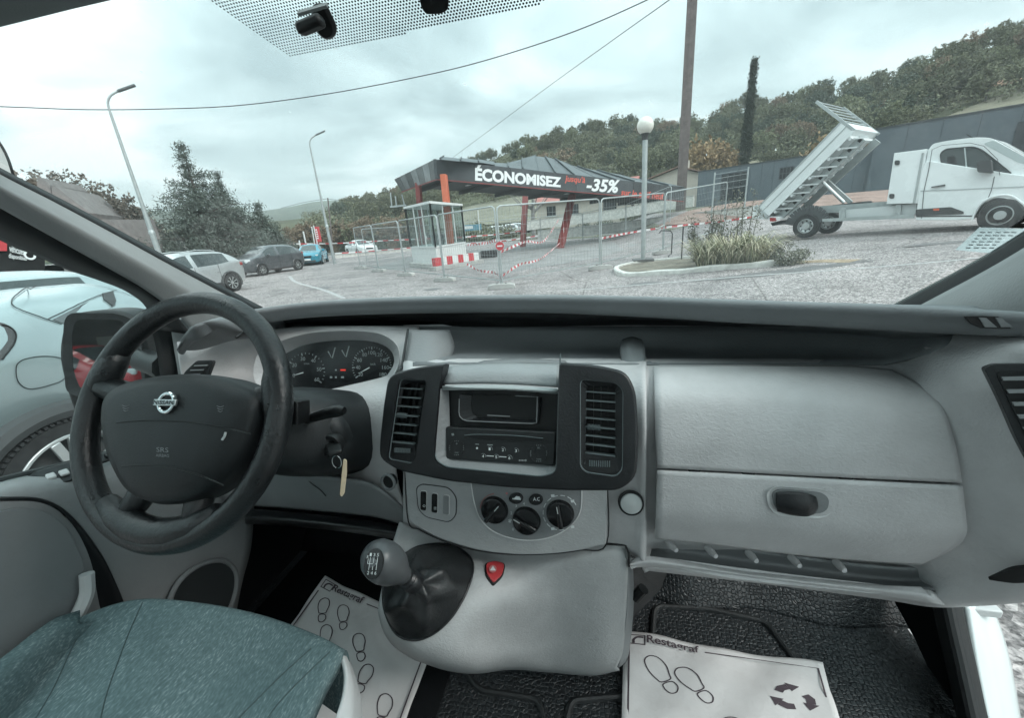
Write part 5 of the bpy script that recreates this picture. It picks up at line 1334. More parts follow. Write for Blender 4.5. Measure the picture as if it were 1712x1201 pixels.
# cleared red slope and dry field high on the right, laid on the hill
def hill_patch(name, pxs, t0, t1, m, lift=.25):
    V = []; F = []; n = len(pxs); ts = np.linspace(0, 1, 8)
    for q in ts:
        for i, px in enumerate(pxs):
            b = bearing(px); t = t0[i]+(t1[i]-t0[i])*q; D = 62+(hdist(b)-62)*t
            V.append((CAM.x+math.sin(b)*D, CAM.y+math.cos(b)*D, hill(b, t)+lift))
    F = [(j*n+i, j*n+i+1, (j+1)*n+i+1, (j+1)*n+i) for j in range(7) for i in range(n-1)]
    o = MB().add(V, F).build(name, m, smooth=180); o['kind'] = 'structure'; return o
hill_patch('cleared_slope', [1600,1640,1680,1712,1760,1800], [.66,.64,.63,.62,.62,.62], [.68,.72,.75,.77,.79,.79], mat('orange_soil', (.30,.17,.115), .95, var=.2, vscale=.15))
hill_patch('dry_field', [1150,1250,1350,1450,1550,1640,1720,1800], [.05]*8, [.28,.34,.34,.36,.46,.58,.61,.61], M_FIELD, .2)
hill_patch('grass_slope', [640,740,840,940,1040,1150], [.02]*6, [.20,.24,.25,.28,.28,.26], mat('pale_grass', (.17,.165,.125), .95, var=.25, vscale=.3), .2)

# bushes: one thing each
BUSH = []
for i in range(3):
    r = np.random.default_rng(60+i); C = []
    while len(C) < 90:
        d = r.normal(size=3); d /= np.linalg.norm(d); p = d*np.array([1, .9, .85])*r.uniform(.6, 1); p[2] = abs(p[2])
        C.append(p)
    V = leaf_cards(np.array(C), 22, .075, .15, 70+i); BUSH.append((cards_mesh('crown', V), MB().tube([(0,0,-.2),(0,0,.35),(.1,0,.7)], [.05,.04,.02], 5).mesh('trunk')))
def bush(px, py, D, s, m_, label, sz=1.0, group=None, name='bush'):
    p = onD(px, py, D); x, y = p.x, p.y; z = zg(x, y) if D < 62 else max(zg(x, y), p.z)
    return tree_at(name, label, 'bush', (x, y, z), s, m_, BUSH[random.randrange(3)], group, sz, 'foliage')
# brown hedge row on the left behind the road
for i in range(17):
    px = 486+i*13.0; D = 62-i*.5
    p = onD(px, 400, D)
    tree_at('hedge_tree', 'brown autumn tree in the hedgerow beyond the white car', 'tree', (p.x, p.y, zg(p.x, p.y)-.2), random.uniform(.50, .68), L_BROWN if i % 4 else L_PALE, PROTO[i % 4], 'brown hedgerow trees beyond the white car')
for i in range(10):
    px = 560+i*16; p = onD(px, 395, 58-i*.6)
    tree_at('hedge_shrub', 'low dark shrub at the foot of the brown hedgerow', 'bush', (p.x, p.y, zg(p.x, p.y)), random.uniform(.9, 1.3), L_DARK if i % 3 else L_BROWN, BUSH[i % 3], 'low shrubs under the hedgerow', 1.0, 'foliage')
for px, D, s, m_, lb in ((800,52,2.3,L_PALE,'large pale green bush behind the kiosk'), (772,54,1.9,L_OAK,'olive bush behind the orange column'), (838,53,1.8,L_OAK,'rounded olive bush left of the parked white vans'), (1090,48,1.7,L_DARK,'dark shrub beside the red roofed house'), (1010,50,1.3,L_DARK,'dark clipped shrub in front of the red roofed house'), (1055,49,1.2,L_OAK,'low olive shrub right of the red roofed house'), (975,50,1.2,L_DARK,'dark shrub behind the leaning red column'), (905,52,1.3,L_PALE,'pale shrub left of the red roofed house')):
    bush(px, 380, D, s, m_, lb)
# ochre bush and low shrubs over the grey building
for px, s, m_, lb in ((1178,2.2,L_OCHRE,'bright ochre bush left behind the grey building'), (1200,1.9,L_OCHRE,'ochre bush right at the corner of the grey building'), (1395,2.4,L_OCHRE,'ochre bush behind the raised tipper bed')):
    bush(px, 288, 72, s*1.75, m_, lb, 1.2)
for i, px in enumerate((1290,1318,1346,1372)):
    p = onD(px, 268, 95); tree_at('slope_shrub', 'dark shrub in the row on the slope above the grey building', 'bush', p, 2.2, L_OAK, BUSH[i % 3], 'dark shrubs above the grey building', .8, 'foliage')

# big cedar left
def conifer(name, label, base, H, W, seed, m_, tiers, gap=.0, lean=0, thin_top=.2):
    r = np.random.default_rng(seed); o = thing(name, label, 'tree', base)
    MB().tube([(0,0,-.3),(0,0,H*.4),(.05,0,H*.8),(.1,0,H)], [H*.026,H*.019,H*.007,.015], 8).build('trunk', M_BARK, o)
    C = []; br = MB()
    for i in range(tiers):
        f = i/(tiers-1); z = H*(.05+.92*f); R = W*(1-f)**.75*(.82+.3*r.random())*(1 if f < .8 else thin_top+.35)
        nb = max(4, int(15*(1-f)+4))
        for k in range(nb):
            a = r.uniform(0, 6.28); l = R*r.uniform(.62, 1.12)
            end = np.array([math.cos(a)*l, math.sin(a)*l, z+l*.22-l*.25*r.random()])
            br.tube([(0, 0, z-.1), tuple(end*np.array([.55, .55, 1])+np.array([0, 0, .05])), tuple(end)], [.05*(1-f)+.015, .03*(1-f)+.01, .006], 4)
            m = max(4, int(l*7))
            for q in range(m):
                t = .28+.75*(q/m)**.8
                C.append(np.array([end[0]*t, end[1]*t, z+(end[2]-z)*t-.10*l*t*t])+r.normal(size=3)*np.array([.16*l*t, .16*l*t, .05*l])*.9)
    br.build('branches', M_BARK, o)['kind'] = 'stuff'
    C = np.array(C); V = leaf_cards(C, 17, .105, .17, seed+3, flat=.5, droop=.45, aspect=.30)
    c = link('crown', cards_mesh('crown', V), m_, o); return o
pc = onD(358, 428, 36); conifer('cedar_tree', 'tall dark cedar behind the parked silver and dark grey cars', (pc.x, pc.y, zg(pc.x, pc.y)), 8.3, 4.5, 5, L_CEDAR, 14)
pc = onD(452, 425, 38); conifer('cedar_tree', 'smaller dark conifer just right of the tall cedar', (pc.x, pc.y, zg(pc.x, pc.y)), 4.6, 2.4, 9, L_CEDAR, 9)
pc = onD(398, 420, 39); conifer('cedar_tree', 'second dark cedar crown merging behind the tall cedar', (pc.x, pc.y, zg(pc.x, pc.y)), 7.0, 3.0, 15, L_CEDAR, 11)
for px, D, s, m_, lb in ((150,40,1.05,L_MUTE,'brown leafed tree beside the roof behind the windscreen pillar'), (205,42,.85,L_MUTE,'brown leafed tree left of the near street lamp'), (105,44,1.2,L_MUTE,'tall brown tree at the far left above the pillar')):
    p = onD(px, 420, D); tree_at('brown_tree', lb, 'tree', (p.x, p.y, zg(p.x, p.y)), s, m_, FINE[int(px) % 2])
for i, px in enumerate((240,300,420,500,525)): bush(px, 428, 37, random.uniform(.8,1.2), L_BROWN if i % 2 else L_PALE, ('scrubby bush at the foot of the near street lamp','pale bush under the left of the tall cedar','brown bush between the cedar and the dark grey car','pale bush behind the teal car','brown bush right of the small conifer')[i])
# cypress
pb = onD(1243, 285, 46); H = onD(1271, 95, 46).z-pb.z
o = thing('cypress_tree', 'very tall narrow dark cypress behind the grey building', 'tree', (pb.x, pb.y, pb.z-3))
MB().tube([(0,0,-.5),(0,0,H+2.5)], [.14,.02], 6).build('trunk', M_BARK, o)
r = np.random.default_rng(4); C = []
for i in range(900):
    f = r.random()**.85; a = r.uniform(0, 6.28); R = (.62*(1-f)**.95+.03)*r.uniform(.55, 1.0); C.append((math.cos(a)*R, math.sin(a)*R, .3+f*(H+2.6)))
link('crown', cards_mesh('crown', leaf_cards(np.array(C), 12, .13, .11, 8, droop=-.9, aspect=.35)), L_CYP, o)
# bare tree behind the canopy
p = onD(893, 395, 50); o = thing('bare_tree', 'bare spreading tree behind the rear red column', 'tree', (p.x, p.y, zg(p.x, p.y)))
m = MB(); m.tube([(0,0,-.2),(0,0,2.6),(.1,0,4.2)], [.3,.24,.16], 8).build('trunk', mat('grey_bark', (.2,.19,.18), .9, bump=.5, bscale=9), o)
m = MB(); r = np.random.default_rng(3)
for k in range(9):
    a = k*.7+r.uniform(0,.4); l = r.uniform(1.8, 3.2); e_ = (math.cos(a)*l, math.sin(a)*l, 3.4+l*.55)
    m.tube([(0,0,2.6+.15*k), (math.cos(a)*l*.5, math.sin(a)*l*.5, 3.2+l*.15), e_], [.12,.08,.03], 5)
    for q in range(3):
        b = a+r.uniform(-.8,.8); m.tube([e_, (e_[0]+math.cos(b)*.9, e_[1]+math.sin(b)*.9, e_[2]+.6)], [.03,.01], 4)
m.build('branches', mat('grey_bark', (.2,.19,.18), .9), o)['kind'] = 'stuff'
# ================================================================== street furniture, canopy, fences
M_GALV = mat('galvanised_steel', (.42, .45, .45), .5, .6, var=.12, vscale=6)
M_CONC = mat('concrete', (.38, .375, .36), .9, bump=.5, bscale=30, var=.2, vscale=4)
M_KERB = mat('painted_kerb', (.58, .57, .54), .85, bump=.5, bscale=25, var=.28, vscale=5)
M_WPAINT = mat('weathered_white', (.66, .68, .67), .5, var=.08, vscale=5)
M_REDC = mat('faded_red_steel', (.21, .04, .036), .5, var=.18, vscale=2.5)
M_ORNG = mat('orange_steel', (.50, .12, .06), .5, var=.15, vscale=2.5)  # orange of the front left column; the others are red
M_ANTH = mat('anthracite_sheet', (.055, .062, .068), .55, var=.15, vscale=1.5)
M_TAPEW = mat('tape_white', (.72, .72, .72), .5); M_TAPER = mat('tape_red', (.50, .05, .06), .5)

# lamps on the left
def street_lamp(label, base_px, D, H, arm_dir, lean=(0, 0), band=.0):
    p = onD(*base_px, D); z = zg(p.x, p.y); o = thing('street_lamp', label, 'street lamp', (p.x, p.y, z), 'tall curved street lamps')
    ax_, ay_ = arm_dir; lx, ly = lean
    r0 = .085
    MB().tube([(0,0,-.1),(0,0,2.4),(lx*.5,ly*.5,H*.5),(lx,ly,H-.7)], [r0*1.25,r0*1.2,r0*.8,r0*.55], 10).build('post', M_GALV, o, smooth=True)
    MB().lathe([(r0*1.35,2.40),(r0*1.35,2.55),(r0*.9,2.6)], 12).build('collar', M_GALV, o, smooth=True)
    arm = [(lx,ly,H-.72),(lx+.03*ax_,ly+.03*ay_,H-.35),(lx+.2*ax_,ly+.2*ay_,H-.08),(lx+.5*ax_,ly+.5*ay_,H+.10)]
    MB().tube(crom(arm, 5), .04, 8).build('arm', M_GALV, o, smooth=True)
    d = Vector((ax_, ay_, .42)).normalized(); c = Vector((lx+.5*ax_, ly+.5*ay_, H+.1))
    MB().bar(c-d*.05, c+d*.62, .20, .07, up=(0,0,1)).build('lamp_head', mat('lamp_grey', (.12,.14,.145), .5), o, bevel=.02)
    return o
street_lamp('near street lamp leaning left of the tall cedar', (270,436), 24, 7.75, (.75,.66))
street_lamp('farther street lamp right of the cedar, beside the red flag', (559,438), 31, 7.9, (.8,.6))

# kerbed island
ko = [(1027,456),(1037,462),(1060,463),(1100,461),(1160,456.5),(1220,451),(1280,447),(1312,443),(1320,439),(1300,435),(1230,433),(1160,435),(1100,439),(1050,445),(1030,451)]
kp = [G(*p) for p in crom(ko, 4, True)]
kc = sum(kp, Vector())/len(kp)
region('island_soil', [(p.x, p.y) for p in kp], mat('island_soil', (.17,.15,.12), .95, bump=.8, bscale=20, var=.4, vscale=3), .07, step=.4)
V = []; n = len(kp)
for p in kp:
    d = Vector((p.x-kc.x, p.y-kc.y, 0)).normalized()
    for q, h in ((0, -.05), (.01, .10), (-.02, .125), (-.13, .125), (-.15, .0)): V.append(Vector((p.x+d.x*q, p.y+d.y*q, zg(p.x, p.y)+h+.012*math.sin(p.x*5))))
F = [(i*5+k, i*5+k+1, ((i+1) % n)*5+k+1, ((i+1) % n)*5+k) for i in range(n) for k in range(4)]
KB = MB().add(V, F).build('island_kerb', M_KERB, bevel=0); tag(KB, 'pale painted kerb around the planted island with the globe lamp', 'kerb')
# globe lamp
p = G(1075, 441); gt = onD(1079, 210, math.hypot(p.x-CAM.x, p.y-CAM.y)); H = gt.z-p.z; gx, gy = gt.x-p.x, gt.y-p.y
GL = thing('globe_lamp', 'globe street lamp on a straight galvanised post in the kerbed island', 'street lamp', p)
rg = .235
MB().tube([(0,0,.05),(gx*.9,gy*.9,H-rg-.12)], .075, 14).build('post', M_GALV, GL, smooth=True)
MB().box((0,0,.12), (.62,.5,.06)).build('base_plate', mat('dark_slab', (.12,.12,.12), .8), GL)
MB().lathe([(.085,-rg-.14),(.085,-rg-.04),(.12,-rg+.02),(.125,-rg+.05)], 20, Matrix.Translation((gx,gy,H))).build('fitter', mat('dark_fitter', (.03,.03,.03), .5), GL, smooth=True)
MB().lathe([(rg*math.sin(a), -rg*math.cos(a)) for a in np.linspace(.25, math.pi, 18)], 28, Matrix.Translation((gx,gy,H))).build('globe', mat('milky_globe', (.72,.70,.64), .3, var=.1, vscale=3, spec=.5), GL, smooth=True)
lv = MB()
for k in range(6): lv.lathe([(rg*.46, -.10+k*.045), (rg*.50, -.09+k*.045)], 20, Matrix.Translation((gx,gy,H)))
# pipe stand and stake by the pole
p = G(1118, 430)
o = thing('bent_pipe', 'thin black bent pipe standing in the soil beside the island', 'pipe', p)
MB().tube([(0,0,-.1),(0,0,.05),(.08,0,.1),(.08,0,.75),(.02,0,.85),(-.28,0,.88),(-.34,0,.8)], .018, 8).build('pipe', mat('black_steel', (.03,.03,.032), .5), o, smooth=True)
MB().box((-.32,0,.98), (.30,.10,.06), Matrix.Rotation(-.4,3,'Y')).build('pipe_head', M_CONC, o, bevel=.02)
p = G(1139, 437); tag(MB().tube([p+Vector((0,0,-.1)), p+Vector((0,0,1.0))], .02, 8).build('black_stake', mat('black_steel', (.03,.03,.032), .5)), 'straight thin black stake next to the bent pipe', 'stake')
# planting
def blades(name, label, p, n, h, spread, mats, seed, w=.022):
    o = thing(name, label, 'plant', p); r = np.random.default_rng(seed)
    for mi, (m_, frac) in enumerate(mats):
        mm = MB()
        for i in range(int(n*frac)):
            a = r.uniform(0, 6.28); rr = spread*r.random()**.6; bx, by = math.cos(a)*rr*.9, math.sin(a)*rr*.7; l = h*r.uniform(.45, 1.1); o_ = r.uniform(.25, 1.25)*l; d = a+r.normal()*.5; sx, sy = math.cos(d), math.sin(d); ww = w*r.uniform(.6, 1.3)
            P = [(bx, by, 0), (bx+sx*o_*.25, by+sy*o_*.25, l*.55), (bx+sx*o_*.65, by+sy*o_*.65, l*.85), (bx+sx*o_*1.15, by+sy*o_*1.15, l*(.85-.35*r.random()))]
            V = []
            for q, k in zip(P, (1, .9, .6, .06)): V += [(q[0]-sy*ww*k, q[1]+sx*ww*k, q[2]), (q[0]+sy*ww*k, q[1]-sx*ww*k, q[2])]
            mm.add(V, [(0,1,3,2),(2,3,5,4),(4,5,7,6)])
        q = mm.build('leaves', m_, o)
    return o
LB1 = leaf_mat('strap_leaves', (.20, .205, .13), .55); LB2 = leaf_mat('straw_leaves', (.46, .42, .31), .5); LB3 = leaf_mat('weed_leaves', (.15, .15, .115), .5)
blades('strap_leaf_plant', 'left strap leaved clump at the kerb of the island', G(1186,450), 380, .78, .30, ((LB1,.5),(LB2,.5)), 1, .011)
blades('strap_leaf_plant', 'middle strap leaved clump behind the kerb of the island', G(1222,447), 380, .88, .30, ((LB1,.45),(LB2,.55)), 2, .011)
blades('strap_leaf_plant', 'right strap leaved clump at the end of the island', G(1258,444), 340, .76, .28, ((LB1,.45),(LB2,.55)), 3, .011)
def weed(label, p, h, seed, n=5):
    o = thing('tall_weed', label, 'plant', p); r = np.random.default_rng(seed); st = MB(); C = []
    for k in range(n):
        a = r.uniform(0, 6.28); x, y = math.cos(a)*.25, math.sin(a)*.12; hh = h*r.uniform(.6, 1)
        st.tube([(x*.5,y*.5,0),(x,y,hh*.6),(x*1.3,y*1.3,hh)], [.012,.009,.004], 5)
        for q in range(26): t = r.uniform(.1,1); C.append((x*(.5+.8*t)+r.normal()*.06, y*(.5+.8*t)+r.normal()*.06, hh*t))
    st.build('stems', M_BARK, o); link('leaves', cards_mesh('leaves', leaf_cards(np.array(C), 6, .035, .05, seed, aspect=.4)), LB3, o)
weed('dense dark weed at the left end of the island planting', G(1172,441), 1.25, 1, 9); weed('tall thin weed left of the strap leaves', G(1190,438), 2.2, 2, 3); weed('tall thin weed in the middle of the island planting', G(1242,436), 1.9, 3, 4); weed('low weed at the right of the island planting', G(1285,439), .55, 4, 5); weed('small weed beyond the right end of the kerb', G(1322,443), .35, 5, 6); weed('dark weed behind the middle clump', G(1215,437), 1.2, 6, 7)

# utility pole (pierced concrete) and cables
pb = onD(1136, 380, 34.0); pb.z = zg(pb.x, pb.y); H = 24.0
UP = thing('utility_pole', 'tall pierced brown grey utility pole beside the canopy end', 'utility pole', pb)
M_POLE = mat('weathered_pole', (.15, .125, .12), .9, bump=.4, bscale=14, var=.2, vscale=3)
for s in (-1, 1): MB().bar((s*.155,0,-.3), (s*.10,0,H), .13, .36).build('flange', M_POLE, UP, bevel=.01)
MB().bar((0,0,-.3), (0,0,H), .18, .12).build('web', M_POLE, UP)
for k in range(24): MB().lathe([(.032,-.005),(.032,.0)], 10, Matrix.Translation((0.02,-.127,.9+k*.46)) @ Matrix.Rotation(rad(90),4,'X')).build('bolt_hole', M_BLACK, UP) if False else MB().box((.0,-.06,1.2+k*.95), (.12,.05,.26)).build('bolt_hole', M_BLACK, UP)
def cable(label, pts, r):
    P = [onD(x, y, D) for x, y, D in pts]; tag(MB().tube(crom([tuple(p) for p in P], 8), r, 6).build('overhead_cable', mat('cable_black', (.02,.022,.024), .6)), label, 'cable')
cable('long sagging overhead cable crossing the sky over the lamps', [(-400,166,28),(0,178,26),(140,183,25),(270,182,24),(400,176,23),(540,158,22),(680,132,21),(800,104,20),(950,56,19),(1085,-2,18),(1250,-85,17)], .018)
cable('straight overhead cable rising from the canopy to the top', [(752,267,60),(900,157,38),(1020,70,26),(1118,0,19),(1260,-105,15)], .016)

# ---------------------------------------------------------------- canopy with banner
CN = thing('canopy', 'derelict station canopy with dark fascia, red columns and a discount banner', 'canopy', (-4, 25, 0))
cl = Vector((-4, 25, 0))
def cp(v): return Vector(v)-cl
fl_b = onZ(730, 300, 4.2); fl_t = onD(727, 266, math.hypot(fl_b.x-CAM.x, fl_b.y-CAM.y))
fr_b = onD(1143, 337, 31.5); fr_t = onD(1145, 313, 31.5)
rl_b = onD(672, 321, 27.5); rl_t = onD(659, 300, 27.5)
rr_b = fr_b+(rl_b-fl_b)*.9; rr_t = fr_t+(rl_t-fl_t)*.9
def quadbox(a, b, c, d, t): n = (b-a).cross(d-a).normalized()*t; return [cp(a), cp(b), cp(c), cp(d)], n
def fascia(name, a, b, c, d, m_, parent=CN, t=.12):
    q, n = quadbox(a, b, c, d, t)
    if n.dot(CAM-a) > 0: n = -n
    return MB().poly(q, n).build(name, m_, parent)
for k in range(8):
    lp = lambda p_, q_, t_: p_+(q_-p_)*t_; t0, t1 = k/8+.0008, (k+1)/8-.0008
    fascia('fascia_panel', lp(fl_t, fr_t, t0), lp(fl_t, fr_t, t1), lp(fl_b, fr_b, t1), lp(fl_b, fr_b, t0), mat('fascia_dark_%d' % (k % 3), tuple(c_*(.9+.12*(k % 3)) for c_ in (.055,.062,.068)), .5, var=.22, vscale=1.1))
for k in range(4): MB().box(cp(fl_b+(fr_b-fl_b)*(.15+.2*k))+Vector((-1.2,2.2,.22)), (.9,.35,.1), Matrix.Rotation(.75,3,'Z')).build('soffit_lamp', M_WPAINT, CN)

for k in range(7):      # the end fascia is a row of unevenly faded panels
    t0, t1 = k/7+.004, (k+1)/7-.004; lp = lambda p_, q_, t_: p_+(q_-p_)*t_; c_ = (.12,.20,.10,.24,.15,.22,.11)[k]
    fascia('fascia_panel', lp(rl_t, fl_t, t0), lp(rl_t, fl_t, t1), lp(rl_b, fl_b, t1), lp(rl_b, fl_b, t0), mat('faded_fascia_%d' % int(c_*100), (c_,c_*1.06,c_*1.08), .6, var=.25, vscale=1.6))
for a, b in ((fl_b, fr_b), (rl_b, fl_b)): MB().bar(cp(a)+Vector((0,-.02,0)), cp(b)+Vector((0,-.02,0)), .05, .05).build('red_edge', M_REDC, CN)
MB().bar(cp(fl_t), cp(fl_b), .06, .16).build('corner_strip', M_ANTH, CN)
# soffit with joists
MB().poly([cp(fl_b)+Vector((.1,.1,.3)), cp(fr_b)+Vector((0,.1,.3)), cp(rr_b)+Vector((0,0,.3)), cp(rl_b)+Vector((0,0,.3))], Vector((0,0,.05))).build('soffit', mat('dark_soffit', (.05,.052,.055), .8), CN)
for k in range(7):
    t = (k+.5)/7; MB().bar(cp(fl_b+(fr_b-fl_b)*t)+Vector((0,.15,.18)), cp(rl_b+(rr_b-rl_b)*t)+Vector((0,0,.18)), .12, .2).build('joist', mat('dark_soffit', (.05,.052,.055), .8), CN)
# buckled roof sheets: separate ribbed sheets along the roof
ed = [(735,266),(800,273),(850,281),(900,287),(960,294),(1030,302),(1090,308),(1144,313)]
rg_ = [(742,262),(800,268),(849,273),(895,261),(928,267),(965,279),(1035,293),(1106,305)]
E0 = [onD(p[0], p[1], 22+(p[0]-727)/418*9.3)+Vector((0,.05,0)) for p in ed]
D1 = [25,25.5,27,29,30,31,33,34.5]; E1 = [onD(*p, d) for p, d in zip(rg_, D1)]
E0s = crom([tuple(p) for p in E0], 8); E1s = crom([tuple(p) for p in E1], 8)
M_SHEET = mat('roof_sheet', (.085,.098,.105), .45, .3, var=.2, vscale=1.2)
ns = 14; NN = len(E0s)-1
for k in range(ns):
    i0, i1 = int(k*NN/ns), int((k+1)*NN/ns); mm = MB()
    a, b, c, d = Vector(E0s[i0]), Vector(E0s[i1]), Vector(E1s[i1]), Vector(E1s[i0])
    up_ = Vector((0, 0, .03*(k % 3)))
    mm.add([cp(a)+up_, cp(b)+up_, cp(c)+up_, cp(d)+up_, cp(c)+Vector((.8,3.5,-1.2)), cp(d)+Vector((.8,3.5,-1.2))], [(0,1,2,3),(3,2,4,5)])
    sh_ = mm.build('roof_sheet', M_SHEET, CN); s_ = sh_.modifiers.new('s', 'SOLIDIFY'); s_.thickness = .03
    MB().bar(cp(a)+up_+Vector((0,0,.03)), cp(d)+up_+Vector((0,0,.03)), .05, .09).build('roof_seam', M_SHEET, CN)
# columns
def column(name, base, top, w, m_, lab=None):
    b = Vector(base); t = Vector(top); o = MB().bar(cp(b)-Vector((0,0,.1)), cp(t), w, w*.8).build(name, m_, CN, bevel=.02)
    if lab: o['label'] = lab
    return o
fl = G(757, 440); tl = onD(743, 303, math.hypot(fl.x-CAM.x, fl.y-CAM.y)+.2); column('column', fl, tl+Vector((0,0,.3)), .34, M_ORNG, 'orange front column')
frb = G(936, 415); tfr = onD(960, 318, 29.5); column('column', frb, tfr+Vector((0,0,.2)), .42, M_REDC, 'leaning red column')
rrb = G(874, 413); trr = onD(880, 308, 33.5); column('column', rrb, trr+Vector((0,0,.2)), .40, M_REDC)
rlb = onD(708, 432, 25.5); rlb.z = 0; trl = onD(700, 312, 25.5); column('column', rlb, trl+Vector((0,0,.2)), .34, M_REDC)
# lettering on the banner
def fq(x0, y0, x1, y1, hx):   # pixel quad on the fascia plane
    pl = Plane(fl_b, (fr_b-fl_b).cross(fl_t-fl_b)); n = pl.n if pl.n.dot(CAM-pl.p) > 0 else -pl.n
    return [cp(pl(x0, y0)+n*.02), cp(pl(x1, y1)+n*.02), cp(pl(x1, y1+hx[1])+n*.02), cp(pl(x0, y0+hx[0])+n*.02)]
M_LETW = mat('banner_white', (.80,.82,.82), .5); M_LETR = mat('banner_red', (.72,.12,.08), .5)
def banner(s, q, m_, bold=0, shear=0): return text_quad('lettering', s, q, m_, CN, lift=0.0, bold=bold, shear=shear)
banner('ÉCONOMISEZ', fq(794, 275, 938, 292.5, (27, 21)), M_LETW, .045)
banner("jusqu'à", fq(944, 292, 978, 296, (14.5, 13)), M_LETR, .012, .2)
banner('-35%', fq(980, 298, 1036, 301, (21, 22.5)), M_LETW, .035, .25)
banner('sur le tarif neuf', fq(1038, 316, 1110, 322.5, (10, 11)), M_LETR, .014, .2)
pl = Plane(fl_b, (rl_b-fl_b).cross(fl_t-fl_b)); nn = pl.n if pl.n.dot(CAM-pl.p) > 0 else -pl.n
m_fl = mat('faded_letter', (.36,.39,.39), .6, var=.5, vscale=2)
for a_, b_, c_, d_ in ((676,300,674,312),(682,299,680,309),(685,297,689,307),(691,293,688,306),(693,292,697,302),(699,289,696,303)):     # worn stumps of old letters
    P_ = [pl(a_,b_), pl(a_+2.6,b_-1), pl(c_+2.6,d_-1), pl(c_,d_)]
    MB().poly([cp(q+nn*.012) for q in P_], nn*.006).build('letter_remnant', m_fl, CN)
# small frame hanging at the left end
o = MB(); a, b = onD(653,322,26), onD(676,322,26)
for q in ((653,322,655,346),(661,328,663,346),(672,325,676,342)): o.bar(cp(onD(q[0],q[1],26)), cp(onD(q[2],q[3],26)), .06)
o.bar(cp(onD(652,346,26)), cp(onD(679,343,26)), .09).build('hanging_frame', M_GALV, CN)

# striped concrete block, island under the kiosk, kiosk
kA, kB, kC = G(692, 446), G(733, 450), G(781, 436)
kb = Vector((kA.x, kA.y, zg(kA.x, kA.y)))
def knorm(v): v = Vector((v.x, v.y, 0)); return v.normalized()
u1 = knorm(kB-kA); w1 = Vector((kB.x-kA.x, kB.y-kA.y, 0)).length; u2 = knorm(kC-kB); w2 = Vector((kC.x-kB.x, kC.y-kB.y, 0)).length
KO = thing('kiosk', 'white framed glass booth with boarded base under the canopy', 'kiosk', kb)
z0 = .22; zs = .95; zt = 2.75
def K(s, t, z): return u1*s+u2*t+Vector((0,0,z))
w1, w2 = max(w1, 1.5), max(w2, 1.6)
MB().poly([K(-.3,-.25,0), K(w1+.3,-.25,0), K(w1+.3,w2+.5,0), K(-.3,w2+.5,0)], Vector((0,0,z0))).build('plinth', M_CONC, KO, bevel=.03)
MB().poly([K(0,0,z0), K(w1,0,z0), K(w1,w2,z0), K(0,w2,z0)], Vector((0,0,zs-z0))).build('base_panel', M_WPAINT, KO)
MB().poly([K(-.1,-.1,zt), K(w1+.1,-.1,zt), K(w1+.1,w2+.1,zt), K(-.1,w2+.1,zt)], Vector((0,0,.10))).build('booth_roof', M_WPAINT, KO)
M_BGLASS = glass_mat('booth_glass', (.72,.80,.80), dust=.05)
for (a, b) in (((0,0),(w1,0)), ((w1,0),(w1,w2)), ((w1,w2),(0,w2)), ((0,w2),(0,0))):
    npan = 3
    for k in range(npan+1):
        t = k/npan; s_, q_ = a[0]+(b[0]-a[0])*t, a[1]+(b[1]-a[1])*t
        MB().bar(K(s_,q_,zs), K(s_,q_,zt), .07 if k in (0, npan) else .045).build('mullion', M_WPAINT, KO)
    for k in range(npan):
        t0, t1 = k/npan, (k+1)/npan
        P = [K(a[0]+(b[0]-a[0])*t, a[1]+(b[1]-a[1])*t, z) for t, z in ((t0,zs),(t1,zs),(t1,zt),(t0,zt))]
        MB().add(P, [(0,1,2,3)]).build('pane', M_BGLASS, KO)
    MB().bar(K(*a,zs), K(*b,zs), .07).build('sill', M_WPAINT, KO)
MB().box(K(w1*.5,w2*.5,1.2), (.5,.4,.5)).build('counter', mat('counter_grey', (.2,.22,.22), .6), KO)
# striped block
sA, sB = G(727, 453), G(799, 441); d = Vector((sB.x-sA.x, sB.y-sA.y, 0)); Ls = d.length; d.normalize()
BL = thing('striped_barrier', 'red and white striped concrete block at the foot of the kiosk', 'barrier', Vector((sA.x, sA.y, zg(sA.x, sA.y))))
ang = math.atan2(d.y, d.x); Rz = Matrix.Rotation(ang, 3, 'Z')
for k in range(8):
    MB().box(d*(Ls*(k+.5)/8)+Vector((0,0,.36)), (Ls/8-.002, .22, .34), Rz).build('stripe', M_TAPER if k % 2 == 0 else M_WPAINT, BL)
MB().box(d*Ls*.5+Vector((0,.05,.09)), (Ls+.3, .5, .18), Rz).build('foot_slab', M_CONC, BL, bevel=.02)
p = G(818, 431); tag(MB().box(p+Vector((0,0,.22)), (.9,.4,.36), Matrix.Rotation(.3,3,'Z')).build('black_trough', mat('black_steel', (.03,.03,.032), .5), bevel=.04), 'small black trough on the ground under the canopy', 'trough')

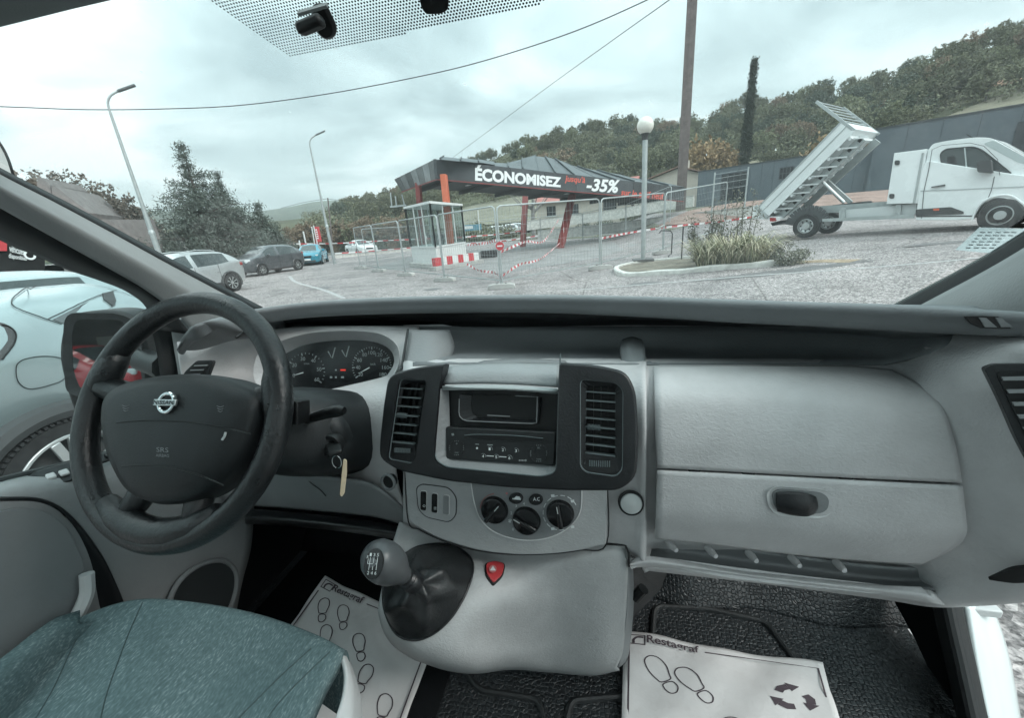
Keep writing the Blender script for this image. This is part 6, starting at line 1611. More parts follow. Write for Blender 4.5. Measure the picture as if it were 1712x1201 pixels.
# ---------------------------------------------------------------- site fencing: each panel and each foot is a thing
FM = {}
def fence_panel(a, b, label, h=2.0, round_=True):
    a = ground_pt(a.x, a.y, .10); b = ground_pt(b.x, b.y, .10); L_ = (b-a).length; u = (b-a)/L_
    o = thing('mesh_fence', label, 'fence', a, 'mesh site fence panels')
    up_ = Vector((0,0,1)); r = .021
    pts = [Vector((0,0,0))+u*.04, u*.04+up_*(h-.12), u*.07+up_*(h-.04), u*.15+up_*h, u*(L_-.15)+up_*h, u*(L_-.07)+up_*(h-.04), u*(L_-.04)+up_*(h-.12), u*(L_-.04)]
    MB().tube(pts, r, 8).build('frame', M_GALV, o, smooth=True)
    MB().bar(u*.04+up_*.12, u*(L_-.04)+up_*.12, .03).build('bottom_rail', M_GALV, o)
    wm = MB(); nv = int(L_/.13)
    for k in range(1, nv): wm.bar(u*(.04+(L_-.08)*k/nv)+up_*.12, u*(.04+(L_-.08)*k/nv)+up_*(h-.01), .0042)
    for z in np.arange(.3, h, .24): wm.bar(u*.04+up_*float(z), u*(L_-.04)+up_*float(z), .0045)
    wm.build('wire_mesh', M_GALV, o)
    return o
def fence_foot(p, label, ang):
    o = thing('concrete_block', label, 'fence weight', ground_pt(p.x, p.y), 'concrete fence feet'); Rz = Matrix.Rotation(ang, 3, 'Z')
    m = MB(); R4 = Rz
    prof = [(-.38,0),(.38,0),(.36,.11),(.22,.145),(-.22,.145),(-.36,.11)]
    P = [R4 @ Vector((x, -.115, z)) for x, z in prof]; m.poly(P, R4 @ Vector((0, .23, 0))).build('block', M_CONC, o, bevel=.015)
    for s in (-.12, .12): MB().tube([R4 @ Vector((s,0,.14)), R4 @ Vector((s,0,.155))], .03, 8).build('socket', M_BLACK, o)
ft = [(603,450),(634,455),(679,462),(744,471),(839,483)]; FP = [G(*p) for p in ft]
ordl = ['farthest', 'fourth', 'third', 'second', 'nearest']
for k in range(4):
    fence_panel(FP[k], FP[k+1], ('mesh fence panel at the far left end by the white car', 'second mesh fence panel from the left end', 'mesh fence panel in front of the kiosk', 'mesh fence panel left of the nearest corner foot')[k])
FR2 = [G(839, 483), G(1004, 451), G(1108, 425)]
fence_panel(FR2[0], FR2[1], 'large nearest mesh fence panel with rounded corners facing the van'); fence_panel(FR2[1], FR2[2], 'mesh fence panel behind the globe lamp post')
fence_panel(FR2[2], ground_pt(5.6, 20.0), 'mesh fence panel behind the utility pole')
for p, lb, a in zip(FP+FR2[1:], ('concrete foot at the left end of the fence', 'second concrete fence foot from the left', 'concrete fence foot left of the kiosk', 'concrete fence foot in front of the kiosk corner', 'nearest concrete fence foot at the corner of the fence', 'concrete fence foot left of the globe lamp', 'concrete fence foot behind the globe lamp'), (-.2,-.2,-.2,-.15,.15,.2,.3)): fence_foot(p, lb, a)
# rear line of the fence
RP = [ground_pt(-14.5, 24), ground_pt(-12.5, 29), ground_pt(-8, 33.5), ground_pt(-4.5, 34.5), ground_pt(-1, 33), ground_pt(2, 29.5), ground_pt(4.3, 26.0)]
for k in range(6): fence_panel(RP[k], RP[k+1], ('rear mesh fence panel left of the kiosk', 'rear mesh fence panel seen through the kiosk', 'rear mesh fence panel right of the kiosk', 'rear mesh fence panel behind the rear red column', 'rear mesh fence panel behind the leaning red column', 'rear mesh fence panel at the right end of the canopy')[k])
# barrier tape
def tape(label, pts, w=.085, seg=.30):
    P = [Vector(p) for p in crom([tuple(p) for p in pts], 10)]; d = [0]
    for a, b in zip(P, P[1:]): d.append(d[-1]+(b-a).length)
    o = thing('barrier_tape', label, 'tape', P[0], 'red and white barrier tapes'); n = max(2, int(d[-1]/seg))
    def at_(s):
        i = min(len(P)-2, max(0, int(np.searchsorted(d, s))-1)); f = (s-d[i])/max(1e-6, d[i+1]-d[i]); return P[i]*(1-f)+P[i+1]*f
    for mi, m_ in ((0, M_TAPEW), (1, M_TAPER)):
        mm = MB()
        for k in range(n):
            if k % 2 != mi: continue
            for q in range(2):
                a = at_(d[-1]*(k+q*.5)/n); b = at_(d[-1]*(k+q*.5+.5)/n); tw0, tw1 = math.sin((k+q*.5)*.6), math.sin((k+q*.5+.5)*.6)
                va = Vector((.4*tw0, .5*tw0, 1)).normalized()*w/2; vb = Vector((.4*tw1, .5*tw1, 1)).normalized()*w/2
                mm.add([a-P[0]-va, b-P[0]-vb, b-P[0]+vb, a-P[0]+va], [(0,1,2,3)])
        mm.build('white_stripes' if mi == 0 else 'red_stripes', m_, o)
F0_, F1_ = FR2[0], FR2[1]
def fz(p, z): return Vector((p.x, p.y, zg(p.x, p.y)+z))
tape('barrier tape sagging from the nearest fence corner towards the leaning column, high', [fz(F0_, .95), onD(880,404,15), onD(910,402,19), fz(frb, 1.75)])
tape('barrier tape sagging low across the ground to the leaning column', [fz(F0_, .32), onD(870,442,14), onD(905,432,18), fz(frb, .3)])
tape('barrier tape loop hanging between kiosk and nearest fence corner', [onZ(778,440,.25), onD(800,452,15), onD(825,456,12.5), fz(F0_, .30)])
tape('barrier tape from the kiosk to the nearest fence corner', [onD(780,410,19), onD(810,407,15), onD(833,402,11.5), fz(F0_, 1.0)])
tape('barrier tape tied vertically on the leaning column', [fz(frb, 1.9)+Vector((.3,-.2,0)), fz(frb, .3)+Vector((.3,-.2,0))])
tape('barrier tape from the fence post by the globe lamp towards the lorry', [fz(F1_, .95), onD(1060,388,17), onD(1130,378,19), onD(1200,371,20.5), onD(1262,362,21)], .08)
tape('barrier tape along the far road behind the kiosk, upper strand', [onD(470,408,42), onD(560,407,42), onD(650,402,42), onD(790,396,42)], .1, .5)
tape('barrier tape along the far road left of the kiosk, lower strand', [onD(560,424,38), onD(620,420,38), onD(690,414,38)], .1, .5)
tape('barrier tape behind the columns, upper strand', [onD(778,396,40), onD(840,391,40), onD(880,384,40)], .1, .5)
tape('barrier tape behind the columns, lower strand', [onD(778,408,36), onD(850,402,38), onD(910,392,40)], .1, .5)
p = F0_+Vector((.02,-.03,0)); o = thing('no_entry_disc', 'small red no entry disc hung on the nearest fence corner', 'sign', fz(F0_, 1.12))
MB().lathe([(0,-.006),(.11,-.006),(.11,.006),(0,.006)], 24, Matrix.Translation((.05,-.04,0)) @ Matrix.Rotation(rad(90),4,'X')).build('disc', M_TAPER, o)
MB().box((.05,-.049,0), (.14,.004,.035)).build('bar', M_TAPEW, o)
# wire fence before the grey building
a, b = onD(1188,380,24), onD(1241,380,24.5); a = ground_pt(a.x,a.y); b = ground_pt(b.x,b.y)
o = thing('wire_fence', 'thin galvanised wire fence on two posts before the grey building', 'fence', a)
for q in (a, b): MB().tube([q-a+Vector((0,0,-.1)), q-a+Vector((0,0,2.35))], .035, 8).build('post', M_GALV, o)
for z in (1.5, 1.8, 2.05, 2.25): MB().tube([Vector((0,0,z)), b-a+Vector((0,0,z))], .008, 5).build('wire', M_GALV, o)
# ================================================================== vehicles
M_TYRE = mat('tyre', (.018,.019,.02), .8, bump=.3, bscale=60); M_ALLOY = mat('alloy', (.52,.54,.54), .35, .7); M_CGLASS = mat('car_glass', (.045,.058,.060), .06, spec=.7); M_CLAD = mat('car_cladding', (.05,.054,.056), .7)
M_HEAD = mat('headlamp', (.62,.66,.67), .12, spec=.7); M_TAIL = mat('tail_lamp', (.30,.02,.02), .2); M_PLATE = mat('number_plate', (.75,.76,.76), .5)
def paint(name, c, rough=.28, metal=.0): return mat(name, c, rough, metal, coat=.7, var=.02)
_wheel = {}
def wheel(parent, x, y, r, side, style=5, w=.20):
    """side: +1 faces +y"""
    key = (round(r, 3), style)
    if key not in _wheel:
        ty = MB().lathe([(r*.66,-w/2),(r*.9,-w/2),(r*.985,-w*.36),(r,-w*.2),(r,w*.2),(r*.985,w*.36),(r*.9,w/2),(r*.66,w/2)], 32, closed=True).mesh('tyre'); ty.materials.append(M_TYRE); auto_smooth(ty, 50)
        rm = MB(); rm.lathe([(r*.68,w*.30),(r*.70,w*.47),(r*.64,w*.48),(r*.61,w*.25)], 32)
        for k in range(style):
            a = 2*math.pi*k/style; a2 = .17*5/style+.05
            rm.add([(math.cos(a-a2*.9)*r*.10, math.sin(a-a2*.9)*r*.10, w*.36), (math.cos(a+a2*.9)*r*.10, math.sin(a+a2*.9)*r*.10, w*.36), (math.cos(a+a2*.8)*r*.66, math.sin(a+a2*.8)*r*.66, w*.46), (math.cos(a-a2*.8)*r*.66, math.sin(a-a2*.8)*r*.66, w*.46)], [(0,1,2,3)])
        rm.lathe([(0,w*.40),(r*.15,w*.40),(r*.19,w*.33)], 16)
        rmm = rm.mesh('rim'); rmm.materials.append(M_ALLOY)
        bk = MB().lathe([(0,w*.12),(r*.68,w*.14)], 24).mesh('brake'); bk.materials.append(M_CLAD)
        _wheel[key] = (ty, rmm, bk)
    ty, rmm, bk = _wheel[key]
    o = bpy.data.objects.new('wheel', ty); COL.objects.link(o); o.parent = parent; o.location = (x, y-side*w*.5, r); o.rotation_euler = (rad(-90*side), random.uniform(0, 3), 0)
    for n_, me in (('rim', rmm), ('brake', bk)):
        q = bpy.data.objects.new(n_, me); COL.objects.link(q); q.parent = o
    return o
def car(name, label, loc, heading, st, wheels, r, pm, ws, rw, sides, group=None, clad=False, head=None, tail=None, cat='car', style=5, plate_=True, roof_rails=False, handle=None, doors=()):
    o = thing(name, label, cat, loc, group, rz=heading)
    st = crom(st, 4); S = []
    for (x, zl, w, zb, wb, zt, wt) in st:
        zmid = zl+(zb-zl)*.55
        half = [(0, zl), (w*.82, zl), (w*.97, zl+.10), (w, zmid), (wb+(w-wb)*.35, zb-(zb-zmid)*.18), (wb, zb), (wt+.035, zt-(zt-zb)*.16-.01), (wt*.80, zt-.006), (wt*.4, zt+.012), (0, zt+.016)]
        S.append([(x, y, z) for y, z in half])
    n = len(S[0]); V = []; 
    for row in S: V += row
    for row in S: V += [(x, -y, z) for x, y, z in row]
    N = len(S); off = N*n; B = []; GW = []; GR = []; GS = {}
    for i in range(N-1):
        xm = (S[i][0][0]+S[i+1][0][0])/2
        for k in range(n-1):
            for sgn, o_ in ((1, 0), (-1, off)):
                f = (o_+i*n+k, o_+i*n+k+1, o_+(i+1)*n+k+1, o_+(i+1)*n+k)
                g = None
                if k >= 7 and ws[0] > xm > ws[1]: GW.append(f); continue
                if k >= 7 and rw[0] > xm > rw[1]: GR.append(f); continue
                if k == 5:
                    for q, (a, b) in enumerate(sides):
                        if a > xm > b: g = q
                if g is not None: GS.setdefault((sgn, g), []).append(f)
                else: B.append(f)
    cap0 = tuple(range(n))+tuple(off+k for k in range(n-1, -1, -1)); cap1 = tuple((N-1)*n+k for k in range(n))+tuple(off+(N-1)*n+k for k in range(n-1, -1, -1))
    B += [cap0, cap1]
    def mk(nm, faces, m_):
        used = sorted({i for f in faces for i in f}); mp = {u: i for i, u in enumerate(used)}
        me = bpy.data.meshes.new(nm); me.from_pydata([V[u] for u in used], [], [tuple(mp[i] for i in f) for f in faces]); me.update()
        bm = bmesh.new(); bm.from_mesh(me); bmesh.ops.remove_doubles(bm, verts=bm.verts, dist=.0005); bmesh.ops.recalc_face_normals(bm, faces=bm.faces); bm.to_mesh(me); bm.free()
        q = link(nm, me, m_, o); auto_smooth(me, 38); return q
    mk('body', B, pm); mk('windscreen', GW, M_CGLASS)
    if GR: mk('rear_window', GR, M_CGLASS)
    for kk, fs in GS.items(): mk('side_window', fs, M_CGLASS)
    wmax = max(s[2] for s in st)
    for x in wheels:
        for sd in (1, -1):
            W_ = np.interp(-x, [-s[0] for s in st], [s[2] for s in st])
            y = sd*(W_*.995)
            # wheel housing and arch
            MB().lathe([(0,0),(r+.055,0)], 28, Matrix.Translation((x, y+sd*.006, r)) @ Matrix.Rotation(rad(-90*sd),4,'X')).build('wheel_housing', M_BLACK, o)
            arc = [(x+math.cos(a)*(r+.06), y+sd*.004, r+math.sin(a)*(r+.06)) for a in np.linspace(-.35, math.pi+.35, 18)]
            MB().tube(arc, .045 if clad else .016, 6).build('wheel_arch', M_CLAD if clad else pm, o, smooth=True)
            wheel(o, x, y+sd*.035, r, sd, style)
    # lamps, mirrors, sills, plates
    for sd in (1, -1):
        if head: x, y, z, dx, dy, dz = head; MB().box((x, sd*y, z), (dx, dy, dz), Matrix.Rotation(-sd*.45,3,'Z')).build('headlight', M_HEAD, o, bevel=.03)
        if tail: x, y, z, dx, dy, dz = tail; MB().box((x, sd*y, z), (dx, dy, dz), Matrix.Rotation(sd*.45,3,'Z')).build('taillight', M_TAIL, o, bevel=.03)
        xm = ws[0]-.35; wm = np.interp(-xm, [-s[0] for s in st], [s[4] for s in st]); zm = np.interp(-xm, [-s[0] for s in st], [s[3] for s in st])
        MB().box((xm, sd*(wm+.12), zm+.06), (.10, .20, .13)).build('door_mirror', pm if not clad else M_CLAD, o, bevel=.03)
        if clad:
            MB().box(((wheels[0]+wheels[1])/2, sd*(wmax-.005), .33), (abs(wheels[0]-wheels[1])-2*r-.12, .04, .16)).build('side_skirt', M_CLAD, o, bevel=.01)
        for dxx in doors:
            wy = np.interp(-dxx, [-s[0] for s in st], [s[2] for s in st])
            MB().tube([(dxx, sd*(wy*.975+.004), .34), (dxx, sd*(wy+.003), .62), (dxx-.02, sd*(np.interp(-dxx, [-s[0] for s in st], [s[4] for s in st])+.012), np.interp(-dxx, [-s[0] for s in st], [s[3] for s in st]))], .006, 5).build('door_gap', M_BLACK, o)
            MB().box((dxx+.10, sd*(wy*.992), .80), (.16, .03, .03)).build('door_handle', pm, o, bevel=.008)
        if roof_rails:
            zt = [np.interp(-x, [-s[0] for s in st], [s[5] for s in st]) for x in (.1,-.5,-1.2)]; yt = [np.interp(-x, [-s[0] for s in st], [s[6] for s in st])*.93 for x in (.1,-.5,-1.2)]
            MB().tube([(.1,sd*yt[0],zt[0]+.01),(-.1,sd*yt[0],zt[0]+.05),(-.5,sd*yt[1],zt[1]+.055),(-1.0,sd*yt[2],zt[2]+.05),(-1.2,sd*yt[2],zt[2]+.01)], .018, 6).build('roof_rail', M_ALLOY, o, smooth=True)
    xf, xr = st[0][0], st[-1][0]
    if plate_:
        MB().box((xf+.012, 0, .42), (.02, .5, .11)).build('number_plate', M_PLATE, o); MB().box((xf+.004, 0, .60), (.03, .7, .14)).build('grille', M_BLACK, o, bevel=.02); MB().box((xf-.02, 0, .30), (.06, 1.1, .12)).build('lower_grille', M_CLAD, o, bevel=.02)
        MB().box((xr-.012, 0, .62), (.02, .5, .11)).build('number_plate', M_PLATE, o)
    return o
SUV = [(2.08,.34,.50,.60,.50,.66,.42),(2.02,.24,.74,.76,.70,.84,.58),(1.75,.20,.85,.90,.80,.98,.66),(1.15,.20,.87,.99,.82,1.06,.70),(.42,.20,.88,1.01,.83,1.46,.58),(-.15,.20,.88,1.03,.83,1.55,.60),(-.95,.20,.88,1.06,.83,1.54,.59),(-1.55,.22,.87,1.12,.82,1.46,.56),(-1.93,.30,.82,1.10,.78,1.17,.66),(-2.08,.42,.72,.95,.70,1.00,.60)]
HATCH = [(1.97,.30,.52,.62,.52,.68,.44),(1.9,.22,.76,.78,.72,.86,.58),(1.6,.20,.84,.92,.79,1.0,.66),(1.15,.20,.86,.99,.81,1.08,.70),(.45,.20,.86,1.0,.82,1.50,.58),(-.15,.20,.86,1.02,.82,1.57,.60),(-.95,.20,.86,1.03,.82,1.54,.58),(-1.55,.22,.85,1.05,.80,1.40,.54),(-1.85,.30,.80,1.02,.76,1.10,.64),(-1.97,.42,.70,.92,.68,.97,.58)]
SEDAN = [(2.2,.30,.54,.58,.54,.63,.46),(2.1,.20,.78,.70,.74,.77,.6),(1.75,.17,.87,.82,.80,.89,.68),(1.05,.17,.89,.90,.82,.97,.70),(.25,.17,.89,.92,.82,1.34,.56),(-.3,.17,.89,.93,.82,1.41,.57),(-1.0,.17,.89,.95,.82,1.36,.55),(-1.7,.19,.87,.97,.80,1.05,.60),(-2.1,.26,.82,.95,.76,1.0,.62),(-2.22,.40,.7,.85,.68,.9,.55)]
PK = dict(ws=(1.05,.48), rw=(-1.6,-1.92))
P_SILV = paint('silver_paint', (.42,.44,.445), .3, .35); P_GREYC = paint('graphite_paint', (.075,.082,.09), .3, .3); P_TEAL = paint('teal_paint', (.02,.23,.32), .25); P_CWHITE = paint('car_white', (.70,.73,.73), .25); P_REDCAR = paint('car_red', (.42,.03,.04), .3); P_PALE = paint('pale_silver_paint', (.33,.40,.41), .25, .4)
sd_ = ((.80,-.02),(-.10,-.88),(-.96,-1.42))
car('parked_car', 'silver crossover with roof rails parked before the cedar', (-14.45, 11.66, 0), rad(-92), SUV, (1.27,-1.27), .34, P_SILV, group=None, sides=sd_, clad=True, head=(1.93,.62,.80,.25,.28,.12), tail=(-1.93,.68,.98,.22,.24,.14), roof_rails=True, doors=(1.0,.0,-.9), style=8, **PK)
car('parked_car', 'dark graphite hatchback parked between the silver and teal cars', (-18.75, 20.6, 0), rad(-97), HATCH, (1.23,-1.23), .31, P_GREYC, sides=sd_, head=(1.82,.60,.82,.26,.26,.16), tail=(-1.82,.66,.92,.22,.22,.26), doors=(1.0,.0,-.9), style=9, **PK)
car('parked_car', 'teal blue car facing the van, right of the graphite hatchback', (-20.6, 26.8, 0), rad(-62), SEDAN, (1.38,-1.3), .32, P_TEAL, sides=((.72,-.08),(-.16,-.92),(-.98,-1.45)), ws=(.98,.30), rw=(-1.1,-1.66), head=(2.03,.62,.66,.25,.3,.10), tail=(-2.05,.66,.8,.2,.25,.12), doors=(.9,-.05,-.95))
car('parked_car', 'white saloon car parked beyond the left end of the fence', (-22.3, 36.2, 0), rad(-38), SEDAN, (1.38,-1.3), .33, P_CWHITE, sides=((.72,-.08),(-.16,-.92),(-.98,-1.45)), ws=(.98,.30), rw=(-1.1,-1.66), head=(2.03,.62,.66,.25,.3,.10), tail=(-2.05,.66,.8,.2,.25,.12), doors=(.9,-.05,-.95))
for px, py, D, h, lb in ((690,373,60,150,'small white car just right of the orange column, far behind'), (822,381,56,200,'white van behind the nearest fence corner'), (858,372,62,190,'farthest white car on the slope left of the rear column'), (845,376,60,190,'white estate car between the van and the farthest car')):
    p = onD(px, py, D); car('far_car', lb, (p.x, p.y, zg(p.x, p.y)), rad(h), HATCH, (1.23,-1.23), .31, P_CWHITE, sides=sd_, head=(1.82,.60,.82,.26,.26,.16), tail=(-1.82,.66,.92,.22,.22,.26), **PK)
# pale car seen over the near one through the driver's window
car('parked_car', 'pale silver car farther off through the driver side window', (-5.9, 1.9, 0), rad(-90), SUV, (1.27,-1.27), .34, P_PALE, sides=sd_, head=(1.93,.62,.80,.25,.28,.12), tail=(-1.93,.68,.98,.22,.24,.14), doors=(1.0,.0,-.9), **PK)

# ---------------------------------------------------------------- near car beside the driver's door (rear quarter)
NX = -2.9
NC = thing('near_car', 'pale silver car close beside the driver door, fuel flap and rear wheel showing', 'car', (NX, 1.6, 0))
nl = Vector((NX, 1.6, 0))
def N_(px, py, x=NX): return onX(px, py, x)-nl
rowsN = [
 [N_(-260,560,-3.5), N_(-120,512,-3.35), N_(0,490,-3.3), N_(80,482,-3.25), N_(150,478,-3.2), N_(200,490,-3.15), N_(260,510,-3.1)],
 [N_(-260,600,-3.05), N_(-120,550,-3.02), N_(0,518,-3.0), N_(80,512,-3.0), N_(150,515,-2.98), N_(200,520,-2.98), N_(260,535,-3.02)],
 [N_(-260,700,-2.88), N_(-120,640,-2.88), N_(0,590,-2.88), N_(80,585,-2.88), N_(150,585,-2.88), N_(200,590,-2.90), N_(260,600,-2.98)],
 [N_(-260,800,-2.86), N_(-120,720,-2.86), N_(0,650,-2.86), N_(80,645,-2.86), N_(150,645,-2.86), N_(200,650,-2.88), N_(270,655,-2.98)],
 [N_(-260,920,-2.90), N_(-120,820,-2.90), N_(0,730,-2.90), N_(80,700,-2.90), N_(150,700,-2.90), N_(210,715,-2.92), N_(280,730,-3.02)],
 [N_(-260,1150,-2.95), N_(-120,1000,-2.95), N_(0,880,-2.95), N_(80,850,-2.95), N_(150,840,-2.95), N_(210,835,-2.97), N_(290,830,-3.1)]]
V, F = patch_mesh(rowsN, 6, 6); NB = MB().add(V, F).build('body', paint('pale_silver_paint', (.55,.62,.62), .22, .25), NC, smooth=180)
s_ = NB.modifiers.new('s', 'SOLIDIFY'); s_.thickness = .03; s_.offset = 0
NBV = BVHTree.FromPolygons([Vector(v) for v in V], F)
def onN(px, py, off=.022):
    d = ray(px, py); h = NBV.ray_cast(CAM-nl, d)
    if not h[0]: return N_(px, py)
    n_ = h[1] if h[1].dot(d) < 0 else -h[1]; return h[0]+n_*off
def nline(pts, r, m_, name, closed=False): return MB().tube([onN(*p) for p in crom(pts, 5, closed)], r, 6, closed=closed).build(name, m_, NC, smooth=True)
nline([(22,622),(26,608),(45,600),(75,597),(100,602),(108,620),(100,636),(75,645),(45,650),(27,640)], .0022, M_BLACK, 'fuel_flap_gap', True)
nline([(60,478),(38,492),(21,507),(22,517),(40,525),(76,537),(100,545)], .0026, M_BLACK, 'tailgate_gap')
nline([(76,537),(120,517),(160,500),(192,489)], .0022, M_CLAD, 'tailgate_gap')
def nplate(name, pts, m_, off=.020, t=.01):
    P = [onN(*p, off) for p in pts]; return MB().poly(P, Vector((-t,0,0))).build(name, m_, NC)
nplate('tail_lamp', [(86,537),(133,514),(170,497),(190,503),(190,514),(160,528),(110,546)], mat('smoked_lamp', (.10,.115,.12), .25, spec=.6))
nplate('tail_lamp_end', [(170,496),(186,492),(191,508),(184,515),(172,506)], M_CLAD, .026)
nplate('door_handle', rpoly([(-40,535),(10,545),(24,560),(20,578),(0,602),(-40,640)], 8), M_CLAD)
nline([(0,546),(14,550),(23,562),(18,580),(0,603)], .004, M_BLACK, 'handle_gap')
# rear wheel with cladding
wc = Vector((-2.88, 1.42, .385)); WR = .37
wo = MB().lathe([(.275,-.11),(.35,-.115),(.378,-.08),(.382,0),(.378,.08),(.35,.115),(.275,.11)], 48, Matrix.Translation(wc-nl) @ Matrix.Rotation(rad(90),4,'Y'), closed=True).build('wheel', mat('tread_tyre', (.02,.021,.022), .85, bump=.6, bscale=60, var=.4, vscale=25), NC, smooth=50)
tr_ = MB()
for k in range(80):
    a = 2*math.pi*k/80; tr_.box(wc-nl+Vector((.10, math.cos(a)*.366, math.sin(a)*.366)), (.05,.014,.016), Matrix.Rotation(a,3,'X'))
tr_.build('tread_block', M_TYRE, wo)
rm = MB(); rm.lathe([(.282,.09),(.284,.118),(.266,.12),(.25,.06)], 48, Matrix.Translation(wc-nl) @ Matrix.Rotation(rad(90),4,'Y'))
for k in range(5):
    a = 2*math.pi*k/5+.35
    for s, w0, w1 in ((-.16,.03,.045),(.16,.03,.045)):
        p0 = wc-nl+Vector((.095, math.cos(a)*.05, math.sin(a)*.05)); p1 = wc-nl+Vector((.112, math.cos(a+s)*.265, math.sin(a+s)*.265)); rm.bar(p0, p1, .045, .022, up=(1,0,0))
rm.build('rim', M_ALLOY, wo, bevel=.004)
MB().lathe([(0,.02),(.27,.03)], 32, Matrix.Translation(wc-nl) @ Matrix.Rotation(rad(90),4,'Y')).build('brake_disc', M_CLAD, wo)
arc = [wc-nl+Vector((.06+.02*math.sin(a), math.cos(a)*.43, math.sin(a)*.42)) for a in np.linspace(-.2, math.pi+.2, 30)]
MB().tube(arc, .055, 8).build('arch_cladding', M_CLAD, NC, smooth=True)
MB().lathe([(0,-.02),(.42,-.02)], 32, Matrix.Translation(wc-nl) @ Matrix.Rotation(rad(90),4,'Y')).build('wheel_housing', M_BLACK, NC)

# ---------------------------------------------------------------- tipper lorry
ta, tb_ = Vector((6.3, 14.1, 0)), Vector((9.25, 11.3, 0)); tdir = (tb_-ta).normalized(); tl = Vector((-tdir.y, tdir.x, 0))
TP = Plane(ta, tl); tg_ = ta.copy(); tg_.z = zg(ta.x, ta.y)
TR = thing('tipper_truck', 'white cab tipper truck with its load bed raised', 'truck', tg_)
def T_(px, py, off=0.0):
    pl = Plane(ta+tl*off, tl); return pl(px, py)-tg_
P_TRW = mat('truck_white', (.76,.785,.785), .28, coat=.5, var=.05, vscale=1.6, rvar=.08)
def tpoly(name, pts, off, depth, m_, bevel=.0, parent=TR, r=6):
    P = [T_(*p)+tl*off for p in rpoly(pts, r)]; return MB().poly(P, tl*depth).build(name, m_, parent, bevel=bevel)
tpoly('cab_lower', [(1531,368,2),(1540,290,4),(1548,268,8),(1700,292,6),(1765,300,14),(1800,330,10),(1800,372,4),(1716,372,2),(1708,345,14),(1670,328,20),(1640,340,14),(1628,366,2),(1600,368,2)], -.02, 2.0, P_TRW, .03)
tpoly('cab_upper', [(1541,295,2),(1551,250,5),(1558,240,8),(1582,235,12),(1630,229,14),(1656,230,8),(1700,255,20),(1745,288,8),(1752,300,4)], .07, 1.82, P_TRW, .05)
tpoly('side_window', [(1571,256,6),(1580,249,6),(1626,245,10),(1640,250,8),(1668,272,6),(1690,290,3),(1658,292,4),(1610,292,8),(1575,286,8)], .062, .01, M_CGLASS)
tpoly('windscreen_side', [(1642,240),(1660,234),(1712,262),(1735,280),(1702,272)], .066, .01, mat('pale_glass', (.45,.5,.5), .1))
MB().tube([T_(*p)+tl*-.03 for p in ((1559,250),(1553,285),(1545,320),(1541,365))], .006, 5).build('door_gap', M_CLAD, TR); MB().tube([T_(*p)+tl*-.03 for p in ((1663,295),(1658,318),(1652,332))], .006, 5).build('door_gap', M_CLAD, TR)
MB().tube([T_(*p)+tl*-.03 for p in ((1540,319),(1600,317),(1660,314),(1712,312))], .007, 5).build('body_crease', M_GALV, TR)
tpoly('side_moulding', [(1532,350,1),(1590,346,3),(1612,354,2),(1611,358,1),(1531,361,1)], -.04, .03, M_CLAD); tpoly('side_lamp', [(1561,349),(1571,348),(1571,352),(1561,352)], -.05, .02, mat('orange_lamp', (.6,.12,.06), .3), r=1)
tpoly('door_handle', [(1558,312),(1581,308),(1581,311),(1558,314)], -.06, .04, M_CLAD, r=1)
tpoly('door_mirror', [(1636,270,4),(1660,267,4),(1662,290,3),(1637,288,4)], -.22, .18, M_CLAD, .03)
# rubber round the side glass, the glass division, skirt line, fuel cap, grille and bumper
MB().tube([T_(*p)+tl*.056 for p in rpoly([(1571,256,6),(1580,249,6),(1626,245,10),(1640,250,8),(1668,272,6),(1690,290,3),(1658,292,4),(1610,292,8),(1575,286,8)], 6)], .014, 6, closed=True).build('window_rubber', M_CLAD, TR)
MB().tube([T_(*p)+tl*.05 for p in ((1612,247),(1616,291))], .012, 6).build('glass_division', mat('pale_glass', (.45,.5,.5), .1), TR)
tpoly('seat_back', [(1583,262,4),(1596,260,4),(1600,290,2),(1582,287,2)], .059, .004, mat('seat_dark', (.02,.022,.024), .7), r=3)
tpoly('quarter_glass', [(1664,282,2),(1690,291,2),(1666,292,2)], .055, .01, M_CLAD, r=1)
MB().tube([T_(*p)+tl*-.03 for p in ((1559,250),(1575,243),(1622,239),(1645,244),(1668,266),(1672,293))], .005, 5).build('door_gap', M_CLAD, TR)
MB().tube([T_(*p)+tl*-.028 for p in crom(((1626,368),(1632,350),(1645,336),(1668,327),(1692,328),(1712,342)), 4)], .022, 6).build('arch_lip', P_TRW, TR, smooth=True)
tpoly('bumper', [(1716,352,3),(1802,350,3),(1802,372,3),(1716,373,3)], -.035, 2.03, M_CLAD, .02, r=3)
tpoly('sill_shadow_gap', [(1532,361,1),(1628,360,1),(1628,362,1),(1532,363,1)], -.026, .01, M_CLAD, r=.5)
tpoly('tank', [(1428,352,3),(1478,348,3),(1478,366,3),(1428,369,3)], .5, .5, mat('tank_grey', (.10,.11,.11), .6, var=.2, vscale=4), .03)
for k in range(3): MB().tube([T_(1382+k*5,346)+tl*.6, T_(1400+k*6,356)+tl*.55, T_(1440+k*4,352)+tl*.6], .012, 5).build('hose', M_BLACK, TR)
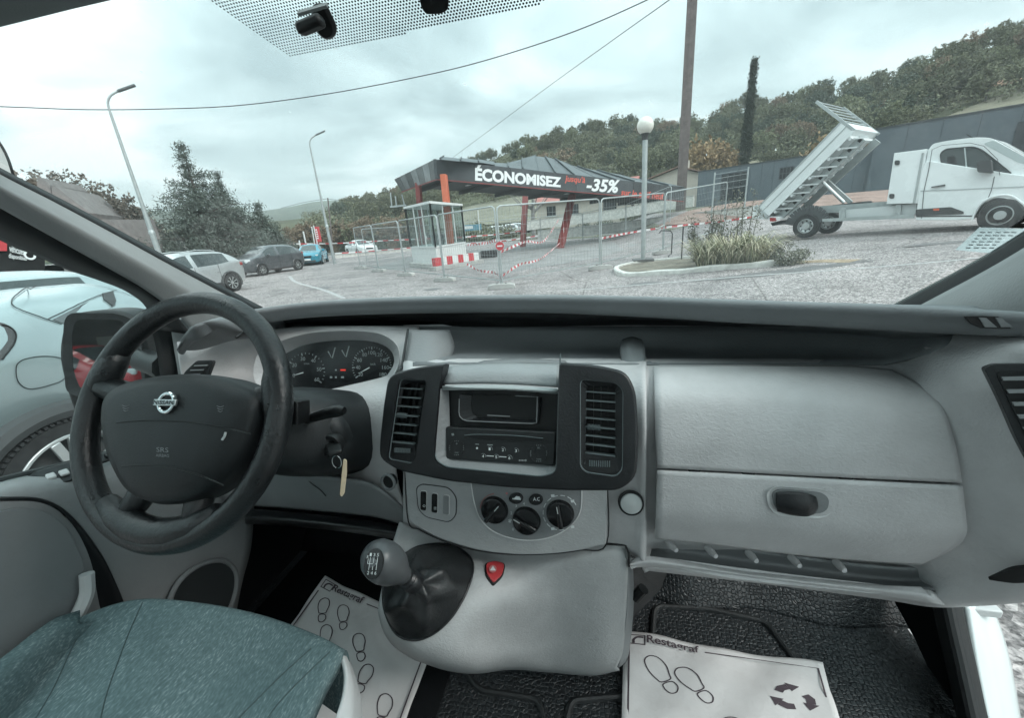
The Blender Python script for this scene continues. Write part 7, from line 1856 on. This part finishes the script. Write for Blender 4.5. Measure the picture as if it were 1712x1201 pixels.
# front wheel with dark arch
def tw(px, py, r, off, hub=True):
    c = T_(px, py)+tl*off; M4 = Matrix.Translation(c) @ (-tl).to_track_quat('Z','Y').to_matrix().to_4x4()
    o = MB().lathe([(r*.6,-.1),(r*.92,-.1),(r,-.06),(r,.06),(r*.92,.1),(r*.6,.1)], 32, M4, closed=True).build('wheel', M_TYRE, TR, smooth=50)
    q = MB(); q.lathe([(r*.62,.06),(r*.63,.09),(r*.55,.095),(r*.50,.03),(r*.30,.0),(r*.28,.06),(0,.065)], 28, M4).build('rim', M_ALLOY, o, smooth=50)
    for k in range(8):
        a = 2*math.pi*k/8; MB().lathe([(0,.035),(.024,.03)], 8, M4 @ Matrix.Translation((math.cos(a)*r*.42, math.sin(a)*r*.42, 0))).build('rim_hole', M_BLACK, o)
    return o
tpoly('wheel_arch', [(1634,372),(1640,346),(1660,331),(1685,331),(1704,346),(1712,372)], -.026, .02, M_BLACK, r=10)
tw(1672, 360, .345, 0.03); tw(1347, 378, .345, 0.06); tw(1347, 378, .345, 1.75); tw(1672, 360, .345, 1.75)
arc = [T_(1347,378)+tl*.05+tdir*(math.cos(a)*.44)+Vector((0,0,math.sin(a)*.44)) for a in np.linspace(.25, math.pi-.1, 14)]
m_ = MB()
for a, b in zip(arc, arc[1:]): m_.bar(a, b, .30, .03, up=tl)
m_.build('mudguard', M_CLAD, TR)
# chassis
zc = T_(1347,360).z
for off in (.45, 1.25):
    a = T_(1285,362)+tl*off; b = T_(1545,358)+tl*off; b.z = a.z = zc+.12; MB().bar(a, b, .08, .20, up=(0,0,1)).build('chassis_rail', M_GALV, TR)
tpoly('side_frame', [(1400,352),(1530,341),(1530,358),(1400,366)], .12, .06, mat('pale_frame', (.55,.58,.58), .5), r=2)
tpoly('under_guard', [(1374,366),(1528,358),(1528,365),(1374,371)], .02, .05, M_GALV, r=1)
tpoly('frame_post', [(1497,342),(1506,342),(1504,362),(1495,362)], .06, .06, M_GALV, r=1); tpoly('frame_post', [(1404,348),(1412,348),(1411,368),(1403,368)], .06, .06, M_GALV, r=1)
tpoly('rear_board', [(1258,345,2),(1273,362,2),(1300,362,2),(1302,368,2),(1256,366,2)], .05, 1.9, P_TRW, r=2)
tpoly('rear_lamp', [(1287,364),(1296,364),(1296,370),(1287,370)], .0, .1, M_TAIL, r=1)
tpoly('tow_bar', [(1281,374),(1300,369),(1340,368),(1340,372),(1302,374),(1284,379)], .3, 1.4, M_BLACK, r=1)
tpoly('hose_block', [(1380,344),(1430,338),(1434,346),(1382,352)], .5, .8, M_CLAD, r=2)
# locker behind the cab
tpoly('locker', [(1495,256,1),(1550,249,1),(1534,340,1),(1482,341,1)], .0, 1.95, P_TRW, .015, r=1)
for x, y in ((1500,272),(1491,328)): tpoly('locker_latch', [(x-4,y-4),(x+5,y-4),(x+4,y+4),(x-4,y+4)], -.02, .03, M_CLAD, r=3)
tpoly('locker_seam', [(1541,256),(1545,255),(1530,340),(1526,340)], -.012, .02, M_GALV, r=0.5)
tpoly('aerial_foot', [(1615,231),(1622,230),(1622,228),(1615,229)], .8, .1, M_BLACK, r=.5); MB().tube([T_(1619,230)+tl*.85, T_(1602,221)+tl*.85], .008, 5).build('aerial', M_BLACK, TR)
# raised bed
b0 = T_(1280, 360); b1 = T_(1424, 217); ba = (b1-b0); BLn = ba.length; ba.normalize(); bn = ba.cross(tl); 
if bn.z < 0: bn = -bn
bW = 2.0; M_BED = mat('bed_white', (.68,.71,.71), .4, var=.06, vscale=2)
def Bp(s, h, w): return b0+ba*s+bn*h+tl*w
def bbox(name, s0, s1, h0, h1, w0, w1, m__, bev=.0): 
    P = [Bp(s0,h0,w0), Bp(s1,h0,w0), Bp(s1,h1,w0), Bp(s0,h1,w0)]; return MB().poly(P, tl*(w1-w0)).build(name, m__, TR, bevel=bev)
bbox('bed_floor', 0, BLn, 0, .05, .04, bW-.04, M_BED)
bbox('side_board', .02, BLn, -.02, .36, 0, .04, M_BED, .006); bbox('side_board', .02, BLn, -.02, .36, bW-.04, bW, M_BED, .006)
bbox('board_rail', .02, BLn, .34, .385, -.01, .05, M_GALV); bbox('board_rail', .02, BLn, .16, .18, -.012, .0, M_GALV)
bbox('tail_gate', -.02, .03, -.05, .42, .0, bW, M_BED, .005); bbox('gate_post', -.06, .04, -.10, .46, -.03, .02, M_GALV)
for w in (.35, 1.55): bbox('bed_beam', .1, BLn-.05, -.36, -.16, w, w+.08, M_GALV)
nx_ = 9
for k in range(nx_): s = .2+(BLn-.4)*k/(nx_-1); bbox('cross_member', s, s+.07, -.16, .0, .02, bW-.02, M_BED)
for k in range(9):
    s = .25+(BLn-.5)*k/8; MB().bar(Bp(s,-.02,.05), Bp(s+.28,-.34,.36), .04, .04).build('strut', M_BED, TR); bbox('lug', s+.1, s+.18, -.30, -.22, .33, .36, M_BLACK)
bbox('edge_rail', .05, BLn, -.09, -.02, -.01, .04, M_BED)
MB().bar(T_(1402,341)+tl*.95, Bp(BLn*.52,-.3,.95), .10).build('ram_tube', M_GALV, TR); MB().tube([T_(1400,340)+tl*.5, T_(1362,303)+tl*.5], .045, 10).build('ram', mat('ram_steel', (.5,.52,.52), .3, .8), TR, smooth=True)
# headboard rack
HH = 1.30
for w in (0.0, bW-.05): bbox('rack_post', BLn-.02, BLn+.05, -.05, HH, w, w+.06, M_GALV)
for k in range(6): h = .38+(HH-.41)*k/5; bbox('rack_bar', BLn, BLn+.025, h, h+.03, .05, bW-.05, M_GALV)
bbox('head_board', BLn, BLn+.04, -.02, .26, .04, bW-.04, M_BED)

# ================================================================== buildings
def atZ(px, py, Z): return CAM+(FWD*FPX+RGT*(px-IW/2)+UPV*(IH/2-py))*(Z/FPX)
g0b, g0t = atZ(1164,341,40), atZ(1166,290,40); g1b = atZ(1444,321,31); zb_ = (g0b.z+g1b.z)/2
bd = Vector((g1b.x-g0b.x, g1b.y-g0b.y, 0)); L1 = bd.length; bd.normalize(); bnn = Vector((-bd.y, bd.x, 0))
GB = thing('grey_building', 'long anthracite clad building behind the tipper truck', 'building', (g0b.x, g0b.y, zb_))
h1 = g0t.z-zb_; M_CLADB = mat('building_cladding', (.115,.138,.158), .5, var=.06, vscale=.8, spec=.4)
def wall(name, s0, s1, h0, h1_, dep, m__, off=0.0): 
    P = [bd*s0+bnn*off+Vector((0,0,h0)), bd*s1+bnn*off+Vector((0,0,h0)), bd*s1+bnn*off+Vector((0,0,h1_)), bd*s0+bnn*off+Vector((0,0,h1_))]; return MB().poly(P, bnn*dep).build(name, m__, GB)
def s_at(px, py=320):
    d = ray(px, py); a = Vector((g0b.x, g0b.y, 0))-Vector((CAM.x, CAM.y, 0)); den = d.x*bd.y-d.y*bd.x; return (a.y*d.x-a.x*d.y)/(-den) if False else ((a.x*d.y-a.y*d.x)/(d.x*bd.y-d.y*bd.x))
Sx = s_at(1448); 
npan = 14; o0_ = s_at(1205), s_at(1245)
for k in range(npan):
    s0, s1 = Sx*k/npan, Sx*(k+1)/npan
    wall('cladding_panel', s0+.008, s1-.008, -1.5, h1, .06, M_CLADB)
wall('wall_core', .05, Sx, -1.5, h1-.05, 9, mat('wall_core', (.05,.055,.06), .7), .062)
wall('roof_trim', -.1, Sx, h1, h1+.12, .3, M_ANTH, -.03)
hs = h1*1.36
S2 = Sx+24
for k in range(14):
    s0 = Sx+24*k/14; wall('cladding_panel', s0+.01, s0+24/14-.01, -1.5, hs, .06, M_CLADB, -.5)
wall('wall_core', Sx+.02, S2, -1.5, hs-.05, 9, mat('wall_core', (.05,.055,.06), .7), -.43)
wall('roof_trim', Sx-.1, S2, hs, hs+.12, .3, M_ANTH, -.54)
for a, b, t, bt in ((1205,1246,.84,.06), (1300,1322,.80,.5)):
    sa, sb = s_at(a), s_at(b); wd = wall('window', sa, sb, h1*bt, h1*t, .05, mat('window_dark', (.02,.024,.028), .15, spec=.6), -.03)
    for k in range(5): q = sa+(sb-sa)*k/4; f_ = wall('window_bar', q-.03, q+.03, h1*bt, h1*t, .05, M_ANTH, -.06)
    for k in range(3): z = h1*(bt+(t-bt)*k/2); wall('window_bar', sa, sb, z-.03, z+.03, .05, M_ANTH, -.066)
sa = s_at(1668); wall('loading_door', sa, sa+4, 0, hs*.78, .05, mat('loading_dark', (.045,.052,.06), .6), -.55)
# houses
def house(label, c, w, dp, hw, hr, rz, wm, rm_, wins, chim=None):
    o = thing('house', label, 'house', c, rz=rz)
    MB().box((0,0,hw/2-.5), (w,dp,hw+1)).build('wall', wm, o)
    MB().poly([Vector((-w/2+.02,-dp/2+.02,hw)), Vector((-w/2+.02,dp/2-.02,hw)), Vector((-w/2+.02,0,hw+hr-.08))], Vector((w-.04,0,0))).build('gable', wm, o)
    for s in (-1, 1):
        P = [Vector((-w/2-.4, s*(dp/2+.5), hw-.25*hr/(dp/2))), Vector((w/2+.4, s*(dp/2+.5), hw-.25*hr/(dp/2))), Vector((w/2+.4, 0, hw+hr)), Vector((-w/2-.4, 0, hw+hr))]
        MB().poly(P, Vector((0,0,.12))).build('roof', rm_, o)
    for x, z, ww, hh in wins:
        f = MB().box((x,-dp/2-.02,z), (ww,.06,hh)).build('window', mat('window_dark', (.02,.024,.028), .15), o); MB().box((x,-dp/2-.07,z-hh/2-.05), (ww+.2,.1,.08)).build('sill', M_WPAINT, f)
    if chim: MB().box(chim, (.7,.6,1.2)).build('chimney', wm, o)
    return o
M_CREAM = mat('cream_render', (.55,.50,.44), .9, var=.06); M_TILE = mat('pink_tile', (.36,.15,.13), .85, var=.12, vscale=2, bump=.5, bscale=6)
p = onD(985, 366, 58); house('cream house with a long pinkish red roof behind the canopy', (p.x, p.y, p.z), 12, 8, 2.4, 2.1, rad(-12), M_CREAM, M_TILE, ((-4,1.3,1.2,1.2),(-1,1.3,1.2,1.2),(3.5,1.2,1.6,1.9)))
p = onD(1128, 346, 55); house('cream gabled house with a chimney left of the grey building', (p.x, p.y, p.z), 7, 9, 2.6, 1.4, rad(82), M_CREAM, mat('brown_tile', (.24,.16,.13), .85, var=.15, vscale=2), ((-2,1.4,1,1.1),(2,1.4,1,1.1)), (-1.2,-1,4.2))
# low pale garden walls and kerb behind the fence
def low_wall(label, pts, h, t, name='garden_wall'):
    o = thing(name, label, 'wall', pts[0]); 
    m__ = MB()
    for a, b in zip(pts, pts[1:]): m__.bar(a-pts[0]+Vector((0,0,h/2-.2)), b-pts[0]+Vector((0,0,h/2-.2)), t, h+.4)
    m__.build('wall', M_KERB, o)
    m__ = MB()
    for a, b in zip(pts, pts[1:]): m__.bar(a-pts[0]+Vector((0,0,h+.02)), b-pts[0]+Vector((0,0,h+.02)), t+.06, .06)
    m__.build('coping', M_CONC, o)
low_wall('pale garden wall climbing to the cream gabled house', [onD(880,379,46), onD(960,369,46), onD(1040,358,45), onD(1110,345,45), onD(1160,338,44)], .55, .25)
low_wall('pale low kerb wall along the bank behind the canopy', [onD(900,393,37), onD(960,388,36), onD(1040,380,34), onD(1120,371,30), onD(1200,364,26), onD(1262,358,24)], .35, .3, 'kerb_wall')
low_wall('pale long kerb beyond the road left of the kiosk', [onD(560,430,40), onD(640,424,41), onD(700,417,42)], .2, .3, 'kerb_wall')
# signs, flag, far posts
p = onD(531, 417, 42); o = thing('red_flag', 'tall red upright flag banner on two white posts beyond the teal car', 'flag', (p.x, p.y, p.z-1.2))
def fo(px, py): return onD(px, py, 42)-o.location
MB().tube([fo(528,420), fo(521,379)], .05, 6).build('post', M_WPAINT, o); MB().tube([fo(533,420), fo(524,377)], .05, 6).build('post', M_WPAINT, o)
MB().poly([fo(524,379), fo(533,379), fo(538,404), fo(528,405.5)], Vector((0,.03,0))).build('banner', mat('flag_red', (.50,.06,.07), .6), o)
for k, (x, y) in enumerate(((529,384.5),(530,388),(530.7,391.5),(531.4,395),(531.8,398.5))): MB().poly([fo(x-1.3,y-1.1)+Vector((0,-.05,0)), fo(x+1.3,y-1.3)+Vector((0,-.05,0)), fo(x+1.5,y+.6)+Vector((0,-.05,0)), fo(x-1,y+.9)+Vector((0,-.05,0))], Vector((0,.01,0))).build('letter', M_LETW, o)
for k, (x0, y0, x1, y1, D, lb) in enumerate(((512,414,507,387,44,'thin white post left of the red flag'), (553,405,548,331,52,'slim wooden utility pole behind the farther street lamp'), (502,414,500,402,44,'short white post by the teal car'))):
    a, b = onD(x0,y0,D), onD(x1,y1,D); a.z = zg(a.x, a.y); tag(MB().tube([a, b], .07, 6).build('marker_stake', M_POLE if k == 1 else M_WPAINT), lb, 'post')
cable('thin cable from the slim wooden pole to the right', [(549,333,52),(600,336,54),(660,333,56)], .02); cable('thin cable from the slim wooden pole to the left', [(549,332,52),(510,338,54),(470,348,58)], .02)
p = onD(790, 388, 44); o = thing('blue_sign', 'small blue and white board on the ground behind the kiosk', 'sign', (p.x, p.y, p.z-.1))
MB().box((0,0,.55), (2.0,.06,.6)).build('board', mat('board_blue', (.10,.25,.32), .5), o); MB().box((-.35,-.035,.58), (.9,.02,.3)).build('board_panel', M_WPAINT, o); MB().tube([(-.8,0,0),(-.8,0,.9)], .04, 6).build('post', M_GALV, o); MB().tube([(.8,0,0),(.8,0,2.2)], .05, 6).build('post', M_WPAINT, o)
# dealer board seen through the driver's window
SBp = Plane(onX(30, 420, -9.0), (1, -.25, 0)); o = thing('dealer_board', 'black board with white and red lettering seen over the parked cars at left', 'sign', SBp(30, 450))
def so_(px, py): return SBp(px, py)-o.location
MB().poly([so_(-60,360), so_(75,395), so_(75,470), so_(-60,470)], Vector((-.08,0,0))).build('board', M_BLACK, o); 
for s_t, q in (('véhicules', ((13,409),(38,417),(38,427),(13,421))), ('disponibles', ((12,423),(42,430),(42,438),(12,434)))): text_quad('lettering', s_t, [so_(*z)+Vector((.03,0,0)) for z in q], M_LETW, o, lift=.01, bold=.01)
MB().poly([so_(-10,396)+Vector((.03,0,0)), so_(8,404)+Vector((.03,0,0)), so_(8,420)+Vector((.03,0,0)), so_(-10,420)+Vector((.03,0,0))], Vector((.02,0,0))).build('red_panel', M_TAPER, o)
p = so_(47, 427)+Vector((.04,0,0)); MB().lathe([(.045,0),(.075,0)], 20, Matrix.Translation(p) @ Matrix.Rotation(rad(90),4,'Y')).build('ring_mark', M_LETW, o)
for x in (-.0,): MB().tube([so_(60,470), so_(60,470)+Vector((0,0,-2))], .05, 6).build('post', M_GALV, o)
# grey feather flag and rooftops above the pillar
FD = 16; p = onD(-30, 330, FD); o = thing('feather_flag', 'pale grey feather flag at the extreme left above the pillar', 'flag', p)
MB().tube([Vector((0,0,-3))]+[onD(*q, FD)-p for q in crom([(24,300),(20,285),(12,262),(0,240),(-20,215)], 4)], .03, 6).build('pole', M_BLACK, o)
MB().poly([onD(*q, FD)-p for q in ((22,296),(17,278),(10,260),(-2,242),(-25,220),(-60,300))], Vector((.02,.02,0))).build('cloth', mat('flag_grey', (.45,.47,.46), .8), o)
p = onD(100, 372, 34); o = thing('shed', 'brown grey sheet roof peeping over the pillar at the left', 'building', p)
def ro(px, py, D=34): return onD(px, py, D)-p
MB().poly([ro(62,296), ro(70,297), ro(83,309), ro(86,325), ro(62,330)], Vector((-2,3,0))).build('gable_sheet', mat('brown_sheet', (.20,.185,.18), .8, var=.2), o)
MB().poly([ro(86,312), ro(92,311), ro(150,356), ro(150,372), ro(88,345)], Vector((-3,4,0))).build('roof', mat('brown_sheet', (.20,.185,.18), .8, var=.2), o)
MB().box((0,2,-3), (4,3,6)).build('wall', mat('brown_sheet', (.20,.185,.18), .8), o)
# workshop behind the van (what the door mirror shows) with its lit tube
o = thing('workshop', 'dark open workshop with a lit tube, seen only in the door mirror', 'building', (-6.5, -13, 0))
MW = mat('workshop_wall', (.10,.10,.10), .8, var=.3, vscale=.8)
MB().box((0,-3,2), (13,.2,4)).build('rear_wall', MW, o); MB().box((0,0,4.05), (13.4,6.6,.2)).build('roof', MW, o)
for x in (-6.4, 6.4): MB().box((x,0,2), (.2,6,4)).build('side_wall', MW, o)
MB().box((0,0,.02), (13,6,.02)).build('slab', MW, o)
MB().tube([(-1.6,2.2,2.55),(.6,1.2,2.55)], .06, 8).build('tube_lamp', mat('tube_light', (.9,.9,.9), .4, emit=((1,1,.95), 3.0)), o)
for k in range(4): MB().box((-3+k*2.1,-2.6,1), (.9,.5,2.0-.3*k)).build('shelf', mat('shelf_grey', (.25,.25,.24), .7), o)
car('parked_car', 'red car standing behind the van, seen only in the door mirror', (-6.8, -11.6, 0), rad(20), HATCH, (1.23,-1.23), .31, P_REDCAR, sides=sd_, head=(1.82,.60,.82,.26,.26,.16), tail=(-1.82,.66,.92,.22,.22,.26), **PK)
# ================================================================== air
hm = bpy.data.materials.new('haze_air'); hm.use_nodes = True; t = hm.node_tree; t.nodes.clear()
ho_ = t.nodes.new('ShaderNodeOutputMaterial'); pv = t.nodes.new('ShaderNodeVolumePrincipled'); pv.inputs['Color'].default_value = (.93, .99, 1.0, 1); pv.inputs['Density'].default_value = .00032; pv.inputs['Anisotropy'].default_value = 0.0
t.links.new(pv.outputs[0], ho_.inputs['Volume'])
hz_ = MB().box((0, 0, 148), (6400, 6400, 306)).build('haze', hm); hz_['kind'] = 'stuff'
